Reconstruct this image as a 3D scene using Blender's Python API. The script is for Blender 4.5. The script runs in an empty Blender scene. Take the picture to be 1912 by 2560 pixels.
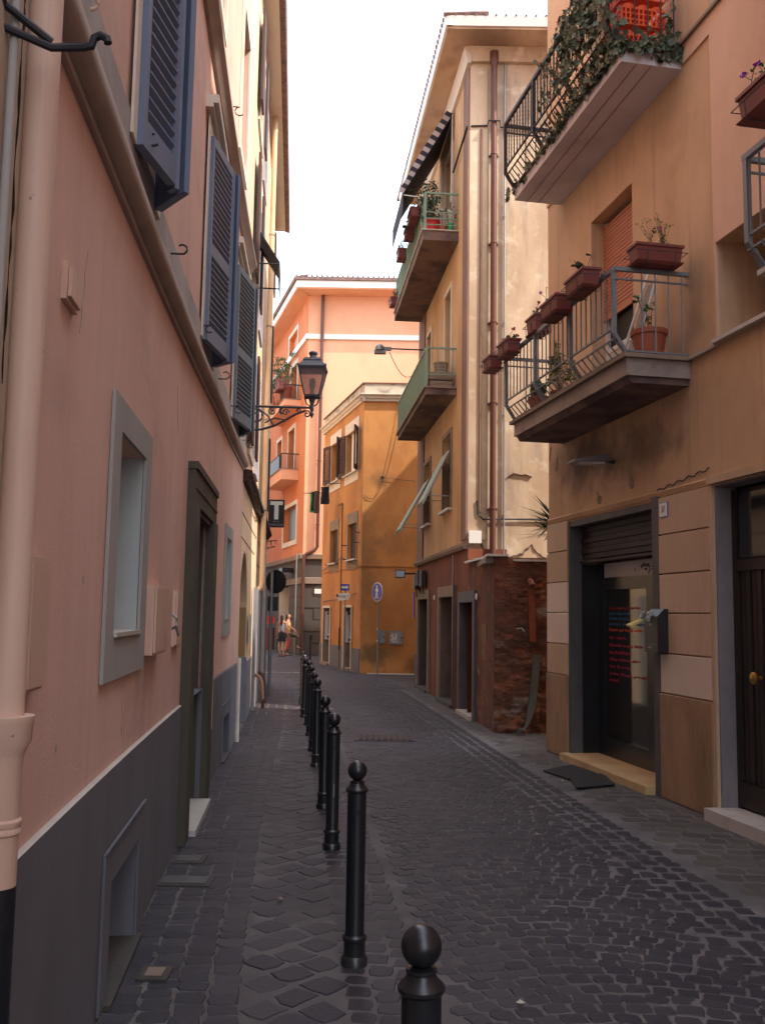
import bpy, math, random
from mathutils import Vector, Matrix, noise
random.seed(7)
scene = bpy.context.scene
COL = scene.collection

# ------------------------------------------------------------------ camera
PITCH = 0.1072; ROLL = 0.016
cam_d = bpy.data.cameras.new("camera"); cam = bpy.data.objects.new("camera", cam_d); COL.objects.link(cam)
fw = Vector((0, math.cos(PITCH), math.sin(PITCH))); up0 = Vector((0, -math.sin(PITCH), math.cos(PITCH)))
rt = Vector((1, 0, 0)) * math.cos(ROLL) + up0 * math.sin(ROLL)
upv = up0 * math.cos(ROLL) - Vector((1, 0, 0)) * math.sin(ROLL)
cam.matrix_world = Matrix(((rt.x, upv.x, -fw.x, 0), (rt.y, upv.y, -fw.y, 0), (rt.z, upv.z, -fw.z, 1.65), (0, 0, 0, 1)))
cam_d.sensor_fit = 'VERTICAL'; cam_d.sensor_height = 32; cam_d.lens = 29.375
cam_d.clip_start = 0.05; cam_d.clip_end = 1000
scene.camera = cam
# ------------------------------------------------------------------ sky, sun, exposure
SUN_AZ = math.radians(114)      # compass bearing from +Y towards +X: behind the viewer's right shoulder
SUN_EL = math.radians(46)
world = bpy.data.worlds.new("World"); scene.world = world; world.use_nodes = True
wn = world.node_tree; wn.nodes.clear()
sky = wn.nodes.new('ShaderNodeTexSky'); sky.sky_type = 'NISHITA'; sky.sun_disc = False
sky.sun_elevation = SUN_EL; sky.sun_rotation = SUN_AZ; sky.air_density = 1.0; sky.dust_density = 4.0; sky.ozone_density = 0.6
bg = wn.nodes.new('ShaderNodeBackground'); bg.inputs['Strength'].default_value = 0.10
# thin bright high cloud over the whole sky: the photograph's sky is an even burnt-out white
cloud = wn.nodes.new('ShaderNodeBackground'); cloud.inputs['Color'].default_value = (.80, .90, 1.0, 1); cloud.inputs['Strength'].default_value = 0.95
addn = wn.nodes.new('ShaderNodeAddShader'); wo = wn.nodes.new('ShaderNodeOutputWorld')
wn.links.new(sky.outputs[0], bg.inputs[0]); wn.links.new(bg.outputs[0], addn.inputs[0]); wn.links.new(cloud.outputs[0], addn.inputs[1]); wn.links.new(addn.outputs[0], wo.inputs[0])
sd = bpy.data.lights.new("sun", 'SUN'); sd.energy = 3.4; sd.angle = math.radians(0.6); sd.color = (1, .9, .76)
sun = bpy.data.objects.new("sun", sd); COL.objects.link(sun)
sv = Vector((math.sin(SUN_AZ) * math.cos(SUN_EL), math.cos(SUN_AZ) * math.cos(SUN_EL), math.sin(SUN_EL)))
sun.rotation_euler = sv.to_track_quat('Z', 'Y').to_euler(); sun.location = sv * 60
vs = scene.view_settings
vs.view_transform = 'Standard'; vs.look = 'None'; vs.gamma = 1; vs.use_curve_mapping = False
vs.exposure = 0.95

# ------------------------------------------------------------------ materials
MATS = {}
def material(name, base, rough=.8, layers=(), bump=None, metal=0, spec=.5, tone=None, alpha=None, trans=0, spots=(), vary=None):
    """base colour + noise layers (colour, scale xyz, lo, hi, amount) + round stains (colour, centre, radius, amount)"""
    m = bpy.data.materials.new(name); m.use_nodes = True; nt = m.node_tree; N = nt.nodes; L = nt.links
    p = N['Principled BSDF']; MATS[name] = m
    p.inputs['Roughness'].default_value = rough; p.inputs['Metallic'].default_value = metal
    p.inputs['Specular IOR Level'].default_value = spec
    if trans: p.inputs['Transmission Weight'].default_value = trans
    pos = None
    def getpos():
        nonlocal pos
        if pos is None: pos = N.new('ShaderNodeNewGeometry').outputs['Position']
        return pos
    def nz(sc, detail=6, rgh=.6):
        mp = N.new('ShaderNodeMapping'); mp.inputs['Scale'].default_value = sc; L.new(getpos(), mp.inputs[0])
        t = N.new('ShaderNodeTexNoise'); t.inputs['Scale'].default_value = 1; t.inputs['Detail'].default_value = detail
        t.inputs['Roughness'].default_value = rgh; L.new(mp.outputs[0], t.inputs['Vector']); return t.outputs['Fac']
    cur = None
    def mix(c, fac, amt):
        nonlocal cur
        mx = N.new('ShaderNodeMix'); mx.data_type = 'RGBA'
        mu = N.new('ShaderNodeMath'); mu.operation = 'MULTIPLY'; mu.inputs[1].default_value = amt; L.new(fac, mu.inputs[0])
        L.new(mu.outputs[0], mx.inputs['Factor'])
        if cur is None: mx.inputs['A'].default_value = (*base, 1)
        else: L.new(cur, mx.inputs['A'])
        mx.inputs['B'].default_value = (*c, 1); cur = mx.outputs['Result']
    for c, sc, lo, hi, amt in layers:
        f = nz(sc); mr = N.new('ShaderNodeMapRange'); mr.inputs[1].default_value = lo; mr.inputs[2].default_value = hi
        L.new(f, mr.inputs[0]); mix(c, mr.outputs[0], amt)
    for c, ctr, rad, amt in spots:
        sb = N.new('ShaderNodeVectorMath'); sb.operation = 'SUBTRACT'; sb.inputs[1].default_value = ctr; L.new(getpos(), sb.inputs[0])
        dv = N.new('ShaderNodeVectorMath'); dv.operation = 'DIVIDE'; dv.inputs[1].default_value = rad; L.new(sb.outputs[0], dv.inputs[0])
        ln = N.new('ShaderNodeVectorMath'); ln.operation = 'LENGTH'; L.new(dv.outputs[0], ln.inputs[0])
        f = nz((3, 3, 3)); ad = N.new('ShaderNodeMath'); ad.operation = 'ADD'; L.new(ln.outputs['Value'], ad.inputs[0])
        m2 = N.new('ShaderNodeMath'); m2.operation = 'MULTIPLY_ADD'; m2.inputs[1].default_value = 1.4; m2.inputs[2].default_value = -.7; L.new(f, m2.inputs[0]); L.new(m2.outputs[0], ad.inputs[1])
        mr = N.new('ShaderNodeMapRange'); mr.interpolation_type = 'SMOOTHSTEP'
        mr.inputs[1].default_value = 1.0; mr.inputs[2].default_value = .1; mr.inputs[3].default_value = 0; mr.inputs[4].default_value = 1
        L.new(ad.outputs[0], mr.inputs[0]); mix(c, mr.outputs[0], amt)
    if vary:
        oi = N.new('ShaderNodeObjectInfo'); mix(vary, oi.outputs['Random'], .75)
    if tone:
        at = N.new('ShaderNodeAttribute'); at.attribute_name = 'tone'
        mix(tone, at.outputs['Fac'], 1.0)
    if cur is None: p.inputs['Base Color'].default_value = (*base, 1)
    else: L.new(cur, p.inputs['Base Color'])
    if bump:
        prev = None
        for sc, st, dist in bump:
            b = N.new('ShaderNodeBump'); b.inputs['Strength'].default_value = st; b.inputs['Distance'].default_value = dist
            L.new(nz(sc, 5), b.inputs['Height'])
            if prev: L.new(prev, b.inputs['Normal'])
            prev = b.outputs[0]
        L.new(prev, p.inputs['Normal'])
    return m
FINE = ((90, 90, 90), .35, .004)
pink = material('pink_plaster', (.78, .50, .42), .9, [((.64, .39, .315), (1.2, 1.2, .5), .40, .66, .8), ((.78, .52, .43), (5, 5, .7), .5, .66, .5), ((.42, .26, .21), (18, 18, .35), .58, .74, .4), ((.46, .31, .25), (.7, .7, 1.8), .56, .72, .5)], [((60, 60, 5), .35, .004), FINE])
cream_plaster = material('cream_plaster', (.76, .56, .38), .9, [((.48, .30, .18), (1.3, 1.3, .5), .45, .7, .5), ((.35, .22, .13), (6, 6, .4), .6, .8, .3)], [FINE])
greycream = material('grey_cream_plaster', (.52, .42, .33), .9, [((.5, .28, .2), (6, 6, .5), .48, .62, .7), ((.3, .26, .22), (9, 9, .8), .6, .7, .5)], [FINE])
plinth_m = material('grey_combed_plaster', (.165, .163, .19), .85, [((.11, .105, .125), (2, 2, .8), .4, .7, .7), ((.15, .145, .14), (25, 25, 1.2), .55, .75, .4), ((.16, .14, .13), (1.0, 1.0, 3), .66, .8, .35)], [((110, 110, 3), .7, .006)])
greytrim = material('pale_grey_render', (.40, .38, .36), .85, [((.30, .28, .27), (3, 3, 1), .45, .7, .5)], [FINE])
nichem = material('pale_blue_render', (.44, .47, .47), .85, [((.34, .36, .36), (3, 3, 1), .5, .7, .4)], [FINE])
bandm = material('grey_band_render', (.46, .41, .40), .9, [((.26, .22, .21), (2, 2, 2), .45, .7, .6)], [FINE])
mould_m = material('brown_stone_moulding', (.42, .33, .29), .8, [((.3, .23, .2), (3, 3, 8), .45, .7, .6)], [FINE])
portal_m = material('dark_stone_portal', (.085, .072, .052), .75, [((.045, .042, .028), (4, 4, 1.5), .45, .65, .7), ((.2, .19, .16), (8, 8, 3), .64, .75, .4)], [((30, 30, 30), .5, .006)])
marble = material('pale_marble', (.55, .50, .45), .45, [((.4, .35, .3), (4, 4, 4), .5, .7, .5)])
shutter_m = material('slate_blue_paint', (.17, .215, .32), .5, [((.12, .155, .24), (6, 6, 2), .5, .7, .5), ((.13, .18, .27), (30, 30, 6), .64, .76, .5)])
shutter_g = material('grey_blue_paint', (.15, .19, .24), .5, [((.08, .10, .12), (6, 6, 2), .5, .7, .5)])
dark = material('dark_void', (.006, .006, .007), .6)
blackm = material('black_iron_paint', (.012, .013, .018), .30, [((.03, .03, .034), (16, 16, 16), .58, .72, .6), ((.06, .055, .05), (45, 45, 12), .64, .72, .5)], [((70, 70, 70), .2, .002)], spec=.7, spots=[((.05, .045, .042), (-.1, 4.65, 0), (.2, .2, .10), .5)])
lantern_m = material('lantern_grey_paint', (.06, .065, .085), .4, [((.03, .03, .04), (25, 25, 25), .5, .7, .6)], metal=.2, spec=.6)
iron = material('weathered_iron', (.035, .035, .045), .6, [((.07, .045, .035), (20, 20, 20), .5, .7, .6)], metal=.3)
rust = material('rusty_iron', (.07, .035, .022), .85, [((.035, .025, .03), (30, 30, 30), .5, .6, .8)])
greymetal = material('grey_painted_metal', (.20, .215, .235), .5, [((.12, .12, .13), (10, 10, 4), .55, .7, .5)], metal=.2)
galv = material('galvanised_metal', (.30, .31, .32), .45, [((.2, .2, .21), (10, 10, 10), .5, .7, .5)], metal=.6)
pinkpipe = material('pink_painted_pipe', (.70, .48, .38), .55, [((.60, .37, .28), (5, 5, .8), .42, .62, .7), ((.40, .27, .21), (30, 30, 1.2), .58, .72, .4), ((.22, .13, .1), (30, 30, 30), .69, .72, .8)])
brownpipe = material('brown_copper_pipe', (.13, .05, .038), .4, [((.07, .035, .03), (4, 4, 1), .45, .65, .6)], metal=.3)
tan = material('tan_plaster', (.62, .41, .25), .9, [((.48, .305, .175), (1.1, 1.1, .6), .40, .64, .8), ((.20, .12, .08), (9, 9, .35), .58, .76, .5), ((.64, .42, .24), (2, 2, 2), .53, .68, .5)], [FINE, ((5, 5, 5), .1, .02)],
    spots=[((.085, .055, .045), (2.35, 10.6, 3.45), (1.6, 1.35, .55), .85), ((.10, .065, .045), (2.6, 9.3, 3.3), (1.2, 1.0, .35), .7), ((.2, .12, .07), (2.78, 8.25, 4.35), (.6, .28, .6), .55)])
tanpink = material('pale_pink_plaster', (.72, .47, .33), .9, [((.5, .28, .18), (1.1, 1.1, .6), .42, .68, .6), ((.68, .45, .32), (4, 4, .6), .5, .7, .4)], [FINE])
traver = material('travertine', (.66, .47, .33), .6, [((.50, .32, .20), (2.5, 2.5, .9), .4, .68, .8), ((.2, .11, .06), (26, 26, 5), .62, .72, .7), ((.55, .38, .24), (6, 6, 2), .55, .7, .4)], [((40, 40, 14), .4, .004)], vary=(.46, .30, .18))
traver_low = material('stained_travertine', (.38, .225, .12), .6, [((.22, .12, .06), (3, 3, .7), .4, .66, .8), ((.10, .06, .035), (20, 20, 2), .6, .72, .7), ((.42, .27, .15), (6, 6, 2), .55, .7, .5)], [((40, 40, 14), .4, .004)])
traver_new = material('new_pale_stone', (.72, .57, .46), .6, [((.6, .46, .36), (3, 3, 2), .45, .7, .4)], [FINE])
greystone = material('grey_granite', (.105, .098, .10), .7, [((.065, .06, .062), (6, 6, 3), .4, .65, .7), ((.25, .23, .22), (60, 60, 60), .6, .7, .5)], [FINE])
ochre = material('weathered_ochre_plaster', (.63, .40, .22), .92, [((.47, .26, .12), (.9, .9, .45), .42, .64, .75), ((.20, .12, .075), (3.5, 3.5, .3), .58, .75, .55), ((.68, .50, .30), (2.2, 2.2, .8), .56, .7, .6), ((.3, .2, .14), (9, 9, .8), .62, .74, .5)], [FINE, ((4, 4, 4), .2, .03)])
paleochre = material('pale_weathered_plaster', (.64, .50, .36), .92, [((.43, .30, .20), (.8, .8, .4), .44, .62, .8), ((.24, .18, .15), (2.4, 2.4, .3), .57, .74, .7), ((.4, .28, .2), (8, 8, 1.0), .6, .74, .5), ((.76, .68, .55), (3, 3, 3), .56, .7, .6)], [FINE, ((4, 4, 4), .2, .03)])
mauve = material('stained_brown_plaster', (.26, .15, .11), .92, [((.16, .1, .09), (2, 2, .4), .42, .64, .75), ((.4, .26, .17), (5, 5, .8), .58, .72, .6)], [FINE])
redpl = material('dark_red_plaster', (.22, .065, .03), .92, [((.12, .045, .03), (2, 2, .7), .42, .64, .75), ((.30, .15, .08), (3, 3, 1), .6, .72, .6), ((.06, .04, .035), (8, 8, 2), .62, .74, .6)], [FINE, ((14, 14, 14), .3, .012)])
masonry = material('peeled_red_masonry', (.22, .085, .048), .95, [((.11, .052, .038), (1.4, 1.4, 1.2), .4, .62, .85), ((.28, .22, .18), (2.4, 2.4, 3.0), .56, .64, .8), ((.34, .11, .045), (3.5, 3.5, 6), .53, .66, .75), ((.04, .025, .022), (12, 12, 26), .58, .68, .8)], [((22, 22, 45), .9, .03), ((70, 70, 90), .6, .01)])
orange = material('orange_plaster', (.60, .20, .08), .9, [((.54, .17, .065), (.8, .8, .5), .42, .68, .6), ((.72, .33, .15), (2, 2, .6), .5, .7, .4)], [FINE])
salmon = material('salmon_plaster', (.76, .40, .25), .9, [((.62, .28, .15), (.7, .7, .5), .42, .68, .5)], [FINE])
yellow = material('yellow_ochre_plaster', (.58, .265, .085), .9, [((.42, .17, .05), (.9, .9, .6), .40, .62, .85), ((.58, .29, .09), (2, 2, 1.2), .5, .7, .5), ((.26, .12, .05), (5, 5, 1.0), .62, .76, .5)], [FINE, ((5, 5, 5), .15, .02)],
    spots=[((.10, .06, .035), (-.02, 26.1, 5.35), (.42, .6, .42), .6), ((.14, .085, .04), (-.45, 26.1, 3.0), (.5, .6, 2.6), .5), ((.09, .075, .04), (-.1, 26.1, .55), (.75, .6, .5), .75), ((.10, .07, .04), (.9, 26.1, .2), (.4, .6, .35), .6), ((.15, .09, .05), (.4, 26.1, 3.6), (1.0, .6, .5), .35), ((.12, .06, .03), (-1.4, 29.0, 4.7), (.7, 1.0, .5), .5)])
whitetrim = material('off_white_trim', (.72, .64, .55), .8, [((.5, .42, .34), (2, 2, 3), .5, .7, .5)])
parapet_m = material('weathered_parapet', (.55, .48, .38), .9, [((.22, .18, .17), (2.5, 2.5, 5), .45, .62, .8)])
darkstone = material('dark_rusticated_stone', (.085, .068, .06), .85, [((.07, .058, .05), (1.2, 1.2, 1), .42, .64, .7)], [FINE], vary=(.08, .065, .058))
brownband = material('brown_stone_band', (.27, .20, .15), .85, [((.18, .14, .11), (2, 2, 3), .45, .64, .7)], [FINE])
brownshut = material('brown_shutter_paint', (.055, .022, .018), .6)
greenrail = material('pale_green_paint', (.22, .33, .24), .55, [((.15, .2, .16), (9, 9, 3), .5, .7, .6)])
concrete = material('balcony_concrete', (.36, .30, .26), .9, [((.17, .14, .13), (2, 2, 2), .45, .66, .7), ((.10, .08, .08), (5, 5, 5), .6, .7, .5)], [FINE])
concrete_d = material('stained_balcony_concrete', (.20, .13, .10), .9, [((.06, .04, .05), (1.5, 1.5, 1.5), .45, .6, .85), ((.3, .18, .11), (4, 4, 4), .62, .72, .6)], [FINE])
concrete_p = material('violet_grey_render', (.62, .58, .60), .9, [((.34, .29, .32), (1.2, 1.2, 1.2), .45, .66, .5)], [FINE])
terra = material('terracotta_plastic', (.38, .10, .05), .55, [((.27, .065, .035), (12, 12, 12), .5, .7, .6)])
terra_d = material('dark_red_plastic', (.20, .045, .035), .55, [((.12, .03, .025), (12, 12, 12), .5, .7, .6)])
roller = material('salmon_roller_slats', (.50, .20, .12), .55, [((.42, .15, .09), (3, 3, 12), .5, .7, .4)])
rollgreen = material('green_roller_slats', (.14, .22, .17), .55)
rollblue = material('grey_green_roller_slats', (.22, .28, .27), .55)
whitem = material('white_paint', (.75, .73, .70), .5)
redm = material('red_plastic', (.55, .03, .03), .5)
orangem = material('orange_plastic', (.85, .11, .03), .45)
greenpl = material('green_plastic', (.03, .35, .16), .5)
leaf = material('leaf_green', (.09, .15, .05), .6, [((.03, .06, .02), (9, 9, 9), .45, .6, .7), ((.14, .17, .06), (14, 14, 14), .6, .7, .6)])
leaf_d = material('dark_leaf_green', (.03, .06, .03), .5, [((.015, .03, .018), (9, 9, 9), .45, .6, .7)])
leaf_y = material('yellow_green_leaf', (.22, .23, .05), .6, [((.1, .13, .03), (9, 9, 9), .45, .6, .7)])
ivy_m = material('ivy_leaf_green', (.10, .13, .075), .5, [((.035, .055, .03), (6, 6, 6), .45, .58, .8), ((.16, .17, .10), (13, 13, 13), .6, .7, .6)])
stem_m = material('plant_stem', (.13, .10, .05), .8)
pinkfl = material('pink_petals', (.75, .16, .42), .6)
redfl = material('red_petals', (.55, .012, .02), .6)
purplefl = material('purple_petals', (.28, .02, .42), .6)
brownfl = material('dry_flower', (.18, .09, .05), .8)
woodm = material('grey_wood', (.30, .22, .17), .85, [((.2, .14, .1), (6, 6, 30), .45, .65, .7)])
wooddoor = material('dark_brown_wood', (.03, .019, .015), .5, [((.018, .011, .009), (30, 30, 2), .45, .65, .6)], [((60, 60, 3), .2, .003)])
brass = material('brass', (.65, .42, .12), .3, metal=.9)
glass_d = material('dark_shop_glass', (.02, .018, .016), .06, spec=.7)
lampglass = material('frosted_lamp_glass', (.75, .64, .62), .15, trans=.85)
darkglass = material('window_glass', (.02, .022, .026), .05, spec=.8)
curtain = material('pale_curtain', (.6, .55, .48), .8)
mat_rub = material('rubber_doormat', (.016, .014, .015), .85, [((.03, .027, .026), (40, 40, 40), .5, .7, .6)])
bluesign = material('blue_sign_face', (.01, .06, .42), .35)
signwhite = material('white_sign_face', (.82, .80, .76), .4)
signblack = material('black_sign_face', (.012, .013, .017), .4)
inkdark = material('dark_lettering', (.03, .03, .03), .5)
mortar = material('sandy_mortar', (.14, .122, .124), .95, [((.06, .053, .056), (1.2, 1.2, 1.2), .42, .6, .6), ((.23, .205, .19), (2.6, 2.6, 2.6), .58, .7, .55)], [((50, 50, 50), .5, .006)])
cobble_m = material('basalt_cobble', (.022, .019, .030), .55, [((.042, .037, .043), (.7, .7, .7), .5, .68, .6), ((.022, .020, .024), (3.5, 3.5, 3.5), .5, .65, .6), ((.09, .08, .07), (26, 26, 26), .62, .74, .5)], [((38, 38, 38), .5, .006)], tone=(.045, .039, .048), spec=.45)
slab_m = material('worn_paving', (.068, .055, .048), .7, [((.045, .04, .038), (2, 2, 2), .42, .62, .7), ((.13, .115, .10), (7, 7, 7), .6, .72, .5)], [((30, 30, 30), .5, .006)], tone=(.10, .085, .075))
linepaint = material('worn_white_line', (.45, .43, .42), .8, [((.1, .09, .09), (14, 14, 14), .5, .6, .8)])
lavender = material('lavender_grey_frame', (.36, .34, .42), .7)
bluegreybase = material('blue_grey_render', (.22, .23, .27), .85, [((.34, .34, .36), (4, 4, 2), .5, .66, .6)], [FINE])
ochrewall = material('ochre_niche_render', (.36, .23, .11), .9, [((.24, .15, .07), (3, 3, 2), .45, .65, .6)], [FINE])
tile_m = material('clay_roof_tile', (.22, .13, .11), .85, [((.12, .08, .08), (5, 5, 5), .45, .6, .8)])
skin = material('skin', (.42, .21, .14), .55)
hair = material('dark_hair', (.015, .010, .009), .5)
greycloth = material('grey_cloth', (.20, .21, .25), .9)
blackcloth = material('black_cloth', (.012, .012, .018), .9)
yellowcloth = material('yellow_cloth', (.62, .38, .04), .9)
browncloth = material('brown_cloth', (.09, .06, .045), .9)
greencloth = material('green_cloth', (.06, .42, .12), .9)
awn_m = material('dark_striped_awning', (.03, .026, .04), .85)
awn_w = material('pale_awning_stripe', (.42, .38, .38), .85)
paper_w = material('crumpled_paper', (.6, .56, .5), .8)
paper_y = material('yellow_flyer', (.60, .48, .16), .6, [((.45, .12, .06), (40, 40, 40), .6, .66, .7)])

# ------------------------------------------------------------------ mesh helpers
WL = {}
class MB:
    """collects shapes that become ONE mesh object"""
    def __init__(s): s.v = []; s.f = []; s.t = []
    def add(s, vs, fs, tone=None):
        n = len(s.v); s.v += [Vector(p) for p in vs]; s.f += [[n + i for i in f] for f in fs]
        if tone is not None: s.t += [tone] * len(vs)
        return s
    def hexa(s, p):   # p: 4 bottom (ccw), 4 top
        return s.add(p, [(3, 2, 1, 0), (4, 5, 6, 7), (0, 1, 5, 4), (1, 2, 6, 5), (2, 3, 7, 6), (3, 0, 4, 7)])
    def box(s, x0, x1, y0, y1, z0, z1):
        return s.hexa([(x0, y0, z0), (x1, y0, z0), (x1, y1, z0), (x0, y1, z0), (x0, y0, z1), (x1, y0, z1), (x1, y1, z1), (x0, y1, z1)])
    def quad(s, a, b, c, d): return s.add([a, b, c, d], [(0, 1, 2, 3)])
    def tube(s, pts, r, n=8, closed=False, caps=True):
        pts = [Vector(p) for p in pts]; rings = []; m = len(pts); base = len(s.v); up = None
        for i, p in enumerate(pts):
            a = pts[(i - 1) % m] if (closed or i > 0) else p; b = pts[(i + 1) % m] if (closed or i < m - 1) else p
            d = (b - a).normalized()
            if up is None: up = Vector((0, 0, 1)) if abs(d.z) < .9 else Vector((1, 0, 0))
            x = d.cross(up)
            if x.length < 1e-4: x = d.cross(Vector((0, 1, .1)))
            x.normalize(); y = d.cross(x).normalized(); up = -y if False else up
            rr = r[i] if isinstance(r, (list, tuple)) else r
            for k in range(n):
                t = 2 * math.pi * k / n; s.v.append(p + x * math.cos(t) * rr + y * math.sin(t) * rr)
        for i in range(m if closed else m - 1):
            j = (i + 1) % m
            for k in range(n):
                k2 = (k + 1) % n; s.f.append([base + i * n + k, base + i * n + k2, base + j * n + k2, base + j * n + k])
        if caps and not closed:
            s.f.append([base + k for k in range(n)][::-1]); s.f.append([base + (m - 1) * n + k for k in range(n)])
        return s
    def lathe(s, prof, c=(0, 0, 0), n=24):
        c = Vector(c); base = len(s.v); m = len(prof)
        for r, z in prof:
            for k in range(n):
                t = 2 * math.pi * k / n; s.v.append(c + Vector((r * math.cos(t), r * math.sin(t), z)))
        for i in range(m - 1):
            for k in range(n):
                k2 = (k + 1) % n; s.f.append([base + i * n + k, base + i * n + k2, base + (i + 1) * n + k2, base + (i + 1) * n + k])
        s.f.append([base + k for k in range(n)][::-1]); s.f.append([base + (m - 1) * n + k for k in range(n)])
        return s
    def disc(s, c, nrm, r, th, n=28):
        c = Vector(c); nrm = Vector(nrm).normalized()
        return s.tube([c, c + nrm * th], r, n)
def link(o, parent=None, wl=(0, 0, 0)):
    COL.objects.link(o); wl = Vector(wl)
    if parent is not None:
        o.parent = parent; o.location = wl - WL[parent.name]
    else: o.location = wl
    WL[o.name] = wl; return o
SPLIT = {'reveal', 'jamb', 'lower_rail', 'lettering', 'door_surround', 'niche_lining', 'niche_base', 'graffiti', 'glass', 'name_tag', 'pane', 'coping', 'cable', 'crack', 'arm', 'bracket', 'plinth'}
def components(mb):
    par = list(range(len(mb.v)))
    def fd(a):
        while par[a] != a: par[a] = par[par[a]]; a = par[a]
        return a
    for f in mb.f:
        r0 = fd(f[0])
        for i in f[1:]: par[fd(i)] = r0
    gr = {}
    for f in mb.f: gr.setdefault(fd(f[0]), []).append(f)
    out = []
    for fs in gr.values():
        ids = sorted({i for f in fs for i in f}); mp = {a: k for k, a in enumerate(ids)}; m = MB(); m.v = [mb.v[i] for i in ids]; m.f = [[mp[i] for i in f] for f in fs]; out.append(m)
    return out
def build(mb, name, mat, parent=None, smooth=None, kind=None, label=None, base=None):
    if name in SPLIT and parent is not None and kind is None and len(mb.v) < 4000:
        cs = components(mb)
        if 1 < len(cs) <= 12: return [build1(c, name, mat, parent, smooth, kind, label, base) for c in cs][0]
    return build1(mb, name, mat, parent, smooth, kind, label, base)
def build1(mb, name, mat, parent=None, smooth=None, kind=None, label=None, base=None):
    """world-space geometry -> one object whose origin is its own base (or the parent's)"""
    wl = Vector(base) if base is not None else (WL[parent.name] if parent is not None else Vector((0, 0, 0)))
    me = bpy.data.meshes.new(name); me.from_pydata([tuple(v - wl) for v in mb.v], [], mb.f); me.update()
    if mb.t:
        a = me.attributes.new('tone', 'FLOAT', 'POINT'); a.data.foreach_set('value', mb.t)
    if smooth:
        me.polygons.foreach_set('use_smooth', [True] * len(me.polygons)); me.set_sharp_from_angle(angle=math.radians(smooth))
    me.materials.append(mat); o = bpy.data.objects.new(name, me); link(o, parent, wl)
    if kind: o['kind'] = kind
    if label: o['label'] = label
    return o
def inst(name, me, parent, wl, rotz=0, rot=None):
    o = bpy.data.objects.new(name, me); link(o, parent, wl)
    o.rotation_euler = rot if rot else (0, 0, rotz); return o
def tag(o, label=None, cat=None, group=None, kind=None):
    if label: o['label'] = label
    if cat: o['category'] = cat
    if group: o['group'] = group
    if kind: o['kind'] = kind
    return o
def thing(name, loc, label, cat, group=None, rotz=0):
    o = bpy.data.objects.new(name, None); o.empty_display_size = .2; link(o, None, loc); o.rotation_euler = (0, 0, rotz)
    return tag(o, label, cat, group)
def localmesh(mb, name, mat, smooth=None):
    me = bpy.data.meshes.new(name); me.from_pydata([tuple(v) for v in mb.v], [], mb.f); me.update()
    if smooth: me.polygons.foreach_set('use_smooth', [True] * len(me.polygons)); me.set_sharp_from_angle(angle=math.radians(smooth))
    me.materials.append(mat); return me
def lpart(root, mb, name, mat, smooth=None, label=None, kind=None):
    """part in the local space of a rotated / copied thing"""
    o = bpy.data.objects.new(name, localmesh(mb, name, mat, smooth)); COL.objects.link(o); o.parent = root
    if label: o['label'] = label
    if kind: o['kind'] = kind
    return o
def copy_tree(o, parent=None):
    c = o.copy(); COL.objects.link(c); c.parent = parent
    for ch in [x for x in bpy.data.objects if x.parent == o]: copy_tree(ch, c)
    return c

class Frame:
    """a wall: s along it, z up, o out of it towards the street"""
    def __init__(s, P0, P1, side):
        s.P0 = Vector((P0[0], P0[1], 0)); d = Vector((P1[0] - P0[0], P1[1] - P0[1], 0)); s.d = d.normalized()
        s.n = Vector((-s.d.y, s.d.x, 0)) * side
        s.ang = math.atan2(s.d.y, s.d.x)
    def pt(f, s, z, o=0): return f.P0 + f.d * s + f.n * o + Vector((0, 0, z))
class Curve(Frame):
    """the gently curving pink wall: s is the distance ahead of the viewer"""
    def __init__(s): s.d = Vector((-.085, 1, 0)).normalized(); s.n = Vector((1, .085, 0)).normalized(); s.ang = math.atan2(s.d.y, s.d.x)
    def pt(f, s, z, o=0):
        x = -.667 - .1288 * s + .0026 * s * s; sl = -.1288 + .0052 * s
        n = Vector((1, -sl, 0)).normalized(); return Vector((x, s, z)) + n * o
def fbox(mb, f, s0, s1, z0, z1, o0, o1, step=None):
    ss = [s0, s1]
    if step: k = max(1, int(math.ceil((s1 - s0) / step))); ss = [s0 + (s1 - s0) * i / k for i in range(k + 1)]
    for a, b in zip(ss, ss[1:]):
        mb.hexa([f.pt(a, z0, o0), f.pt(b, z0, o0), f.pt(b, z0, o1), f.pt(a, z0, o1), f.pt(a, z1, o0), f.pt(b, z1, o0), f.pt(b, z1, o1), f.pt(a, z1, o1)])
    return mb
def fsweep(mb, f, prof, s0, s1, step=.5, zf=None, closed=True):
    """sweep a (o, z) profile along the wall"""
    k = max(1, int(math.ceil((s1 - s0) / step))); base = len(mb.v); m = len(prof)
    for i in range(k + 1):
        s = s0 + (s1 - s0) * i / k
        for o, z in prof: mb.v.append(f.pt(s, z + (zf(s) if zf else 0), o))
    for i in range(k):
        for j in range(m if closed else m - 1):
            j2 = (j + 1) % m; a = base + i * m; b = a + m; mb.f.append([a + j, b + j, b + j2, a + j2])
    mb.f.append([base + j for j in range(m)]); mb.f.append([base + k * m + j for j in range(m)][::-1])
    return mb
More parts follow.
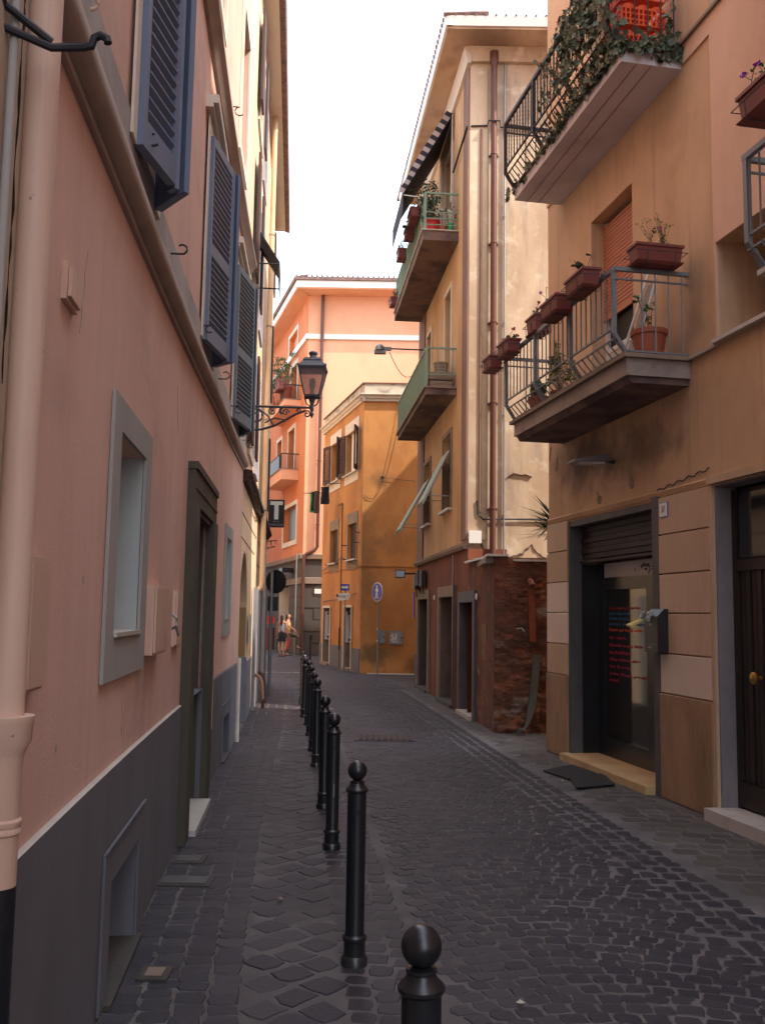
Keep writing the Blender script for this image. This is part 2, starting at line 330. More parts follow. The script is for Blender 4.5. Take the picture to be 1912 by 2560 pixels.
def wall(f, s0, s1, z0, z1, ops=(), o=0, cap=.65, step=None):
    """wall skin with real openings (s0,s1,z0,z1,depth), reveals, and end / top returns of depth cap"""
    mb = MB(); S = {s0, s1}; Z = {z0, z1}
    for a, b, c, d, dp in ops: S |= {a, b}; Z |= {max(c, z0), min(d, z1)}
    if step:
        k = int((s1 - s0) / step); S |= {s0 + (s1 - s0) * i / k for i in range(k + 1)}
    S = sorted(x for x in S if s0 <= x <= s1); Z = sorted(Z)
    for a, b in zip(S, S[1:]):
        for c, d in zip(Z, Z[1:]):
            sm, zm = (a + b) / 2, (c + d) / 2
            if any(p[0] < sm < p[1] and p[2] < zm < p[3] for p in ops): continue
            mb.quad(f.pt(a, c, o), f.pt(b, c, o), f.pt(b, d, o), f.pt(a, d, o))
    for a, b, c, d, dp in ops:
        c2, d2 = max(c, z0), min(d, z1)
        for s in (a, b): mb.quad(f.pt(s, c2, o), f.pt(s, d2, o), f.pt(s, d2, o - dp), f.pt(s, c2, o - dp))
        ss = [x for x in S if a <= x <= b]
        for p, q in zip(ss, ss[1:]):
            if d < z1: mb.quad(f.pt(p, d2, o), f.pt(q, d2, o), f.pt(q, d2, o - dp), f.pt(p, d2, o - dp))
            if c > z0: mb.quad(f.pt(p, c2, o), f.pt(q, c2, o), f.pt(q, c2, o - dp), f.pt(p, c2, o - dp))
    for s in (s0, s1): mb.quad(f.pt(s, z0, o), f.pt(s, z1, o), f.pt(s, z1, o - cap), f.pt(s, z0, o - cap))
    for p, q in zip(S, S[1:]): mb.quad(f.pt(p, z1, o), f.pt(q, z1, o), f.pt(q, z1, o - cap), f.pt(p, z1, o - cap))
    return mb
def ring(mb, f, s0, s1, z0, z1, w, o0, o1, wt=None, wb=None):
    """flat frame of width w OUTSIDE the rectangle"""
    wt = w if wt is None else wt; wb = w if wb is None else wb
    fbox(mb, f, s0 - w, s0, z0 - wb, z1 + wt, o0, o1); fbox(mb, f, s1, s1 + w, z0 - wb, z1 + wt, o0, o1)
    if wt: fbox(mb, f, s0, s1, z1, z1 + wt, o0, o1)
    if wb: fbox(mb, f, s0, s1, z0 - wb, z0, o0, o1)
    return mb
def text_mb(txt, size, f, s, z, o, depth=.002, flip=False, align='CENTER', sx=1):
    cu = bpy.data.curves.new('lettering', 'FONT'); cu.body = txt; cu.size = size; cu.extrude = depth / 2; cu.align_x = align; cu.align_y = 'CENTER'
    cu.resolution_u = 2
    ob = bpy.data.objects.new('lettering', cu); COL.objects.link(ob); dg = bpy.context.evaluated_depsgraph_get(); dg.update()
    me = bpy.data.meshes.new_from_object(ob.evaluated_get(dg)); mb = MB(); k = -1 if flip else 1
    vs = [f.pt(s + k * v.co.x * sx, z + v.co.y, o + v.co.z) for v in me.vertices]
    mb.add(vs, [list(p.vertices) for p in me.polygons]); bpy.data.objects.remove(ob); bpy.data.curves.remove(cu); bpy.data.meshes.remove(me)
    return mb
def leaves_mb(mb, centre, rad, n, size, rnd, up=.3, flat=False):
    c = Vector(centre)
    for i in range(n):
        d = Vector((rnd.gauss(0, 1), rnd.gauss(0, 1), rnd.gauss(0, 1))).normalized() * (rnd.random() ** .45)
        p = c + Vector((d.x * rad[0], d.y * rad[1], d.z * rad[2]))
        a = Vector((rnd.gauss(0, 1), rnd.gauss(0, 1), rnd.gauss(0, .6) + up)).normalized(); b = a.cross(Vector((rnd.gauss(0, 1), rnd.gauss(0, 1), rnd.gauss(0, 1)))).normalized()
        L = size * rnd.uniform(.6, 1.3); w = L * .35
        mb.add([p - a * L / 2, p + b * w + a * L * .05, p + a * L / 2, p - b * w + a * L * .05], [(0, 1, 2, 3)])
    return mb

# ================================================================== frames of the facades
FL = Curve()
FA = Frame((2.10, 11.81), (4.00, 1.81), -1); FA.n = Vector((-10, -1.9, 0)).normalized()
FB = Frame((1.62, 13.54), (.84, 21.9), 1); FB.n = Vector((-8.36, -.78, 0)).normalized()
FC = Frame((-1.86, 12.4), (-2.80, 22.8), 1); FC.n = Vector((10.4, .94, 0)).normalized()
FE = Frame((-.56, 26.1), (-1.92, 31.0), 1); FE.n = Vector((-4.9, -1.36, 0)).normalized()
FD = Frame((-3.06, 36.4), (-5.96, 46.4), 1); FD.n = Vector((-10, -2.9, 0)).normalized()
def front(x0, y): f = Frame((x0, y), (x0 + 1, y), 1); f.n = Vector((0, -1, 0)); return f

# ================================================================== GROUND
X_bol = lambda y: .35 - .098 * y
X_gut = lambda y: 2.33 - .112 * y
X_wal = lambda y: -.667 - .1288 * y + .0026 * y * y if y < 12.4 else -1.86 - .0904 * (y - 12.4)
def X_right(y):
    if y < 11.81: return 2.10 + .19 * (11.81 - y)
    if y < 13.54: return 3.6
    if y < 21.9: return 1.62 - .0933 * (y - 13.54)
    return 3.0
g = MB(); g.quad((-150, -60, -.03), (150, -60, -.03), (150, 260, -.03), (-150, 260, -.03))
tag(build(g, 'ground', mortar), kind='structure')
road = MB(); nx, ny = 90, 300
def gz(x, y): return -.0030 + .0045 * noise.noise(Vector((x * .8, y * .8, 3))) + .0022 * noise.noise(Vector((x * 9, y * 9, 1)))
for j in range(ny + 1):
    y = -1 + 62 * (j / ny) ** 1.5
    for i in range(nx + 1):
        t = i / nx; x = (-6 - .25 * max(0, y - 18)) * (1 - t) + (5 + .05 * y) * t; road.v.append(Vector((x, y, gz(x, y))))
for j in range(ny):
    for i in range(nx): a = j * (nx + 1) + i; road.f.append([a, a + 1, a + nx + 2, a + nx + 1])
ROAD = build(road, 'road', mortar, smooth=60); tag(ROAD, kind='structure')
SIDE = bpy.data.objects.new('sidewalk', None); link(SIDE, None, (-1, 3, 0)); tag(SIDE, kind='structure')
rnd = random.Random(3)
stones = []      # (distance, y, kind, verts, faces, tone)
def stone(cx, cy, ax, ay, hx, hy, kind, irr=.12, tone=None):
    """irregular cut stone: centre, row direction (unit), half sizes"""
    if cy > 40: return
    if cx < X_wal(cy) + .02 and cy < 22.8: return
    if cx > X_right(cy) - .02: return
    far = cy > 13
    base = [(-1, -1), (0, -1.04), (1, -1), (1.04, 0), (1, 1), (0, 1.04), (-1, 1), (-1.04, 0)] if not far else [(-1, -1), (1, -1), (1, 1), (-1, 1)]
    dz = rnd.uniform(-.002, .002) + .0045 * noise.noise(Vector((cx * .8, cy * .8, 3)))
    tx, ty = rnd.uniform(-.012, .012), rnd.uniform(-.012, .012); top = []; low = []
    cr = .93 if not far else 1
    for k, (u, v) in enumerate(base):
        c = cr if (k % 2 == 0 and not far) else 1
        u = u * c + rnd.uniform(-irr, irr); v = v * c + rnd.uniform(-irr, irr)
        for f, lst, z in ((.88, top, .0 + dz), (.95, low, -.004 + dz)):
            x = cx + ax * u * hx * f - ay * v * hy * f; y = cy + ay * u * hx * f + ax * v * hy * f
            lst.append((x, y, z + tx * (x - cx) + ty * (y - cy)))
    n = len(base); bot = [(x, y, -.03) for x, y, z in low]
    fs = [list(range(n))] + [[k, n + k, n + (k + 1) % n, (k + 1) % n] for k in range(n)] + [[n + k, 2 * n + k, 2 * n + (k + 1) % n, n + (k + 1) % n] for k in range(n)]
    fs = [f[::-1] if i else f for i, f in enumerate(fs)]
    stones.append((math.hypot(cx, cy), kind, top + low + bot, fs, rnd.random() ** 1.6 if tone is None else tone))
# --- sidewalk along the pink wall: rows parallel to it
Ymax = 24
for row in range(4 if True else 6):
    y = 1.2 + rnd.random() * .1
    while y < Ymax:
        Lr = rnd.uniform(.115, .165) * (.8 if row == 0 else 1); x = X_wal(y) + .09 + row * .142 + rnd.uniform(-.006, .006)
        if x < X_bol(y) - .10:
            d = Vector((-.085, 1)).normalized()
            stone(x, y + Lr / 2 * .55, d.y, -d.x, .070, Lr * .40, 0, .13)
        y += Lr * .78
# --- diagonal bigger stones between those rows and the bollards
s = .25
for i in range(-10, 260):
    for j in range(-40, 40):
        u = i * .26 + (j % 2) * .13; v = .09 + j * .13
        y = 1.0 + u; x = X_bol(y) - .06 - (v if v > 0 else 99)
        if v <= 0 or y > Ymax: continue
        if x < X_wal(y) + .09 + 3.95 * .142 or x > X_bol(y) - .08: continue
        stone(x + rnd.uniform(-.016, .016), y + rnd.uniform(-.02, .02), .70 + rnd.uniform(-.05, .05), .707, rnd.uniform(.078, .092), rnd.uniform(.076, .092), 0, .16)
# --- three border rows under / beside the bollards
for row in range(3):
    y = 1.2
    while y < 24:
        Lr = rnd.uniform(.12, .16); x = X_bol(y) + row * .125 + rnd.uniform(-.006, .006)
        stone(x, y, .995, -.095, .056, Lr * .44, 1, .12); y += Lr
# --- roadway: bowed rows of small cobbles
row = 0; y0 = .6
while y0 < 40:
    w = X_gut(min(y0, 30)) - .12 - (X_bol(min(y0, 26)) + .34)
    x = X_bol(min(y0, 26)) + .37 + (row % 2) * .05
    end = X_gut(y0) - .10 if y0 < 21 else 3.2
    if y0 > 24: x = -7
    while x < end:
        hw = rnd.uniform(.047, .064); t = (x - (X_bol(min(y0, 26)) + .3)) / max(w, .5)
        yy = y0 + .17 * math.sin(t * math.pi * 1.0) + .012 * math.sin(x * 9 + row) + rnd.uniform(-.009, .009)
        sl = .17 * math.pi * math.cos(t * math.pi) / max(w, .5) if y0 < 24 else 0; dd = Vector((1, sl)).normalized()
        stone(x + hw, yy, dd.x, dd.y, hw * .97, .050, 1, .17); x += hw * 2
    y0 += .104; row += 1
# --- gutter rows, then worn slabs up to the right-hand houses
for row in range(4):
    y = 1.4
    while y < 22:
        Lr = rnd.uniform(.10, .19); x = X_gut(y) + row * .128 + rnd.uniform(-.008, .008)
        stone(x, y, .994, -.112, .056, Lr * .44, 1, .12); y += Lr
row = 0; y0 = 2.2
while y0 < 22:
    x = X_gut(y0) + 4 * .128 + .02 + (row % 2) * .09
    while x < X_right(y0) - .05:
        hw = rnd.uniform(.075, .12); stone(x + hw, y0 + rnd.uniform(-.015, .015), 1, -.15, hw * .96, .078, 2, .10); x += hw * 2
    y0 += .168; row += 1
stones.sort(key=lambda q: q[0])
def visible(q):
    x, y = q[2][0][0], q[2][0][1]
    return y > 2.35 and abs(x) < y * .42 + .05
near = [q for q in stones if visible(q)]
cnt = {0: 0, 1: 0, 2: 0}; rest = {0: [], 1: [], 2: []}; chosen = set()
lim = {0: 300, 1: 200, 2: 100}
for q in near:
    k = q[1]
    if cnt[k] >= lim[k]: continue
    cnt[k] += 1; chosen.add(id(q))
    cxy = Vector((q[2][0][0], q[2][0][1], 0)); mb = MB(); mb.add(q[2], q[3], q[4])
    build(mb, 'paving_slab' if k == 2 else 'cobblestone', slab_m if k == 2 else cobble_m, SIDE if k == 0 else ROAD)
for k, nm in ((0, 'cobbles'), (1, 'cobbles'), (2, 'paving_slabs')):
    mb = MB()
    for q in stones:
        if q[1] == k and id(q) not in chosen: mb.add(q[2], q[3], q[4])
    build(mb, nm, slab_m if k == 2 else cobble_m, SIDE if k == 0 else ROAD, kind='stuff')
mb = MB(); mb.hexa([(-5.2, 25.35, -.003), (-2.2, 25.9, -.003), (-2.2, 26.0, -.003), (-5.2, 25.45, -.003), (-5.2, 25.35, .008), (-2.2, 25.9, .008), (-2.2, 26.0, .008), (-5.2, 25.45, .008)])
build(mb, 'painted_line', linepaint, ROAD)
# pale marble kerb strip at the foot of the yellow house
mb = MB(); mb.box(-.35, 1.2, 25.72, 25.98, -.02, .02); tag(build(mb, 'kerb', marble), kind='structure')
# drain covers
dc = thing('drain_cover', (.08, 12.75, 0), 'oblong iron drain cover with slots in the middle of the cobbled road', 'drain cover')
mb = MB(); mb.box(-.32, .48, 12.42, 13.1, -.01, .009); build(mb, 'frame', iron, dc)
for i in range(9): mb = MB(); mb.box(-.26 + i * .08, -.21 + i * .08, 12.5, 13.0, .0095, .017); build(mb, 'bar', rust, dc)
for i, (a, b, c, d, lb) in enumerate([(-1.33, -1.0, 5.85, 6.06, 'pale stone inspection cover in the sidewalk near the cellar vent'), (-1.35, -1.14, 6.36, 6.56, 'small grey inspection cover in the sidewalk before the dark doorway'), (-1.07, -.93, 4.40, 4.56, 'small cracked white stone set in the cobbles at the foot of the pink house')]):
    t = thing('inspection_cover', (a, c, 0), lb, 'cover'); m2 = MB(); m2.box(a, b, c, d, -.01, .008); build(m2, 'frame', slab_m, t)
    m2 = MB(); m2.box(a + .03, b - .03, c + .03, d - .03, .009, .014); build(m2, 'lid', greystone if i != 2 else brownband, t)
# door mats
for pts, lb in (([(1.75, 10.22), (1.92, 9.74), (2.32, 10.06), (2.14, 10.66)], 'dark rubber doormat lying skewed before the shop, the farther of two'), ([(1.94, 9.78), (1.89, 9.19), (2.31, 9.41), (2.34, 10.05)], 'dark rubber doormat overlapping the other, nearer the viewer')):
    k = .010 if 'farther' in lb else .020
    m2 = MB(); m2.hexa([(x, y, k - .004) for x, y in pts] + [(x, y, k + .008) for x, y in pts]); o = build(m2, 'doormat', mat_rub, base=(pts[0][0], pts[0][1], 0)); tag(o, lb, 'doormat', 'doormats before the shop')

# ================================================================== PINK HOUSE (left, near)
PK = thing('pink_house', FL.pt(7, 0), 'pink plastered house with blue louvred shutters and grey plinth on the left', 'house')
cz = lambda s: 3.20 + .036 * min(s, 8.6) if s < 99 else 0
W1, W2, W3 = (3.93, 4.62, 3.68, 5.60), (7.24, 8.10, 3.78, 5.47), (10.33, 11.46, 3.79, 5.57)
ops = [(3.98, 4.72, 1.53, 2.41, .30), (10.37, 10.92, 1.55, 2.46, .30), (*W1, .3), (*W2, .3), (*W3, .3), (7.05, 8.30, 0, 2.43, .5)]
ops += [(s0, s0 + .9, 7.0, 8.7, .3) for s0 in (4.0, 7.3, 10.3)]
build(wall(FL, 2.32, 12.4, .98, 13.5, ops, step=.4), 'wall', pink, PK)
mb = MB(); mb.hexa([FL.pt(2.36, .0, -.66), FL.pt(12.4, 0, -.66), (-9, 12.4, 0), (-9, 2.36, 0), FL.pt(2.36, 13.4, -.66), FL.pt(12.4, 13.4, -.66), (-9, 12.4, 13.4), (-9, 2.36, 13.4)]); build(mb, 'unseen_bulk', pink, PK)  # unseen solid bulk behind the facade, put in to block light
build(wall(FL, 2.32, 12.4, 0, .975, [(4.12, 4.92, .02, .50, .35), (10.45, 11.15, .02, .48, .3), (7.05, 8.30, 0, .975, .5)], o=.02, step=.4), 'plinth', plinth_m, PK)
mb = MB(); fsweep(mb, FL, [(.0, .975), (.0205, .975), (.012, .979), (0, .98)], 2.36, 6.78); build(mb, 'plinth_edge', marble, PK)
for a, b, z1 in ((4.12, 4.92, .50), (10.45, 11.15, .48)):
    mb = MB(); ring(mb, FL, a, b, .02, z1, .16, .022, .034, wt=.15, wb=0); fbox(mb, FL, a - .16, b + .16, .02 + z1 + .128, .02 + z1 + .14, .034, .042); v = build(mb, 'vent_surround', plinth_m, PK)
    mb = MB(); fbox(mb, FL, a, b, .02, z1, -.32, -.30); build(mb, 'grille', dark, v)
    mb = MB(); fbox(mb, FL, a - .05, b + .05, -.02, .022, -.3, .06); build(mb, 'sill', slab_m, v)
for (a, b, c, d) in ((3.98, 4.72, 1.53, 2.41), (10.37, 10.92, 1.55, 2.46)):
    mb = MB(); ring(mb, FL, a, b, c, d, .19, .003, .018, wt=.14, wb=.18); w = build(mb, 'window_frame', greytrim, PK)
    mb = MB(); fbox(mb, FL, a, b, c, d, -.31, -.30); build(mb, 'blind_panel', nichem, w)
    mb = MB(); fbox(mb, FL, b - .012, b - .002, c, d, -.29, .001); fbox(mb, FL, a + .002, a + .012, c, d, -.29, .001); build(mb, 'reveal', nichem, w)
    mb = MB(); fbox(mb, FL, a + .014, b - .014, c + .001, c + .02, -.29, .03); build(mb, 'sill', marble, w)
# portal
mb = MB(); fbox(mb, FL, 6.80, 7.05, 0, 2.43, -.02, .075); fbox(mb, FL, 8.30, 8.62, 0, 2.43, -.02, .075); fbox(mb, FL, 6.80, 8.62, 2.43, 2.70, -.02, .06)
fbox(mb, FL, 6.80, 8.62, 2.54, 2.56, .06, .068); fbox(mb, FL, 6.79, 8.63, 2.68, 2.735, -.01, .075); fbox(mb, FL, 7.05, 8.30, 2.39, 2.43, -.46, .04)
fbox(mb, FL, 8.285, 8.299, 0, 2.39, -.47, -.021); fbox(mb, FL, 7.051, 7.065, 0, 2.39, -.47, -.021)
pf = build(mb, 'door_frame', portal_m, PK)
mb = MB(); fbox(mb, FL, 7.05, 8.30, 0, 2.4, -.52, -.475); dr = build(mb, 'door', wooddoor, PK)
mb = MB(); fbox(mb, FL, 7.9, 7.98, 1.02, 1.06, -.47, -.38); build(mb, 'handle', brass, dr)
mb = MB(); fbox(mb, FL, 7.08, 8.28, -.02, .045, -.48, .12); build(mb, 'threshold', marble, PK)
# cornice, band, upper cornice
mb = MB(); fsweep(mb, FL, [(.0, 0), (.022, 0), (.022, .03), (.05, .035), (.075, .06), (.078, .12), (.05, .155), (.03, .16), (.03, .185), (0, .19)], 2.36, 12.38, zf=cz, step=.3); build(mb, 'cornice', mould_m, PK, smooth=50)
mb = MB(); fsweep(mb, FL, [(.001, .19), (.016, .19), (.016, .44), (.001, .44)], 2.36, 12.38, zf=cz, step=.3); build(mb, 'sill_band', bandm, PK)
mb = MB(); fsweep(mb, FL, [(.0, 6.20), (.03, 6.20), (.07, 6.27), (.10, 6.30), (.10, 6.36), (.05, 6.40), (.06, 6.46), (0, 6.47)], 2.36, 12.38, step=.3); build(mb, 'cornice', mould_m, PK, smooth=40)
mb = MB(); fsweep(mb, FL, [(.001, 6.47), (.014, 6.47), (.014, 6.8), (.001, 6.8)], 2.36, 12.38, step=.3); build(mb, 'sill_band', bandm, PK)
mb = MB(); fsweep(mb, FL, [(0, 13.2), (.5, 13.4), (.5, 13.6), (-.7, 13.6), (-.7, 13.5)], 2.3, 12.42, step=1); build(mb, 'eaves', whitetrim, PK)
# windows + shutters
def shutter_leaf(parent, P, Q, z0, z1, matl, mid=None, slat_t=.085, name='shutter', th=.045):
    """louvred leaf standing from P to Q (plan points)"""
    P = Vector(P); Q = Vector(Q); P.z = Q.z = 0; d = (Q - P); L = d.length; d.normalize(); n = Vector((d.y, -d.x, 0)); ang = math.atan2(d.y, d.x)
    def hb(mb, a, b, c, e, o0=-th / 2, o1=th / 2):
        mb.hexa([P + d * a + n * o0 + Vector((0, 0, c)), P + d * b + n * o0 + Vector((0, 0, c)), P + d * b + n * o1 + Vector((0, 0, c)), P + d * a + n * o1 + Vector((0, 0, c)),
                 P + d * a + n * o0 + Vector((0, 0, e)), P + d * b + n * o0 + Vector((0, 0, e)), P + d * b + n * o1 + Vector((0, 0, e)), P + d * a + n * o1 + Vector((0, 0, e))])
    st = min(.042, L * .11); mb = MB(); hb(mb, 0, st, z0, z1); hb(mb, L - st, L, z0, z1); hb(mb, st, L - st, z0, z0 + .13); hb(mb, st, L - st, z1 - .07, z1)
    segs = [(z0 + .13, z1 - .07)]
    if mid: hb(mb, st, L - st, mid, mid + .10); segs = [(z0 + .13, mid), (mid + .10, z1 - .07)]
    o = build(mb, name, matl, parent)
    sm = MB(); w = L - 2 * st
    for zz in (1,):
        t = .036; h = .013
        c, s_ = math.cos(.75), math.sin(.75)
        pr = [(-t * c, t * s_ - h * c), (t * c, -t * s_ - h * c), (t * c + h * s_ * 0, -t * s_), (-t * c, t * s_)]
        sm.add([(x, p[0], p[1]) for x in (0, w) for p in pr], [(0, 1, 2, 3), (7, 6, 5, 4), (0, 4, 5, 1), (1, 5, 6, 2), (2, 6, 7, 3), (3, 7, 4, 0)])
    me = localmesh(sm, 'slat', matl)
    for a, b in segs:
        k = max(1, int(round((b - a) / (slat_t * .5)))); dz = (b - a) / k
        for i in range(k): inst('slat', me, o, P + d * st + Vector((0, 0, a + dz * (i + .5))), ang)
    return o
for i, ((a, b, c, d), ap, ml, top) in enumerate(((W1, ((-1.04, 4.33), (-.99, 4.41)), shutter_m, 0), (W2, ((-1.365, 7.84), (-1.31, 7.92)), shutter_m, 1), (W3, ((-1.60, 11.03), (-1.57, 11.10)), shutter_g, 1))):
    mb = MB(); ring(mb, FL, a, b, c, d, .11, .018, .03, wt=.12, wb=0); fbox(mb, FL, a - .2, b + .2, d + .14, d + .19, .0, .06); fbox(mb, FL, a - .17, b + .17, d + .19, d + .26, .0, .10); w = build(mb, 'window_frame', whitetrim, PK)
    mb = MB(); fbox(mb, FL, a, b, c, d, -.29, -.26); build(mb, 'pane', dark, w)
    h1 = FL.pt(a, 0, .035); h2 = FL.pt(b, 0, .035)
    mid = c + (d - c) * .42 if i else c + 1.0
    shutter_leaf(PK, h1, (ap[0][0], ap[0][1], 0), c, d, ml, mid=mid if i else None, slat_t=.125 if i == 0 else .105)
    shutter_leaf(PK, h2, (ap[1][0], ap[1][1], 0), c, d, ml, mid=None, slat_t=.11)
    P = Vector((ap[0][0], ap[0][1], 0)); Q = Vector((ap[1][0], ap[1][1], 0))
    for k, zz in enumerate((0, .02)):
        m2 = MB(); e = (Q - P) * (.1 + .5 * k); e2 = e + (Q - P) * .32; off = Vector((.012 * (k + 1), -.01, 0))
        m2.hexa([P + e + off + Vector((0, 0, c - .01)), P + e2 + off + Vector((0, 0, c - .01)), P + e2 + off + Vector((-.05, .05, c - .01)), P + e + off + Vector((-.05, .05, c - .01))] + [P + e + off + Vector((0, 0, d - .02 * k)), P + e2 + off + Vector((0, 0, d - .02 * k)), P + e2 + off + Vector((-.05, .05, d - .02 * k)), P + e + off + Vector((-.05, .05, d - .02 * k))])
        build(m2, 'shutter_edge', ml, PK)
for s0 in (4.0, 7.3, 10.3):
    mb = MB(); ring(mb, FL, s0, s0 + .9, 7.0, 8.7, .10, .003, .03); w = build(mb, 'window_frame', whitetrim, PK)
    mb = MB(); fbox(mb, FL, s0, s0 + .9, 7.0, 8.7, -.29, -.26); build(mb, 'pane', dark, w)
# shutter stays
def stay(parent, s, z, r=.05, L=.20, up=1):
    mb = MB(); pts = [FL.pt(s, z, 0), FL.pt(s, z, L * .55)]
    for k in range(9):
        t = -math.pi / 2 * up + k / 8 * math.pi * 1.25; pts.append(FL.pt(s, z + up * r + r * math.sin(t) * 1, L * .55 + r * .4 + r * math.cos(t)))
    mb.tube(pts, .006, 6); build(mb, 'shutter_stay', iron, parent)
stay(PK, 4.02, 3.78, .028, .14, -1); stay(PK, 5.30, 3.72, .028, .13); stay(PK, 7.2, 3.88, .028, .12, -1); stay(PK, 8.75, 3.84, .035, .13); stay(PK, 10.2, 3.90, .04, .16, -1); stay(PK, 11.9, 3.83, .05, .18, -1); stay(PK, 8.8, 6.6, .045, .2, -1)
mb = MB(); mb.tube([FL.pt(2.93, 3.655 + .024 * math.sin(t), .024 + .024 * math.cos(t)) for t in [x * .5 - 1.5 for x in range(9)]], .007, 8); build(mb, 'wall_hook', pinkpipe, PK)
# big downpipe at the corner of the house
PX = Vector((-.918, 2.355, 0))
mb = MB(); mb.lathe([(.043, 1.36), (.043, 9.5)], PX, 28); dp = build(mb, 'downpipe', pinkpipe, PK, smooth=40)
mb = MB(); mb.lathe([(.046, .98), (.046, 1.28), (.052, 1.30), (.064, 1.325), (.066, 1.365), (.068, 1.37), (.068, 1.385), (.044, 1.385)], PX, 28); build(mb, 'socket', pinkpipe, dp, smooth=35)
mb = MB(); mb.lathe([(.0465, 1.10), (.051, 1.105), (.051, 1.112), (.048, 1.118), (.051, 1.126), (.051, 1.134), (.0465, 1.14)], PX, 28); build(mb, 'clamp', pinkpipe, dp, smooth=35)
mb = MB(); mb.lathe([(.0475, -.02), (.0475, .98)], PX, 28); build(mb, 'base_sleeve', blackm, dp, smooth=40)
mb = MB(); mb.lathe([(.011, 2.0), (.011, 9.0)], FL.pt(2.16, 0, .016), 12); build(mb, 'thin_pipe', greytrim, PK, smooth=40)
mb = MB(); mb.tube([FL.pt(8.95, .98 + .0, .03), FL.pt(8.95, 1.13, .03), FL.pt(8.95, 1.16, .02), FL.pt(8.95, 1.17, -.02)], .022, 10); mb.lathe([(.022, 0.55), (.022, 1.0)], FL.pt(8.95, 0, .03), 10); build(mb, 'stub_pipe', pinkpipe, PK, smooth=40)
mb = MB(); mb.lathe([(.018, 0.0), (.018, .55)], FL.pt(8.95, 0, .03), 10); build(mb, 'stub_pipe', rust, PK, smooth=40)
mb = MB(); mb.lathe([(.03, .0), (.03, 1.05)], FL.pt(12.15, 0, .045), 12); build(mb, 'conduit', whitetrim, PK, smooth=40)
# boxes on the wall
def wallbox(name, f, s0, s1, z0, z1, o, ml, label, cat, lid=.012, extra=None):
    t = thing(name, f.pt(s0, z0, 0), label, cat)
    mb = MB(); fbox(mb, f, s0, s1, z0, z1, .0, o); build(mb, 'case', ml, t)
    mb = MB(); fbox(mb, f, s0 + .012, s1 - .012, z0 + .012, z1 - .012, o + .001, o + lid); build(mb, 'lid', ml, t); return t
t = wallbox('meter_box', FL, 4.98, 5.52, 1.41, 1.78, .05, pinkpipe, 'larger pink meter box with a padlock on the pink wall beside the blind window', 'meter box')
mb = MB(); mb.tube([FL.pt(5.48, 1.62, .09), FL.pt(5.46, 1.60, .115), FL.pt(5.46, 1.56, .115), FL.pt(5.48, 1.54, .09)], .008, 6); mb.tube([FL.pt(5.46, 1.56, .11), FL.pt(5.53, 1.50, .12)], .007, 6); build(mb, 'padlock', galv, t)
wallbox('meter_box', FL, 6.20, 6.52, 1.41, 1.78, .02, pinkpipe, 'flat pink hatch on the pink wall just before the dark stone doorway', 'meter box')
wallbox('junction_box', FL, 2.84, 3.01, 2.61, 2.73, .018, pinkpipe, 'small pink box high on the pink wall near the thick downpipe', 'junction box')
wallbox('wall_hatch', FL, 2.52, 2.74, 1.42, 1.80, .03, pinkpipe, 'pink hatch half hidden behind the thick pink downpipe', 'hatch')
r = random.Random(77)
for s0, z0, n_, dz in ((5.0, 1.36, 9, -.09), (3.2, 2.9, 8, -.05), (9.6, 2.9, 8, .03), (6.0, 3.1, 7, -.06), (4.4, 1.30, 5, -.06)):
    mb = MB(); pts = []; s_, z_ = s0, z0
    for k in range(n_): pts.append(FL.pt(s_, z_, .001)); s_ += r.uniform(-.03, .05); z_ += dz * r.uniform(.5, 1.3)
    mb.tube(pts, .0016, 3); build(mb, 'hairline_crack', mould_m, PK)
for s0, z0 in ((3.4, 1.75), (5.9, 2.3), (9.4, 1.25), (6.4, 1.1), (4.9, 1.08), (3.1, 1.2)):
    mb = MB(); a_ = r.uniform(.008, .02); mb.add([FL.pt(s0 + a_ * math.cos(t) * r.uniform(.6, 1.2), z0 + a_ * math.sin(t) * r.uniform(.6, 1.2), .0012) for t in [q * .9 for q in range(7)]], [tuple(range(7))]); build(mb, 'chip', bandm, PK)
# neighbour on the far left
NB = thing('grey_cream_house', FL.pt(0, 0), 'weathered grey and cream house at the far left edge behind the thick downpipe', 'house')
build(wall(FL, -7, 2.355, 0, 13, step=1), 'wall', greycream, NB)
mb = MB(); mb.hexa([FL.pt(-7, 0, -.66), FL.pt(2.35, 0, -.66), (-9, 2.35, 0), (-9, -7, 0), FL.pt(-7, 13, -.66), FL.pt(2.35, 13, -.66), (-9, 2.35, 13), (-9, -7, 13)]); build(mb, 'unseen_bulk', greycream, NB)
mb = MB(); y = 0
pts = [FL.pt(2.275 + .008 * rnd.random(), 2.2 + .05 * k, .001 + .002 * rnd.random()) for k in range(50)]; mb.tube(pts, [.001 + .005 * rnd.random() ** 2 for _ in pts], 5); build(mb, 'crack', dark, NB)
BR = thing('iron_bracket', (-.98, 2.0, 3.0), 'dark iron bracket with a curled tip reaching over the street beside the thick downpipe', 'bracket')
mb = MB(); tip = Vector((-.84, 2.2, 3.04)); mb.tube([FL.pt(1.9, 3.16, -.02), Vector((-.93, 2.12, 3.095)), tip + Vector((0, 0, .008))], .0105, 8); build(mb, 'upper_rod', iron, BR, smooth=40)
mb = MB(); mb.tube([FL.pt(1.95, 3.01, -.02), Vector((-.95, 2.12, 3.045)), tip + Vector((0, 0, -.006)), tip + Vector((.08, 0, -.004)), tip + Vector((.10, 0, .0)), tip + Vector((.105, 0, .02)), tip + Vector((.12, 0, .028)), tip + Vector((.137, 0, .02)), tip + Vector((.14, 0, .008))], .0105, 8); build(mb, 'lower_rod', iron, BR, smooth=40)

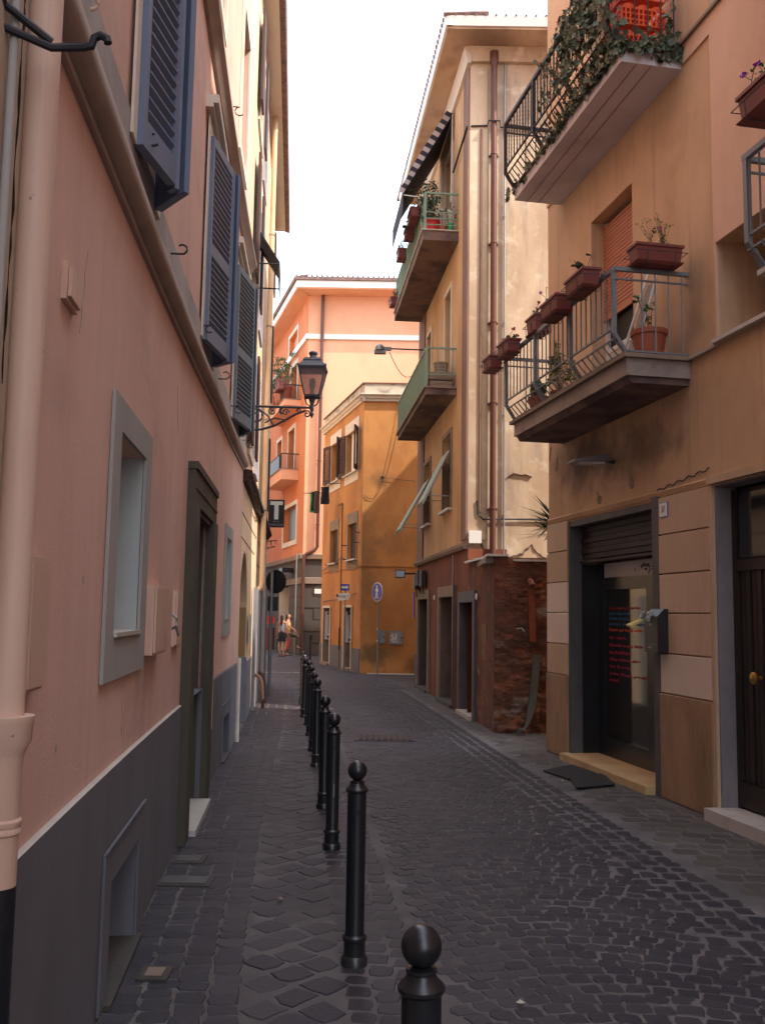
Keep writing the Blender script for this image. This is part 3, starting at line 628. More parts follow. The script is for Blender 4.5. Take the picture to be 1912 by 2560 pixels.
# ================================================================== CREAM HOUSE beyond (left)
CR = thing('cream_house', FC.pt(3, 0), 'cream plastered house with an arched passage, beyond the pink house', 'house')
cw = [(.9, 1.9, 4.0, 5.6), (2.9, 3.7, 4.0, 5.6), (7.2, 8.4, 3.9, 5.5), (.9, 1.9, 6.4, 8.2), (2.9, 3.7, 6.4, 8.2), (7.2, 8.4, 6.4, 8.1), (.9, 1.9, 9.0, 10.4), (2.9, 3.7, 9.0, 10.4), (7.2, 8.4, 8.9, 10.3)]
shopd = [(5.2, 6.0, 0, 2.1, .4), (6.5, 7.5, 0, 2.1, .4), (8.1, 9.3, 0, 2.1, .4)]
build(wall(FC, 0, 10.4, 0, 11.3, [(.12, 1.95, 0, 2.48, .6)] + shopd + [(*q, .25) for q in cw], step=2), 'wall', cream_plaster, CR)
mb = MB()   # spandrels turning the square head into a round arch
aw = (.12 + 1.95) / 2; ar = .915; z_s = 2.48 - ar * .85
for sgn in (-1, 1):
    N_ = 14; prev = None
    for k in range(N_ + 1):
        t = k / N_ * math.pi / 2; s_ = aw + sgn * ar * math.cos(t); z_ = z_s + ar * .85 * math.sin(t)
        if prev:
            ps, pz = prev
            mb.quad(FC.pt(ps, pz, -.003), FC.pt(s_, z_, -.003), FC.pt(s_, 2.48, -.003), FC.pt(ps, 2.48, -.003))
            mb.quad(FC.pt(ps, pz, -.003), FC.pt(s_, z_, -.003), FC.pt(s_, z_, -.598), FC.pt(ps, pz, -.598))
        prev = (s_, z_)
ar_o = build(mb, 'arch', cream_plaster, CR)
mb = MB(); fbox(mb, FC, 1.93, 1.948, .97, z_s, -.6, -.004); fbox(mb, FC, .122, .14, .97, z_s, -.6, -.004); fbox(mb, FC, .14, 1.93, .97, 2.478, -.62, -.6); build(mb, 'niche_lining', ochrewall, CR)
mb = MB(); fbox(mb, FC, 1.90, 1.946, 0, .96, -.6, .02); fbox(mb, FC, .122, .16, 0, .96, -.6, .02); fbox(mb, FC, .16, 1.9, 0, .96, -.64, -.58); fbox(mb, FC, 1.97, 3.4, 0, .90, .002, .03); build(mb, 'niche_base', bluegreybase, CR)
mb = MB()
for k, pts in enumerate([[(-.55, 1.75), (-.42, 1.9), (-.30, 1.8), (-.42, 1.62), (-.5, 1.72), (-.35, 1.95), (-.2, 1.9)], [(-.5, 1.45), (-.4, 1.50), (-.36, 1.38), (-.45, 1.28), (-.55, 1.3)], [(-.3, 1.42), (-.2, 1.43)]]):
    mb.tube([FC.pt(1.926, z, o) for o, z in pts], .010, 4)
build(mb, 'graffiti', blackm, CR)
mb = MB(); mb.tube([FC.pt(1.926, 1.55, -.6), FC.pt(1.926, 1.545, -.15)], .016, 4); build(mb, 'graffiti', galv, CR)
mb = MB(); fsweep(mb, FC, [(0, 3.36), (.05, 3.38), (.09, 3.44), (.12, 3.46), (.12, 3.52), (0, 3.54)], 0, 10.4, step=3); build(mb, 'cornice', rust, CR)
mb = MB(); mb.tube([FC.pt(s_, 3.40 - .05 * math.sin(s_ * 2.2) - .03, .10) for s_ in [k * .35 for k in range(0, 17)]], .012, 5); mb.tube([FC.pt(s_, 3.34 + .04 * math.sin(s_ * 1.7), .07) for s_ in [k * .4 for k in range(0, 24)]], .010, 5); build(mb, 'cable', iron, CR)
mb = MB(); fsweep(mb, FC, [(0, 11.2), (.24, 11.2), (.24, 11.32), (-.7, 11.4), (-.7, 11.3)], 0, 10.5, step=2); build(mb, 'eaves', whitetrim, CR)
mb = MB()
for k in range(34): s_ = k * .31; fsweep(mb, FC, [(.24, 11.20), (.34, 11.17), (.36, 11.26), (.24, 11.33)], s_, s_ + .29, step=1)
build(mb, 'gutter', tile_m, CR)
for j, (a, b, c, d) in enumerate(cw):
    mb = MB(); ring(mb, FC, a, b, c, d, .12, .003, .035); w = build(mb, 'window_frame', lavender if j % 3 else whitetrim, CR)
    mb = MB(); fbox(mb, FC, a, b, c, d, -.24, -.2); build(mb, 'pane', darkglass, w)
    if j % 3 != 1:
        m2 = MB(); fbox(m2, FC, a - .45, a, c, d, .05, .085); build(m2, 'shutter', brownshut, CR); m2 = MB(); fbox(m2, FC, b, b + .45, c, d, .05, .085); build(m2, 'shutter', brownshut, CR)
for z_, a, b in ((2.95, 0, 4.6), (2.62, 0, 3.8), (2.95, 5.2, 10.4), (2.5, 5.2, 10.4)):
    m2 = MB(); fbox(m2, FC, a, b, z_, z_ + .012, .001, .006); build(m2, 'groove', dark, CR)
for a, b in ((3.5, 3.72), (4.2, 4.45), (4.95, 5.2), (6.0, 6.2), (6.28, 6.5), (7.5, 7.7), (7.9, 8.1), (9.3, 9.6)):
    m2 = MB(); fbox(m2, FC, a, b, 0, 2.05, .031, .075 + .02 * rnd.random()); build(m2, 'pilaster', bluegreybase if a < 4 or rnd.random() < .5 else whitetrim, CR)
for a, b in ((5.2, 6.0), (6.5, 7.5), (8.1, 9.3)): m2 = MB(); fbox(m2, FC, a, b, 0, 2.1, -.41, -.37); build(m2, 'door', darkstone, CR)
mb = MB(); mb.lathe([(.05, 2.15), (.05, 11.2)], FC.pt(4.95, 0, .11), 14); mb.tube([FC.pt(4.95, 2.2, .11), FC.pt(4.95, 2.1, .10), FC.pt(4.92, 2.02, .03)], .05, 10); pp = build(mb, 'downpipe', cream_plaster, CR, smooth=40)
for z_ in (3.5, 5.2, 7.0, 8.8): m2 = MB(); m2.lathe([(.051, z_), (.062, z_ + .005), (.062, z_ + .03), (.051, z_ + .035)], FC.pt(4.95, 0, .11), 14); build(m2, 'collar', mould_m, pp)
m2 = MB(); fbox(m2, FC, 2.2, 2.6, 1.15, 1.6, .031, .05); tag(build(m2, 'poster', nichem, base=FC.pt(2.2, 1.15)), 'small pale blue poster on the cream house beside the arch', 'poster')
# awning
aw_f = MB(); aw = []
t = thing('window_awning', FC.pt(1.4, 7.4), 'dark pinstriped canvas awning let down over an upper window of the cream house', 'awning')
A0, A1 = 1.33, 2.15; zt, zb = 7.40, 6.90; oo = .36
mb = MB(); mb.hexa([FC.pt(A0, zt, .03), FC.pt(A1, zt, .03), FC.pt(A1, zb, oo), FC.pt(A0, zb, oo), FC.pt(A0, zt + .015, .04), FC.pt(A1, zt + .015, .04), FC.pt(A1, zb + .015, oo + .01), FC.pt(A0, zb + .015, oo + .01)]); build(mb, 'canopy', awn_m, t)
mb = MB(); fbox(mb, FC, A0, A1, zb - .30, zb, oo - .004, oo + .004); build(mb, 'valance', awn_m, t)
mb = MB()
for k in range(14): s_ = A0 + (k + .5) * (A1 - A0) / 14; mb.hexa([FC.pt(s_, zt - .002, .03), FC.pt(s_ + .02, zt - .002, .03), FC.pt(s_ + .02, zb - .002, oo), FC.pt(s_, zb - .002, oo), FC.pt(s_, zt - .006, .03), FC.pt(s_ + .02, zt - .006, .03), FC.pt(s_ + .02, zb - .006, oo), FC.pt(s_, zb - .006, oo)]); fbox(mb, FC, s_, s_ + .02, zb - .29, zb - .01, oo - .008, oo - .0045)
build(mb, 'stripes', awn_w, t)
mb = MB(); mb.tube([FC.pt(A0, 6.88, 0), FC.pt(A0, 6.88, oo)], .012, 6); mb.tube([FC.pt(A1, 6.78, 0), FC.pt(A1, 6.78, oo)], .012, 6); build(mb, 'arm', iron, t)
# ---- ornate street lantern
LN = thing('street_lantern', (-1.86, 12.6, 4.3), 'old style black street lantern on a scrolled iron wall bracket', 'street lamp')
def P_(x, z, y=12.6): return (x, y, z)
mb = MB(); mb.tube([P_(-1.86, 4.43), P_(-1.0, 4.42)], .017, 8)
def scroll(cx, cz, r, turns, a0, dirn, thick=.013):
    pts = []; n_ = int(14 * turns)
    for k in range(n_ + 1): t = k / n_; a = a0 + dirn * t * turns * 2 * math.pi; rr = r * (1 - .82 * t); pts.append(P_(cx + rr * math.cos(a), cz + rr * math.sin(a)))
    mb.tube(pts, thick, 6)
scroll(-1.74, 4.29, .10, 1.4, math.pi * .5, -1); scroll(-1.52, 4.36, .055, 1.3, math.pi * .5, 1, .011); scroll(-1.34, 4.35, .05, 1.3, 0, 1, .010); scroll(-1.16, 4.37, .035, 1.2, math.pi, -1, .009); scroll(-1.05, 4.33, .05, 1.3, math.pi * .6, -1, .012)
mb.tube([P_(-1.86, 4.12), P_(-1.78, 4.10), P_(-1.66, 4.11), P_(-1.50, 4.16), P_(-1.35, 4.24), P_(-1.2, 4.33), P_(-1.07, 4.38)], .016, 7)
mb.tube([P_(-1.84, 4.4), P_(-1.70, 4.39), P_(-1.58, 4.30), P_(-1.50, 4.17)], .013, 6); mb.tube([P_(-1.62, 4.20), P_(-1.5, 4.27), P_(-1.36, 4.25)], .011, 6)
mb.tube([P_(-1.4, 4.42), P_(-1.42, 4.36), P_(-1.38, 4.33)], .022, 6)
fb = MB(); mb.box(-1.88, -1.85, 12.57, 12.63, 4.05, 4.5); build(mb, 'bracket', lantern_m, LN, smooth=50)
lx, ly = -.985, 12.6
def fr4(mb, r0, z0, r1, z1):
    mb.hexa([(lx - r0, ly - r0, z0), (lx + r0, ly - r0, z0), (lx + r0, ly + r0, z0), (lx - r0, ly + r0, z0), (lx - r1, ly - r1, z1), (lx + r1, ly - r1, z1), (lx + r1, ly + r1, z1), (lx - r1, ly + r1, z1)])
mb = MB(); mb.lathe([(.0, 4.27), (.012, 4.29), (.03, 4.33), (.015, 4.36), (.03, 4.40), (.018, 4.44), (.035, 4.50), (.05, 4.55), (.0, 4.56)], (lx, ly, 0), 12)
for sx in (-1, 1):
    mb.tube([(lx + sx * .02, ly, 4.44), (lx + sx * .07, ly, 4.47), (lx + sx * .105, ly, 4.57)], .010, 6)
build(mb, 'finial', lantern_m, LN, smooth=40)
mb = MB(); fr4(mb, .10, 4.56, .105, 4.585); fr4(mb, .185, 4.93, .195, 4.965)
for sx in (-1, 1):
    for sy in (-1, 1): mb.tube([(lx + sx * .10, ly + sy * .10, 4.58), (lx + sx * .175, ly + sy * .175, 4.93)], .010, 4)
build(mb, 'cage', lantern_m, LN)
mb = MB(); fr4(mb, .195, 4.966, .12, 5.06); fr4(mb, .13, 5.061, .105, 5.10); mb.lathe([(.06, 5.10), (.05, 5.13), (.045, 5.15), (.062, 5.17), (.06, 5.19), (.03, 5.21), (.0, 5.22)], (lx, ly, 0), 14)
for sx in (-1, 1):
    for sy in (-1, 1): mb.lathe([(.012, 4.96), (.014, 4.985), (.0, 5.0)], (lx + sx * .185, ly + sy * .185, 0), 6)
build(mb, 'roof', lantern_m, LN, smooth=30)
for k in range(4):
    a = k * math.pi / 2; c, s_ = math.cos(a), math.sin(a); mb = MB()
    q = [(-.095, .096, 4.586), (.095, .096, 4.586), (.168, .17, 4.928), (-.168, .17, 4.928)]; q2 = [(x, y - .004, z) for x, y, z in q]
    R_ = lambda p: (lx + p[0] * c - p[1] * s_, ly + p[0] * s_ + p[1] * c, p[2])
    mb.hexa([R_(q2[0]), R_(q2[1]), R_(q[1]), R_(q[0]), R_(q2[3]), R_(q2[2]), R_(q[2]), R_(q[3])]); build(mb, 'glass_pane', lampglass, LN)
mb = MB(); mb.lathe([(.03, 4.586), (.03, 4.66), (.022, 4.67), (.045, 4.72), (.05, 4.77), (.035, 4.82), (.0, 4.84)], (lx, ly, 0), 12); build(mb, 'bulb', curtain, LN, smooth=40)
# unseen block added to shade the yellow house from sun along the cross street
XH = thing('cross_street_shade_block', (6.5, 24, 0), 'unseen house block added behind the tall ochre house to shade the yellow house', 'house')
fx_ = Frame((6.6, 22.3), (6.6, 31.9), 1); fx_.n = Vector((-1, 0, 0))
build(wall(fx_, 0, 9.6, 0, 12.5, [(1.2, 2.2, 4, 5.8, .3), (1.2, 2.2, 7.5, 9.3, .3), (1.3, 2.3, 0, 2.4, .4)]), 'wall', cream_plaster, XH)
mb = MB(); mb.box(7.27, 15, 22.3, 31.9, 0, 12.45); build(mb, 'unseen_bulk', cream_plaster, XH)
# unseen block added beyond the cream house to cut sky light at the bend
SH = thing('side_street_shade_block', (-5, 30, 0), 'unseen house block added behind the cream house to darken the bend', 'house')
fs_ = Frame((-4.9, 24.4), (-11.6, 48.4), 1); fs_.n = Vector((24, 6.7, 0)).normalized()
build(wall(fs_, 0, 25, 0, 12.5, [(2, 3, 4, 6, .3), (6, 7, 4, 6, .3), (10, 11, 4, 6, .3), (2, 3, 0, 2.4, .4), (8, 9.4, 0, 2.4, .4)]), 'wall', cream_plaster, SH)
mb = MB(); q0, q1 = fs_.pt(0, 0, -.66), fs_.pt(25, 0, -.66); mb.hexa([(q0.x, q0.y, 0), (q1.x, q1.y, 0), (-22, 48, 0), (-14, 24.4, 0), (q0.x, q0.y, 12.4), (q1.x, q1.y, 12.4), (-22, 48, 12.4), (-14, 24.4, 12.4)]); build(mb, 'unseen_bulk', cream_plaster, SH)
mb = MB(); mb.hexa([(-2.95 - .66, 12.45, 0), (-3.6, 22.75, 0), (-13, 22.75, 0), (-13, 12.45, 0), (-2.95 - .66, 12.45, 11.25), (-3.6, 22.75, 11.25), (-13, 22.75, 11.25), (-13, 12.45, 11.25)]); build(mb, 'unseen_bulk', cream_plaster, CR)
# tobacconist sign
TS = thing('tobacconist_sign', (-2.78, 22.5, 3.6), 'dark hanging sign with a large white T on the far end of the cream house', 'sign')
fT = front(0, 22.5); fT.P0 = Vector((0, 22.5, 0))
mb = MB(); fbox(mb, fT, -2.74, -2.36, 3.66, 4.33, -.06, .0); build(mb, 'panel', signblack, TS)
mb = MB(); fbox(mb, fT, -2.70, -2.40, 4.20, 4.29, .001, .006); fbox(mb, fT, -2.60, -2.50, 3.85, 4.20, .001, .006); build(mb, 'letter', signwhite, TS)
build(text_mb('SALI E', .055, fT, -2.55, 3.80, .002), 'lettering', galv, TS); build(text_mb('TABACCHI', .068, fT, -2.55, 3.72, .002), 'lettering', galv, TS)
mb = MB(); mb.tube([(-2.83, 22.53, 4.25), (-2.72, 22.53, 4.25)], .012, 6); mb.tube([(-2.83, 22.53, 3.75), (-2.72, 22.53, 3.75)], .012, 6); build(mb, 'bracket', iron, TS)
mb = MB(); x0_ = -2.80
for k in range(3):
    mb.tube([(x0_ + .1 * k + .07 * math.cos(a), 22.45, 3.22 + .02 * k + .07 * math.sin(a)) for a in [q * .6 for q in range(9)]], .008, 5)
mb.tube([(x0_, 22.45, 3.32), (-2.5, 22.45, 3.34)], .01, 5); mb.tube([(x0_, 22.45, 3.12), (-2.55, 22.45, 3.2)], .01, 5)
tag(build(mb, 'wrought_iron_scroll', rust, base=(x0_, 22.45, 3.1)), 'small rusty scrolled iron ornament under the tobacconist sign', 'ornament')
# pole sign seen from behind
RS = thing('round_sign', (-2.17, 18.7, 0), 'dark back of a round road sign on a post by the cream house', 'road sign')
mb = MB(); mb.tube([(-2.17, 18.72, 0), (-2.17, 18.72, 2.45)], .032, 12); build(mb, 'post', galv, RS, smooth=40)
mb = MB(); mb.disc((-2.10, 18.76, 2.24), (.45, 1, 0), .235, .012, 32); build(mb, 'disc', signblack, RS)
mb = MB(); mb.box(-2.25, -2.04, 18.76, 18.772, 1.66, 1.94); build(mb, 'plate', signblack, RS)
for yy, lb in ((16.6, 'nearer'), (17.5, 'farther')):
    mb = MB(); xw = X_wal(yy); mb.tube([(xw + .02, yy, .52), (xw + .10, yy - .05, .55), (xw + .17, yy - .1, .50), (xw + .21, yy - .15, .40), (xw + .24, yy - .2, 0)], .03, 8)
    tag(build(mb, 'bent_rail', rust, smooth=40, base=(xw, yy, 0)), f'rusty bent iron guard pipe at the foot of the cream house, the {lb} one', 'guard rail', 'bent iron guards')

# ================================================================== TAN HOUSE with the shop (right, near)
AH = thing('tan_house', FA.pt(3, 0), 'tan plastered house with travertine panels, number 37 and a dark shop door on the right', 'house')
opsA = [(.68, 2.84, 0, 2.77, .56), (3.92, 5.6, 0, 2.78, .20), (1.38, 2.43, 3.99, 6.18, .22), (1.38, 2.43, 7.0, 9.2, .22), (4.05, 5.9, 4.03, 4.88, .5), (4.0, 5.6, 7.05, 8.6, .35), (6.4, 7.6, 4.0, 6.1, .3)]
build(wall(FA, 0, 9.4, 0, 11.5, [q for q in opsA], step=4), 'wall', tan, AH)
mb = MB(); e9 = FA.pt(9.4, 0, -.66); mb.hexa([FA.pt(0, 0, -.66), (e9.x, e9.y, 0), (14, e9.y, 0), (14, 11.81, 0), FA.pt(0, 11.45, -.66), (e9.x, e9.y, 11.45), (14, e9.y, 11.45), (14, 11.81, 11.45)]); build(mb, 'unseen_bulk', tan, AH)
TH = thing('tall_shade_block', FA.pt(12, 0), 'unseen tall house added behind the viewer on the right to shade the pink house', 'house')  # added out of view; its height keeps sun off the pink wall
build(wall(FA, 9.41, 22, 0, 18, [(11, 12.2, 4, 6, .3), (14, 15.2, 4, 6, .3), (11, 12.2, 8, 10, .3), (14, 15.2, 8, 10, .3)], step=4), 'wall', tanpink, TH)
mb = MB(); e8 = FA.pt(22, 0, -.66); mb.hexa([(e9.x, e9.y - .01, 0), (e8.x, e8.y, 0), (16, e8.y, 0), (16, e9.y - .01, 0), (e9.x, e9.y - .01, 17.95), (e8.x, e8.y, 17.95), (16, e8.y, 17.95), (16, e9.y - .01, 17.95)]); build(mb, 'unseen_bulk', tanpink, TH)
mb = MB()
for z_ in (4, 8):
    for s_ in (11, 14): fbox(mb, FA, s_, s_ + 1.2, z_, z_ + 2, -.31, -.28)
build(mb, 'windows', darkglass, TH, kind='stuff')
# pale pink upper plaster, a finger proud of the tan
mb = wall(FA, 4.02, 9.4, 4.03, 7.0, [(4.05, 5.9, 4.03, 4.88, .02), (6.4, 7.6, 4.0, 6.1, .02)], o=.02, cap=.02, step=4)
for a, b, c, d in ((3.55, 4.02, 6.82, 7.0),): fbox(mb, FA, a, b, c, d, .002, .02)
fbox(mb, FA, 0, 3.55, 6.95, 7.0, .002, .02); build(mb, 'upper_render', tanpink, AH)
mb = MB(); fsweep(mb, FA, [(0, 7.0), (.05, 7.0), (.05, 7.03), (0, 7.045)], 3.4, 9.4, step=5); build(mb, 'string_course', brownband, AH)
mb = MB(); fsweep(mb, FA, [(.0, 3.965), (.035, 3.965), (.04, 3.99), (0, 4.0)], 3.52, 4.02, step=1); fsweep(mb, FA, [(-.45, 3.99), (.07, 3.985), (.07, 4.02), (-.45, 4.028)], 4.03, 6.2, step=1); build(mb, 'sill', marble, AH)
mb = MB(); fbox(mb, FA, 4.05, 5.9, 4.03, 4.88, -.51, -.47); fbox(mb, FA, 4.3, 4.42, 4.03, 4.86, -.469, -.40); wn_ = build(mb, 'window', darkstone, AH)
mb = MB(); fbox(mb, FA, 4.45, 5.85, 4.1, 4.8, -.468, -.45); build(mb, 'pane', darkglass, wn_)
mb = MB(); fbox(mb, FA, 4.0, 5.6, 7.06, 8.6, -.36, -.32); build(mb, 'window', darkglass, AH)
# roller shutters
def roller_set(f, a, b, z0, z1, o, ml, parent, pitch=.045):
    mb = MB(); fbox(mb, f, a, b, z0, z0 + .05, o, o + .02); r = build(mb, 'roller_shutter', ml, parent)
    sm = MB(); w = b - a
    pr = [(0, 0), (.012, .004), (.016, pitch * .5), (.012, pitch - .006), (0, pitch - .002)]
    d, n = f.d, f.n
    sm.v = [d * x + n * p[0] + Vector((0, 0, p[1])) for x in (0, w) for p in pr]
    sm.f = [[0, 1, 2, 3, 4][::-1], [5, 6, 7, 8, 9]] + [[k, (k + 1) % 5, 5 + (k + 1) % 5, 5 + k] for k in range(5)]
    me = localmesh(sm, 'slat', ml); k = int((z1 - z0 - .05) / pitch)
    for i in range(k): inst('slat', me, r, f.pt(a, z0 + .05 + pitch * i, o))
    return r
roller_set(FA, 1.395, 2.415, 5.0, 6.17, -.16, roller, AH)
mb = MB(); fbox(mb, FA, 1.38, 1.44, 3.99, 6.17, -.22, -.165); fbox(mb, FA, 2.37, 2.43, 3.99, 5.0, -.22, -.165); fbox(mb, FA, 1.44, 2.37, 4.62, 4.67, -.22, -.17); bd = build(mb, 'balcony_door', whitem, AH)
mb = MB(); fbox(mb, FA, 1.44, 2.37, 4.0, 4.62, -.215, -.18); build(mb, 'curtain', curtain, bd)
mb = MB(); fbox(mb, FA, 1.44, 2.37, 4.67, 6.17, -.22, -.20); build(mb, 'pane', dark, bd)
mb = MB(); fbox(mb, FA, 1.38, 2.43, 7.0, 9.2, -.22, -.19); build(mb, 'balcony_door', darkglass, AH)
# travertine panels
zj = [.0, .955, 1.32, 1.69, 2.055, 2.425, 2.785]
def panels(s0, s1, new, o=.028):
    for i, (a, b) in enumerate(zip(zj, zj[1:])):
        mb = MB(); oo = o + (.012 if i == 0 else 0) + rnd.uniform(0, .003); a2 = a + .006; b2 = b - .006; c = .004
        p0 = [FA.pt(s0, a2, .001), FA.pt(s1, a2, .001), FA.pt(s1, b2, .001), FA.pt(s0, b2, .001)]
        p1 = [FA.pt(s0, a2, oo - c), FA.pt(s1, a2, oo - c), FA.pt(s1, b2, oo - c), FA.pt(s0, b2, oo - c)]
        p2 = [FA.pt(s0 + c, a2 + c, oo), FA.pt(s1 - c, a2 + c, oo), FA.pt(s1 - c, b2 - c, oo), FA.pt(s0 + c, b2 - c, oo)]
        mb.add(p0 + p1 + p2, [(0, 1, 5, 4), (1, 2, 6, 5), (2, 3, 7, 6), (3, 0, 4, 7), (4, 5, 9, 8), (5, 6, 10, 9), (6, 7, 11, 10), (7, 4, 8, 11), (8, 9, 10, 11)])
        ml = traver_new if i in new else (traver_low if i == 0 else traver)
        build(mb, 'stone_panel', ml, AH, label='newer paler stone panel' if i in new else None)
panels(.0, .66, (2, 3)); panels(2.955, 3.86, (1,)); panels(5.66, 7.4, ()); panels(7.42, 9.2, ())
mb = MB(); fbox(mb, FA, 3.862, 3.915, 0, 2.785, .001, .03); fbox(mb, FA, 3.86, 5.7, 2.79, 2.85, -.01, .05); build(mb, 'door_frame', traver, AH)
mb = MB(); fsweep(mb, FA, [(.001, 2.79), (.012, 2.79), (.03, 2.84), (.001, 2.86)], .0, 3.86, step=1); build(mb, 'rendered_edge', tan, AH)
# shop front
SF = MB(); fbox(SF, FA, .665, .70, 0, 2.77, -.14, .012); fbox(SF, FA, .70, 2.82, 2.70, 2.765, -.14, .006); build(SF, 'door_surround', greystone, AH)
mb = MB(); fbox(mb, FA, 2.82, 2.95, 0, 2.80, -.14, .03); build(mb, 'door_surround', greystone, AH)
mb = MB()
for i in range(6): fbox(mb, FA, .705, 2.815, 2.32 + i * .062, 2.32 + i * .062 + .056, -.18, -.15 + .012 * (i % 2))
fbox(mb, FA, .705, 2.815, 2.27, 2.30, -.19, -.12); build(mb, 'shutter_box', iron, AH)
sh = MB(); fbox(sh, FA, .682, .72, .05, 2.26, -.45, -.141); fbox(sh, FA, .72, .86, .05, 2.26, -.45, -.33); fbox(sh, FA, .86, 2.82, 1.96, 2.10, -.45, -.33); fbox(sh, FA, .86, 2.82, .05, .28, -.45, -.33); fbox(sh, FA, 1.98, 2.2, .28, 1.96, -.45, -.32); fbox(sh, FA, 2.62, 2.82, .28, 1.96, -.45, -.33)
sdoor = build(sh, 'shop_door', blackm, AH)
mb = MB(); fbox(mb, FA, .86, 1.98, .28, 1.96, -.38, -.37); fbox(mb, FA, 2.2, 2.62, .28, 1.96, -.38, -.37); build(mb, 'glass', glass_d, sdoor)
mb = MB(); fbox(mb, FA, .88, 2.80, 2.10, 2.265, -.36, -.345); sp = build(mb, 'transom_panel', whitem, sdoor)
mb = MB()
for k in range(70):
    s_ = 1.9 + rnd.gauss(.25, .22); z_ = 2.225 - abs(rnd.gauss(0, .045)); q = rnd.uniform(.008, .02)
    if 1.4 < s_ < 2.7 and z_ > 2.11: mb.disc(FA.pt(s_, z_, -.3445), FA.n, q, .0015 + .0004 * (k % 5), 6)
build(mb, 'painted_vines', material('painted_grapes', (.10, .04, .08), .6, [((.04, .09, .04), (18, 18, 18), .5, .55, 1), ((.35, .08, .05), (25, 25, 25), .62, .66, 1)]), sdoor)
inks = {'r': material('red_lettering', (.35, .012, .02), .5), 'b': material('blue_lettering', (.02, .12, .25), .5), 'o': material('orange_lettering', (.75, .09, .02), .5), 'm': material('magenta_lettering', (.42, .015, .07), .5)}
y_ = 1.80
rows = [('r', 1.735, [.8]), ('b', 1.675, [.52]), ('b', 1.615, [.20, .26]), ('b', 1.555, [.3, .3, .2]), ('o', 1.49, [.22, .1, .18, .2]), ('m', 1.40, [.12, .26]), ('m', 1.315, [.30, .24, .2]), ('m', 1.235, [.55]), ('m', 1.155, [.2, .28, .2]), ('m', 1.075, [.16, .08, .2]), ('m', .995, [.24, .26, .34]), ('m', .92, [.24])]
for c, z_, ws in rows:   # unreadable small lettering: irregular strokes word by word
    mb = MB(); s_ = .95
    for w in ws:
        e = s_ + w
        while s_ < e:
            lw = rnd.uniform(.018, .03); h = rnd.choice((.022, .026, .034)); z1 = z_ - (.008 if rnd.random() < .2 else 0)
            fbox(mb, FA, s_, s_ + .007, z1, z1 + h, -.3695, -.3685)
            if rnd.random() < .8: fbox(mb, FA, s_ + .007, s_ + lw - .004, z1 + rnd.choice((0, .009, h - .006)), z1 + rnd.choice((.006, .015, .015)) + .006, -.3695, -.3685)
            if rnd.random() < .6: fbox(mb, FA, s_ + lw - .010, s_ + lw - .004, z1, z1 + h * .8, -.3695, -.3684)
            s_ += lw
        s_ += .035
    build(mb, 'lettering', inks[c], sdoor)
mb = MB(); fbox(mb, FA, .66, 2.82, -.02, .075, -.55, .13); build(mb, 'threshold', material('yellow_travertine', (.62, .42, .22), .5, [((.45, .27, .12), (3, 3, 3), .45, .65, .6)]), AH)
# right-hand house door
mb = MB(); fbox(mb, FA, 3.917, 3.93, .1, 2.78, -.19, .0); fbox(mb, FA, 3.93, 5.58, 2.765, 2.78, -.19, -.002); build(mb, 'jamb', material('lilac_grey_stone', (.26, .22, .23), .7, [((.17, .14, .15), (4, 4, 2), .45, .65, .6)], [FINE]), AH)
mb = MB(); fbox(mb, FA, 3.935, 5.58, .1, 2.74, -.20, -.17); fbox(mb, FA, 3.935, 3.985, .1, 2.74, -.17, -.14); fbox(mb, FA, 3.985, 5.58, 2.05, 2.14, -.17, -.13); fbox(mb, FA, 3.985, 5.58, .12, .32, -.17, -.14); bd = build(mb, 'house_door', wooddoor, AH)
for i in range(20): m2 = MB(); s_ = 3.96 + i * .08; fbox(m2, FA, s_, s_ + .058, .33, 2.045, -.17, -.143 - .010 * (i % 2)); build(m2, 'board', wooddoor, bd)
m2 = MB(); fbox(m2, FA, 4.02, 5.5, 2.16, 2.70, -.17, -.155); build(m2, 'transom_pane', darkglass, bd)
m2 = MB(); c = FA.pt(4.30, 1.18, -.145); m2.tube([c, c + FA.n * .03, c + FA.n * .045, c + FA.n * .07, c + FA.n * .085], [.02, .018, .045, .05, .03], 16); build(m2, 'knob', brass, bd, smooth=50)
mb = MB(); fbox(mb, FA, 3.90, 5.7, .0, .10, -.20, .15); build(mb, 'doorstep', marble, AH)
# spalls where the render has come off
for s_, z_ in ((.25, 3.45), (.02, 3.62)): mb = MB(); mb.hexa([FA.pt(s_, z_, .001), FA.pt(s_ + .03, z_ - .02, .001), FA.pt(s_ + .03, z_ - .02, .004), FA.pt(s_, z_, .004), FA.pt(s_ + .05, z_ + .16, .001), FA.pt(s_ + .08, z_ + .15, .001), FA.pt(s_ + .08, z_ + .15, .004), FA.pt(s_ + .05, z_ + .16, .004)]); build(mb, 'spall', concrete_d, AH)
for s_, z_ in ((1.55, 2.93), (2.35, 3.0)): mb = MB(); mb.disc(FA.pt(s_, z_, 0), FA.n, .05, .012, 7); mb.tube([FA.pt(s_, z_, .01), FA.pt(s_, z_ + .09, .03)], .006, 4); build(mb, 'cut_bracket', brownband, AH)
mb = MB(); pts = [FA.pt(2.9 + .05 * k, 2.86 + .014 * math.sin(k * 1.7) + .004 * k, .012) for k in range(20)]; mb.tube(pts, .006, 4); build(mb, 'cable', iron, AH)

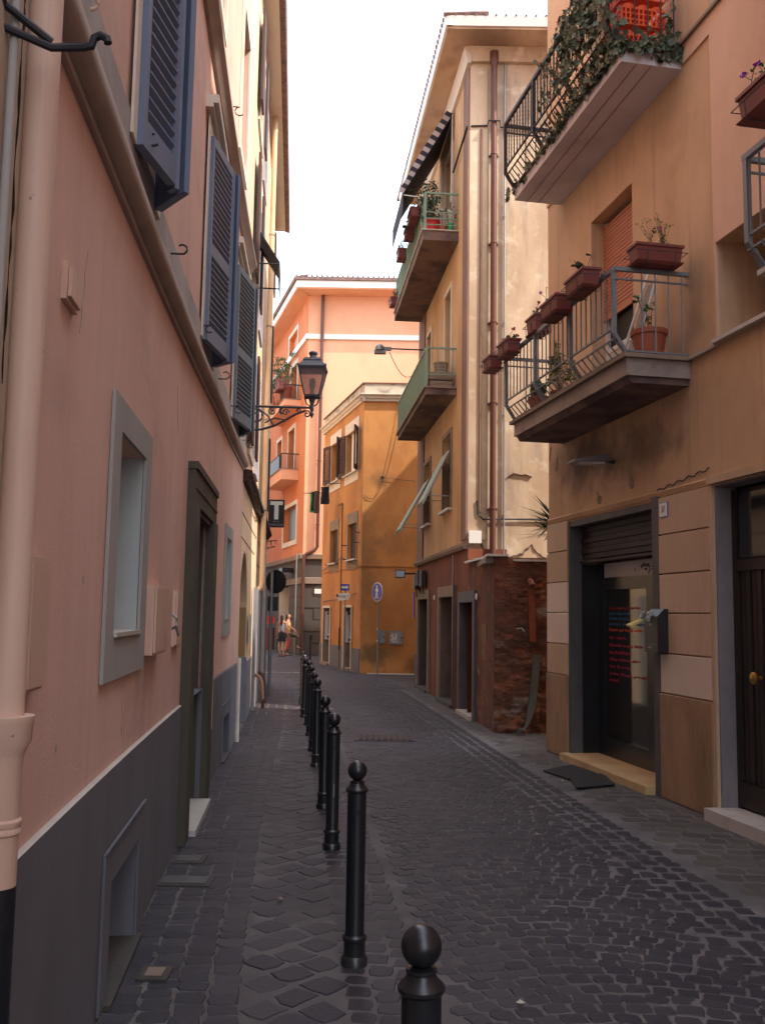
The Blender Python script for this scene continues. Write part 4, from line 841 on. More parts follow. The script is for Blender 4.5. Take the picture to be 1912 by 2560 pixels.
# ---- balconies
def railing(parent, f, s0, s1, zt, o_t, z_b, z_m, o_b, ml, nb, posts, side_posts=True, rr=.0075):
    """bowed railing: upright bars to z_m, then leaning in to the slab edge"""
    mb = MB(); fbox(mb, f, s0, s1, zt - .02, zt + .02, o_t - .02, o_t + .02); build(mb, 'top_rail', ml, parent)
    mb = MB(); fbox(mb, f, s0, s1, z_m - .009, z_m + .009, o_t - .009, o_t + .009); fbox(mb, f, s0 + .02, s1 - .02, z_b, z_b + .018, o_b - .009, o_b + .009); build(mb, 'lower_rail', ml, parent)
    mb = MB(); fbox(mb, f, s0, s1, z_m - .10, z_m - .085, o_t - .02, o_t - .006); build(mb, 'lower_rail', ml, parent)
    d = f.d
    bar = MB(); bar.tube([Vector((0, 0, zt - z_m)), Vector((0, 0, 0))], rr, 5); me = localmesh(bar, 'baluster', ml)
    b2 = MB(); b2.tube([f.n * 0 + Vector((0, 0, z_m - .09 - z_b)), f.n * (o_b - o_t) + Vector((0, 0, 0))], rr, 5); me2 = localmesh(b2, 'baluster', ml)
    for i in range(nb):
        s = s0 + (s1 - s0) * (i + .5) / nb
        inst('baluster', me, parent, f.pt(s, z_m, o_t)); inst('baluster', me2, parent, f.pt(s, z_b, o_t))
    for s in posts:
        mb = MB(); fbox(mb, f, s - .022, s + .022, z_m - .05, zt - .02, o_t - .018, o_t + .018)
        mb.hexa([f.pt(s - .022, z_b, o_b - .018), f.pt(s + .022, z_b, o_b - .018), f.pt(s + .022, z_b, o_b + .018), f.pt(s - .022, z_b, o_b + .018), f.pt(s - .022, z_m - .05, o_t - .018), f.pt(s + .022, z_m - .05, o_t - .018), f.pt(s + .022, z_m - .05, o_t + .018), f.pt(s - .022, z_m - .05, o_t + .018)])
        build(mb, 'post', ml, parent)
    for s in (s0, s1):
        mb = MB(); fbox(mb, f, s - .018, s + .018, zt - .018, zt + .018, 0, o_t); build(mb, 'top_rail', ml, parent)
        mb = MB(); fbox(mb, f, s - .008, s + .008, z_b, z_b + .016, 0, o_b); fbox(mb, f, s - .008, s + .008, zt - .10, zt - .085, 0, o_t); build(mb, 'lower_rail', ml, parent)
        k = max(3, int(o_b / .13))
        for i in range(k): mb = MB(); mb.tube([f.pt(s, z_b, .06 + (o_b - .08) * i / k), f.pt(s, zt - .02, .06 + (o_b - .08) * i / k)], rr, 5); build(mb, 'baluster', ml, parent)
mb = MB(); fbox(mb, FA, .47, 3.56, 3.80, 3.955, 0, .62); sl = build(mb, 'balcony', concrete, AH)
mb = MB(); fbox(mb, FA, .40, 3.60, 3.957, 3.995, .0, .66); build(mb, 'slab_edge', brownband, sl)
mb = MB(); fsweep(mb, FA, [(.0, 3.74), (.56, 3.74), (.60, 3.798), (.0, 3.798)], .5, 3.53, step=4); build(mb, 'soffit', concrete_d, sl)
railing(sl, FA, .42, 3.53, 4.78, .71, 4.02, 4.24, .60, greymetal, 26, (.44, 1.46, 2.48, 3.50))
mb = MB(); fbox(mb, FA, .45, 3.50, 6.80, 6.93, 0, .61); su = build(mb, 'balcony', concrete_p, AH)
mb = MB(); fbox(mb, FA, .42, 3.53, 6.932, 6.955, 0, .64); fbox(mb, FA, .45, 3.5, 6.795, 6.7985, .30, .305); fbox(mb, FA, .45, 3.5, 6.795, 6.7985, .45, .455); build(mb, 'slab_edge', concrete_d, su)
railing(su, FA, .43, 3.48, 7.78, .73, 6.96, 7.20, .61, iron, 30, (.45, 1.47, 2.46, 3.46))
mb = MB()
for i in range(26): s_ = .45 + i * .12; mb.tube([FA.pt(s_, 6.98, .60), FA.pt(s_, 7.19, .745), FA.pt(s_, 7.74, .75)], .0022, 3)
for i in range(11): z_ = 7.2 + i * .05; mb.tube([FA.pt(.45, z_, .75), FA.pt(3.46, z_, .75)], .0016, 3)
build(mb, 'netting', iron, su)
mb = MB(); fbox(mb, FA, 5.68, 8.4, 3.80, 3.955, 0, .62); s3 = build(mb, 'balcony', concrete, AH)
mb = MB(); fbox(mb, FA, 5.64, 8.4, 3.957, 3.995, .02, .66); build(mb, 'slab_edge', marble, s3)
railing(s3, FA, 5.60, 8.2, 4.80, .71, 4.02, 4.24, .60, greymetal, 22, (5.63, 6.5, 7.4))
# ---- things on the balconies
def rotz_box(f): return f.ang
def planter(loc_s, z, o, L, W, H, label, plants, seed, f=FA, along=True, ml=terra_d, group='planters hung on the balcony rails'):
    t = thing('flower_box', f.pt(loc_s, z, o), label, 'flower box', group, rotz=f.ang + (0 if along else math.pi / 2)); r = random.Random(seed)
    a, b = L / 2, W / 2; mb = MB()
    k = .82; mb.hexa([(-a * .93, -b * k, 0), (a * .93, -b * k, 0), (a * .93, b * k, 0), (-a * .93, b * k, 0), (-a, -b, H), (a, -b, H), (a, b, H), (-a, b, H)])
    lpart(t, mb, 'box', ml)
    mb = MB()
    for x0, x1, y0, y1 in ((-a - .012, a + .012, -b - .012, -b + .01), (-a - .012, a + .012, b - .01, b + .012), (-a - .012, -a + .01, -b + .01, b - .01), (a - .01, a + .012, -b + .01, b - .01)): mb.box(x0, x1, y0, y1, H - .012, H + .012)
    lpart(t, mb, 'rim', ml)
    mb = MB(); mb.hexa([(-a * .95, -b * .95, -.02), (a * .95, -b * .95, -.02), (a * .95, b * .95, -.02), (-a * .95, b * .95, -.02), (-a * 1.03, -b * 1.15, 0), (a * 1.03, -b * 1.15, 0), (a * 1.03, b * 1.15, 0), (-a * 1.03, b * 1.15, 0)]); lpart(t, mb, 'saucer', terra_d)
    mb = MB()
    for x in (-a * .6, a * .6): mb.tube([(x, -b - .03, H * .55), (x, -b - .02, -.03), (x, b + .02, -.03), (x, b + .05, H)], .004, 5)
    mb.tube([(-a - .03, -b - .03, H * .55), (a + .03, -b - .03, H * .55), (a + .03, b + .03, H * .55), (-a - .03, b + .03, H * .55)], .004, 5, closed=True)
    lpart(t, mb, 'holder', iron)
    mb = MB(); mb.box(-a + .012, a - .012, -b + .012, b - .012, H - .02, H - .011); lpart(t, mb, 'soil', concrete_d)
    for kind, n in plants:
        lm, sm_, fm = MB(), MB(), MB(); fmat = None
        for i in range(n):
            x, y = r.uniform(-a * .8, a * .8), r.uniform(-b * .6, b * .6); h = r.uniform(.08, .20); dx, dy = r.uniform(-.08, .08), r.uniform(-.08, .06)
            top = Vector((x + dx, y + dy, H + h)); sm_.tube([(x, y, H - .015), (x + dx * .4, y + dy * .4, H + h * .6), top], .003, 4)
            if kind in ('geranium_red', 'geranium_pink', 'geranium_purple'):
                leaves_mb(lm, (x, y, H + .04), (.06, .05, .05), 14, .045, r)
                for q in range(12): leaves_mb(fm, top, (.022, .022, .018), 1, .03, r)
            elif kind == 'sparse': leaves_mb(lm, top, (.04, .03, .05), 9, .03, r)
            elif kind == 'broad':
                for q in range(2): leaves_mb(lm, top + Vector((r.uniform(-.06, .06), r.uniform(-.06, .03), -.02)), (.02, .02, .02), 2, .085, r)
            elif kind == 'wispy':
                for q in range(7): e = top + Vector((r.uniform(-.08, .08), r.uniform(-.06, .06), r.uniform(-.02, .12))); sm_.tube([(x, y, H + h * .4), e], .002, 3); leaves_mb(lm, e, (.03, .03, .02), 4, .022, r)
            elif kind == 'dry': leaves_mb(fm, top, (.012, .012, .01), 3, .02, r)
        if lm.v: lpart(t, lm, 'foliage', leaf_y if kind == 'wispy' else (leaf_d if kind == 'broad' else leaf), kind='stuff')
        lpart(t, sm_, 'stem', stem_m)
        if fm.v: lpart(t, fm, 'flowers', {'geranium_red': redfl, 'geranium_pink': pinkfl, 'geranium_purple': purplefl, 'dry': brownfl}[kind])
    return t
planter(.30, 4.66, .84, .30, .16, .14, 'reddish flower box with almost bare soil, farthest on the lower tan balcony rail', [('dry', 2)], 1)
planter(.92, 4.68, .84, .38, .16, .14, 'flower box with red geraniums, second farthest on the lower tan balcony rail', [('geranium_red', 4)], 2)
planter(1.42, 4.80, .66, .30, .18, .18, 'deeper flower box with dark red geraniums sitting inside the lower tan balcony rail', [('geranium_red', 2), ('sparse', 3)], 3)
planter(2.42, 4.68, .84, .44, .17, .15, 'flower box with a bright pink geranium midway along the lower tan balcony rail', [('geranium_pink', 2), ('dry', 2)], 4)
planter(3.10, 4.70, .84, .44, .17, .15, 'flower box with broad round leaves trailing, near the lower tan balcony corner post', [('broad', 4)], 5)
planter(3.60, 4.82, .35, .44, .19, .15, 'large flower box facing the viewer on the short side of the lower tan balcony', [('wispy', 3), ('sparse', 2), ('geranium_pink', 1)], 6, along=False)
planter(6.25, 4.84, .86, .62, .2, .17, 'flower box with purple blooms at the right edge of the photo', [('geranium_purple', 3), ('sparse', 4)], 7)
def pot(loc, r0, h, label, kind, seed, ml=terra, fol=leaf):
    t = thing('flower_pot', loc, label, 'flower pot', 'pots on the balconies'); r = random.Random(seed)
    mb = MB(); mb.lathe([(r0 * .72, 0), (r0 * .97, h * .84), (r0 * 1.06, h * .85), (r0 * 1.08, h), (r0 * .98, h), (r0 * .96, h * .9), (0, h * .9)], (0, 0, 0), 24); lpart(t, mb, 'pot', ml, 40)
    mb = MB(); mb.lathe([(r0 * .95, -.0), (r0 * 1.05, .03), (r0 * .9, .031)], (0, 0, .002), 20); lpart(t, mb, 'saucer', ml, 40)
    lm, sm_ = MB(), MB()
    if kind == 'cactus':
        for i in range(7):
            x, y = r.uniform(-.5, .5) * r0, r.uniform(-.5, .5) * r0; hh = r.uniform(.10, .24); w = r.uniform(.035, .055); lean = r.uniform(-.05, .05)
            lm.tube([(x, y, h * .9), (x + lean * .5, y, h + hh * .4), (x + lean, y, h + hh * .8), (x + lean, y, h + hh)], [w * .5, w, w * .9, w * .2], 8)
    elif kind == 'shrub':
        for i in range(22):
            a = r.uniform(0, 6.28); e = Vector((math.cos(a) * r.uniform(.02, .16), math.sin(a) * r.uniform(.02, .12), h + r.uniform(.1, .5))); sm_.tube([(0, 0, h * .9), e * .6 + Vector((0, 0, .1)), e], .003, 3); leaves_mb(lm, e, (.05, .05, .08), 16, .045, r)
    elif kind == 'sparse':
        for i in range(4):
            a = r.uniform(0, 6.28); e = Vector((math.cos(a) * .10, math.sin(a) * .08, h + r.uniform(.14, .34))); sm_.tube([(math.cos(a) * .04, 0, h * .9), e * .7 + Vector((0, 0, .06)), e], .004, 4); leaves_mb(lm, e, (.05, .05, .05), 8, .05, r)
    elif kind == 'bushy':
        for i in range(20):
            a = r.uniform(0, 6.28); e = Vector((math.cos(a) * r.uniform(.03, .26), math.sin(a) * r.uniform(.03, .26), h + r.uniform(.05, .75))); sm_.tube([(0, 0, h * .9), e], .004, 3); leaves_mb(lm, e, (.08, .08, .09), 26, .05, r)
    elif kind == 'spiky':
        for i in range(26):
            a = r.uniform(0, 6.28); l = r.uniform(.15, .32); d = Vector((math.cos(a), math.sin(a), 0)); m = d * l * .5 + Vector((0, 0, h + l * .6)); e = d * l + Vector((0, 0, h + l * .35)); s_ = d.cross(Vector((0, 0, 1))) * .014
            lm.add([Vector((0, 0, h)) - s_, Vector((0, 0, h)) + s_, m + s_, m - s_, e], [(0, 1, 2, 3), (3, 2, 4)])
    if lm.v: lpart(t, lm, 'foliage', fol)
    if sm_.v: lpart(t, sm_, 'stem', stem_m)
    return t
pot(FA.pt(.80, 4.0, .42), .13, .22, 'terracotta pot with dark green cactus pads at the far end of the lower tan balcony', 'cactus', 11, fol=leaf_d)
pot(FA.pt(1.55, 4.0, .46), .10, .12, 'low pot with a yellow-green shrub behind the lower tan balcony bars', 'shrub', 12, fol=leaf_y)
pot(FA.pt(3.28, 4.0, .26), .16, .30, 'big terracotta pot with a thin plant at the near end of the lower tan balcony', 'sparse', 13, fol=leaf)
t = thing('plant_tray', FA.pt(2.95, 4.0, .45), 'flat dark red tray with a wire basket on the lower tan balcony floor', 'tray', rotz=FA.ang)
mb = MB(); mb.hexa([(-.28, -.08, 0), (.28, -.08, 0), (.28, .08, 0), (-.28, .08, 0), (-.31, -.1, .07), (.31, -.1, .07), (.31, .1, .07), (-.31, .1, .07)]); lpart(t, mb, 'tray', terra_d)
mb = MB()
for q in range(6): a = q * math.pi / 6; mb.tube([(-.1 + .10 * math.cos(a), .10 * math.sin(a), .08), (-.1 + .03 * math.cos(a), .03 * math.sin(a), .15), (-.1 - .10 * math.cos(a), -.10 * math.sin(a), .08)], .003, 3)
lpart(t, mb, 'wire_basket', iron)
t = thing('drying_rack', FA.pt(2.9, 4.0, .22), 'white folded drying rack leaning on the wall of the lower tan balcony', 'drying rack')
mb = MB()
for a, b in (((2.72, 4.0, .34), (3.02, 4.98, .12)), ((3.10, 4.0, .34), (3.22, 5.02, .10)), ((3.02, 4.98, .12), (3.22, 5.02, .10))): mb.tube([FA.pt(*a), FA.pt(*b)], .014, 8)
build(mb, 'outer_tube', whitem, t, smooth=50)
for q in range(6): mb = MB(); k = q / 5; mb.tube([FA.pt(2.80 + .22 * k, 4.05, .30), FA.pt(3.02 + .14 * k, 4.85, .13)], .005, 5); build(mb, 'wire', galv, t)
# orange crates on the upper balcony
for i in range(3):
    t = thing('plastic_crate', FA.pt(3.22, 6.97 + i * .27, .34), f'orange plastic crate with scalloped rim, {["bottom", "middle", "topmost"][i]} of the stack behind the ivy balcony bars', 'crate', 'stacked orange crates', rotz=FA.ang + .05 * (i - 1)); L_, W_, H_ = .40, .44, .20
    mb = MB(); mb.box(-L_ / 2, L_ / 2, -W_ / 2, W_ / 2, 0, .012); lpart(t, mb, 'base', orangem)
    mb = MB()
    for side in range(4):
        hl = (L_ if side % 2 == 0 else W_) / 2; off = (W_ if side % 2 == 0 else L_) / 2
        def T(x, y, z): return (x, y * (1 if side == 0 else -1), z) if side % 2 == 0 else (y * (1 if side == 1 else -1), x, z)
        n_ = 11
        for k in range(n_):
            x = -hl + 2 * hl * k / (n_ - 1); mb.hexa([T(x - .008, off - .008, .012), T(x + .008, off - .008, .012), T(x + .008, off, .012), T(x - .008, off, .012), T(x - .008, off - .008, H_ - .04), T(x + .008, off - .008, H_ - .04), T(x + .008, off, H_ - .04), T(x - .008, off, H_ - .04)])
        for z_ in (.05, .11): mb.hexa([T(-hl, off - .006, z_), T(hl, off - .006, z_), T(hl, off - .001, z_), T(-hl, off - .001, z_), T(-hl, off - .006, z_ + .012), T(hl, off - .006, z_ + .012), T(hl, off - .001, z_ + .012), T(-hl, off - .001, z_ + .012)])
        m_ = 24
        for k in range(m_):
            x0, x1 = -hl + 2 * hl * k / m_, -hl + 2 * hl * (k + 1) / m_; f0 = H_ - .02 + .035 * abs(math.sin(k / m_ * math.pi * 3)); f1 = H_ - .02 + .035 * abs(math.sin((k + 1) / m_ * math.pi * 3))
            mb.hexa([T(x0, off - .009, H_ - .04), T(x1, off - .009, H_ - .04), T(x1, off + .001, H_ - .04), T(x0, off + .001, H_ - .04), T(x0, off - .009, f0), T(x1, off - .009, f1), T(x1, off + .001, f1), T(x0, off + .001, f0)])
    lpart(t, mb, 'lattice', orangem)
# ivy
IV = thing('ivy', FA.pt(2.6, 6.95, .65), 'ivy climbing the bars and hanging along the floor of the upper tan balcony', 'ivy')
r = random.Random(21); lm = MB(); shape = [(0, -.5), (.18, -.38), (.5, -.3), (.3, 0), (.42, .25), (.15, .2), (0, .55), (-.15, .2), (-.42, .25), (-.3, 0), (-.5, -.3), (-.18, -.38)]
lm.add([(x, y, .08 * abs(x)) for x, y in shape] + [(0, -.05, -.05)], [(i, (i + 1) % 12, 12) for i in range(12)])
ivme = localmesh(lm, 'leaf', ivy_m); far_l = MB(); spots = []
def ivy_at(s, z, o): spots.append((s, z, o))
for i in range(1150):
    s = 3.55 - abs(r.gauss(0, .78)); z = 6.95 + r.random() ** .9 * .95
    k = noise.noise(Vector((s * 2.2, z * 2.2, 4)))
    if s < 1.6 or k < -.12 - .35 * (s > 2.1): continue
    if 3.25 < s and z > 7.1 and r.random() < .75: continue
    ivy_at(s, z, .66 + (z > 7.15) * .09 + r.uniform(-.02, .05))
for i in range(260): s = 3.55 * r.random() ** .45; ivy_at(s, 6.93 + r.gauss(0, .035), .64 + r.uniform(-.02, .05))
for i in range(190): ivy_at(3.52 + r.uniform(-.02, .07), 6.95 + r.gauss(0, .045) + (.0 if r.random() < .75 else r.random() * .15), r.uniform(.02, .68))
for i in range(110): ivy_at(3.50 + r.uniform(-.02, .05), 6.95 + r.random() * 1.2, r.choice((.10, .66)) + r.gauss(0, .04))
spots.sort(key=lambda q: -q[0])
for i, (s, z, o) in enumerate(spots):
    sc = r.uniform(.035, .10); e = Matrix.Rotation(FA.ang + r.uniform(-1.1, 1.1) + (math.pi / 2 if s > 3.5 else 0), 4, 'Z') @ Matrix.Rotation(math.pi / 2 + r.uniform(-.7, .7), 4, 'X') @ Matrix.Rotation(r.uniform(-3, 3), 4, 'Z')
    if i % 3 == 0 and i < 900:
        ob = bpy.data.objects.new('leaf', ivme); COL.objects.link(ob); ob.parent = IV; ob.matrix_local = Matrix.Translation(FA.pt(s, z, o) - WL[IV.name]) @ e @ Matrix.Scale(sc, 4)
    else:
        M = Matrix.Translation(FA.pt(s, z, o)) @ e @ Matrix.Scale(sc, 4); far_l.add([M @ v for v in lm.v], lm.f)
build(far_l, 'foliage', ivy_m, IV, kind='stuff')
mb = MB()
for q in range(16):
    s = r.uniform(1.8, 3.4); pts = [FA.pt(s, 6.96, .64)]
    for k in range(6): s += r.uniform(-.09, .09); pts.append(FA.pt(s, 6.98 + .13 * (k + 1), .745))
    mb.tube(pts, .005, 4)
build(mb, 'vine', stem_m, IV)
# wall things on the tan house
t = thing('wall_lamp', FA.pt(1.95, 3.33), 'grey metal wall lamp under the lower tan balcony', 'wall lamp')
mb = MB(); mb.tube([FA.pt(1.93, 3.29, 0), FA.pt(1.93, 3.31, .10)], .02, 8); build(mb, 'arm', iron, t)
mb = MB(); mb.hexa([FA.pt(1.78, 3.29, .08), FA.pt(2.06, 3.29, .08), FA.pt(2.02, 3.26, .50), FA.pt(1.82, 3.26, .50), FA.pt(1.85, 3.37, .10), FA.pt(1.99, 3.37, .10), FA.pt(1.98, 3.30, .46), FA.pt(1.86, 3.30, .46)]); build(mb, 'hood', galv, t)
mb = MB(); mb.hexa([FA.pt(1.84, 3.255, .14), FA.pt(2.0, 3.255, .14), FA.pt(1.98, 3.25, .42), FA.pt(1.86, 3.25, .42), FA.pt(1.84, 3.283, .14), FA.pt(2.0, 3.283, .14), FA.pt(1.98, 3.266, .42), FA.pt(1.86, 3.266, .42)]); build(mb, 'diffuser', curtain, t)
t = thing('number_plate', FA.pt(3.07, 2.65), 'white enamel house number plate reading 37 beside the shop', 'number plate')
mb = MB(); fbox(mb, FA, 2.99, 3.15, 2.59, 2.73, .0285, .036); build(mb, 'border', bluesign, t)
mb = MB(); fbox(mb, FA, 2.996, 3.144, 2.596, 2.724, .0362, .039); build(mb, 'plate', signwhite, t)
build(text_mb('37', .085, FA, 3.07, 2.66, .0405, sx=.8), 'lettering', inkdark, t)
build(text_mb('37', .085, FA, 3.07, 2.66, .0405, sx=.8), 'lettering', inkdark, t) if False else None
t = thing('mailbox', FA.pt(2.98, 1.33), 'black metal mailbox stuffed with papers beside the shop door', 'mailbox')
mb = MB(); fbox(mb, FA, 2.86, 3.12, 1.33, 1.66, .031, .14); mb.hexa([FA.pt(2.86, 1.66, .03), FA.pt(3.12, 1.66, .03), FA.pt(3.12, 1.66, .14), FA.pt(2.86, 1.66, .14), FA.pt(2.86, 1.73, .03), FA.pt(3.12, 1.73, .03), FA.pt(3.12, 1.73, .07), FA.pt(2.86, 1.73, .07)]); build(mb, 'case', blackm, t)
mb = MB(); fbox(mb, FA, 2.96, 3.01, 1.575, 1.595, .1402, .142); fbox(mb, FA, 2.93, 3.0, 1.365, 1.38, .1402, .142); build(mb, 'name_tag', galv, t)
mb = MB(); fbox(mb, FA, 2.88, 3.10, 1.40, 1.405, .1402, .144); build(mb, 'seam', greymetal, t)
r = random.Random(5); mb = MB()
for q in range(14):
    c = FA.pt(2.95 + r.uniform(-.07, .06), 1.675 + r.uniform(-.03, .03), .12 + r.uniform(0, .06)); leaves_mb(mb, c, (.02, .02, .01), 4, .075, r)
t2 = thing('crumpled_papers', FA.pt(2.95, 1.66, .14), 'crumpled white papers sticking out of the black mailbox', 'papers'); build(mb, 'paper', paper_w, t2)
mb = MB(); mb.hexa([FA.pt(2.93, 1.66, .13), FA.pt(2.86, 1.64, .15), FA.pt(2.82, 1.56, .30), FA.pt(2.92, 1.55, .30)] + [FA.pt(2.93, 1.67, .13), FA.pt(2.86, 1.65, .15), FA.pt(2.82, 1.58, .31), FA.pt(2.92, 1.57, .31)]); tag(build(mb, 'flyer', paper_y, base=FA.pt(2.9, 1.6, .2)), 'rolled yellow flyer drooping from the black mailbox', 'flyer')
mb = MB(); fbox(mb, FA, 3.02, 3.06, .60, .645, .041, .045); tag(build(mb, 'wall_button', galv, base=FA.pt(3.02, .6)), 'tiny grey square plate low on the stained stone panel by the shop', 'plate')

# ================================================================== OCHRE HOUSE with the red base (right, middle)
OH = thing('ochre_house', FB.pt(4, 0), 'tall weathered ochre house with a peeling red ground floor and two balconies over the street', 'house')
YU = 15.68; SU = (YU - 13.54) / .9957
bw = [(3.78, 4.70, 3.61, 5.03, .25), (6.45, 7.35, 3.57, 4.93, .25), (3.9, 4.62, 5.78, 7.88, .25), (6.5, 7.15, 5.78, 7.82, .25), (3.9, 4.7, 8.73, 10.7, .25), (6.4, 7.2, 8.73, 10.7, .25)]
build(wall(FB, SU, 8.42, 2.86, 11.59, bw), 'wall', ochre, OH)
FS = front(1.47, YU)
build(wall(FS, -.045, 9, 2.50, 11.59), 'side_wall', paleochre, OH)
mb = MB(); mb.hexa([(1.5, YU + .66, 0), (9, YU + .66, 0), (9, 21.9, 0), (FB.pt(8.42, 0, -.66).x, 21.88, 0), (1.5 + .6, YU + .66, 11.58), (9, YU + .66, 11.58), (9, 21.9, 11.58), (FB.pt(8.42, 0, -.66).x, 21.88, 11.58)]); build(mb, 'unseen_bulk', ochre, OH)
mb = MB(); fbox(mb, FB, 7.45, 8.44, 2.86, 11.58, .002, .03); build(mb, 'corner_strip', mauve, OH)
mb = MB(); fbox(mb, FB, SU, SU + .001, 2.9, 11.7, 0, .03) if False else None
mb = MB(); fbox(mb, FS, -.046, .26, 2.9, 11.25, .002, .035); build(mb, 'pilaster', paleochre, OH)
mb = MB(); fbox(mb, FB, SU - .036, SU + .42, 2.9, 11.25, .002, .035); build(mb, 'pilaster', mauve, OH)
# ground floor
bd_ = [(1.44, 2.62, 0, 1.85, .40), (3.32, 4.92, 0, 1.97, .40), (6.48, 8.0, 0, 1.97, .40)]
build(wall(FB, 2.05, 8.42, 0, 2.74, [(2.05, 2.62, 0, 1.85, .40)] + bd_[1:]), 'ground_floor_wall', redpl, OH)
build(wall(FB, 0, 2.05, 0, 2.48, [(1.44, 2.05, 0, 1.85, .40)]), 'ground_floor_wall', masonry, OH)
mb = MB(); fsweep(mb, FB, [(0, 2.74), (.06, 2.74), (.09, 2.79), (.09, 2.84), (0, 2.86)], 2.1, 8.44, step=4); build(mb, 'string_course', brownband, OH)
# rough masonry face towards the viewer
mb = MB(); nx_, nz_ = 96, 110; x0_, x1_ = 1.62, 4.2
for j in range(nz_ + 1):
    z_ = 2.47 * j / nz_
    for i in range(nx_ + 1):
        x_ = x0_ + (x1_ - x0_) * i / nx_
        vd = noise.voronoi(Vector((x_ * 6.5, z_ * 9.5 + .5 * noise.noise(Vector((x_ * 2, z_ * 2, 0))), 1)))[0]; bare = max(0, min(1, .5 + 2.2 * noise.noise(Vector((x_ * 1.6, z_ * 1.6, 8)))))
        d_ = .035 * noise.noise(Vector((x_ * 3, z_ * 4, 2))) + bare * .035 * min(1, (vd[1] - vd[0]) * 3.5) + (1 - bare) * .028 + .016 * noise.noise(Vector((x_ * 9, z_ * 14, 5))) + .010 * noise.noise(Vector((x_ * 24, z_ * 40, 1)))
        low_ = max(0, 1 - z_ / .5) * max(0, 1 - abs(x_ - 1.85) / .3) * .12
        mb.v.append(Vector((x_ + .02 * noise.noise(Vector((z_ * 6, 3, i * .0))) * (i < 2), 13.54 - .02 - d_ - low_ * noise.noise(Vector((x_ * 8, z_ * 8, 9))) * (i > 0), z_)))
for j in range(nz_):
    for i in range(nx_): a = j * (nx_ + 1) + i; mb.f.append([a, a + 1, a + nx_ + 2, a + nx_ + 1])
build(mb, 'rough_masonry', masonry, OH, smooth=70)
mb = MB(); mb.box(1.5, 4.2, 13.6, YU, 2.40, 2.48); build(mb, 'terrace', concrete, OH)
mb = MB(); mb.hexa([(1.50, 13.42, 2.485), (1.80, 13.42, 2.485), (1.86, 13.7, 2.485), (1.50, 13.7, 2.485), (1.50, 13.42, 2.52), (1.80, 13.42, 2.52), (1.86, 13.7, 2.52), (1.50, 13.7, 2.52)])
mb.hexa([(1.50 - .14, 15.5, 2.485), (1.55, 13.70, 2.485), (1.68, 13.70, 2.485), (1.6, 15.5, 2.485), (1.50 - .14, 15.5, 2.52), (1.55, 13.70, 2.52), (1.68, 13.70, 2.52), (1.6, 15.5, 2.52)]); mb.box(1.88, 4.2, 13.44, 13.72, 2.42, 2.45); build(mb, 'coping', marble, OH)
for i, (a, b, c, d, dp) in enumerate(bd_):
    mb = MB(); w_ = .16; ring(mb, FB, a, b, c, d, w_, .002, .045, wt=.20 if i else .18, wb=0); o = build(mb, 'door_frame', brownband if i else greystone, OH)
    mb = MB(); fbox(mb, FB, b - .012, b - .002, 0, d - .001, -.40, .001); fbox(mb, FB, a + .002, a + .012, 0, d - .001, -.40, .001); build(mb, 'jamb', greystone, OH)
    mb = MB(); fbox(mb, FB, a, b, 0, d, -.42, -.38); fbox(mb, FB, (a + b) / 2 - .03, (a + b) / 2 + .03, 0, d, -.379, -.35); build(mb, 'door', wooddoor, OH)
    mb = MB(); fbox(mb, FB, a - .02, b + .02, -.02, .06, -.38, .09); build(mb, 'threshold', marble if i == 0 else slab_m, OH)
mb = MB(); fbox(mb, FB, 8.15, 8.42, 0, .72, .002, .05); build(mb, 'kerb_block', greystone, OH)
mb = MB(); fbox(mb, FB, 3.12, 3.16, 0, 2.7, .046, .07); build(mb, 'conduit', brownpipe, OH)
# windows
for i, (a, b, c, d, dp) in enumerate(bw):
    fl = c if i > 1 else c - .02
    mb = MB(); ring(mb, FB, a, b, c, d, .09, .002, .025, wb=0); w = build(mb, 'window_frame', brownband if i < 2 else whitetrim, OH)
    if i < 2: mb = MB(); fbox(mb, FB, a - .1, b + .1, c - .045, c, -.2, .09); build(mb, 'sill', marble, w)
    mb = MB(); fbox(mb, FB, a, b, c, d, -.25, -.22); build(mb, 'pane', darkglass, w)
    if i < 2: roller_set(FB, a + .01, b - .01, d - .62, d, -.12, rollgreen, OH, .05)
    elif i < 4: roller_set(FB, a + .01, b - .01, c + .2, d, -.10, rollblue, OH, .05)
# projecting shutters propped out from the first floor windows
for (a, b, zt, zb, oo) in ((3.84, 4.64, 4.68, 3.72, .50), (6.52, 7.28, 4.50, 3.42, .62)):
    mb = MB(); mb.hexa([FB.pt(a, zt, .02), FB.pt(b, zt, .02), FB.pt(b, zb, oo), FB.pt(a, zb, oo), FB.pt(a, zt + .03, .04), FB.pt(b, zt + .03, .04), FB.pt(b, zb + .03, oo + .02), FB.pt(a, zb + .03, oo + .02)]); s_ = build(mb, 'roller_shutter', greenrail, OH)
    for q in (a - .02, b + .02): m2 = MB(); m2.tube([FB.pt(q, zt + .02, .03), FB.pt(q, zb - .05, oo + .02)], .018, 6); build(m2, 'guide_rail', galv, s_)
    for q in (a, b): m2 = MB(); m2.tube([FB.pt(q, zb + .12, 0), FB.pt(q, zb + .12, oo - .05)], .009, 5); build(m2, 'stay', galv, s_)
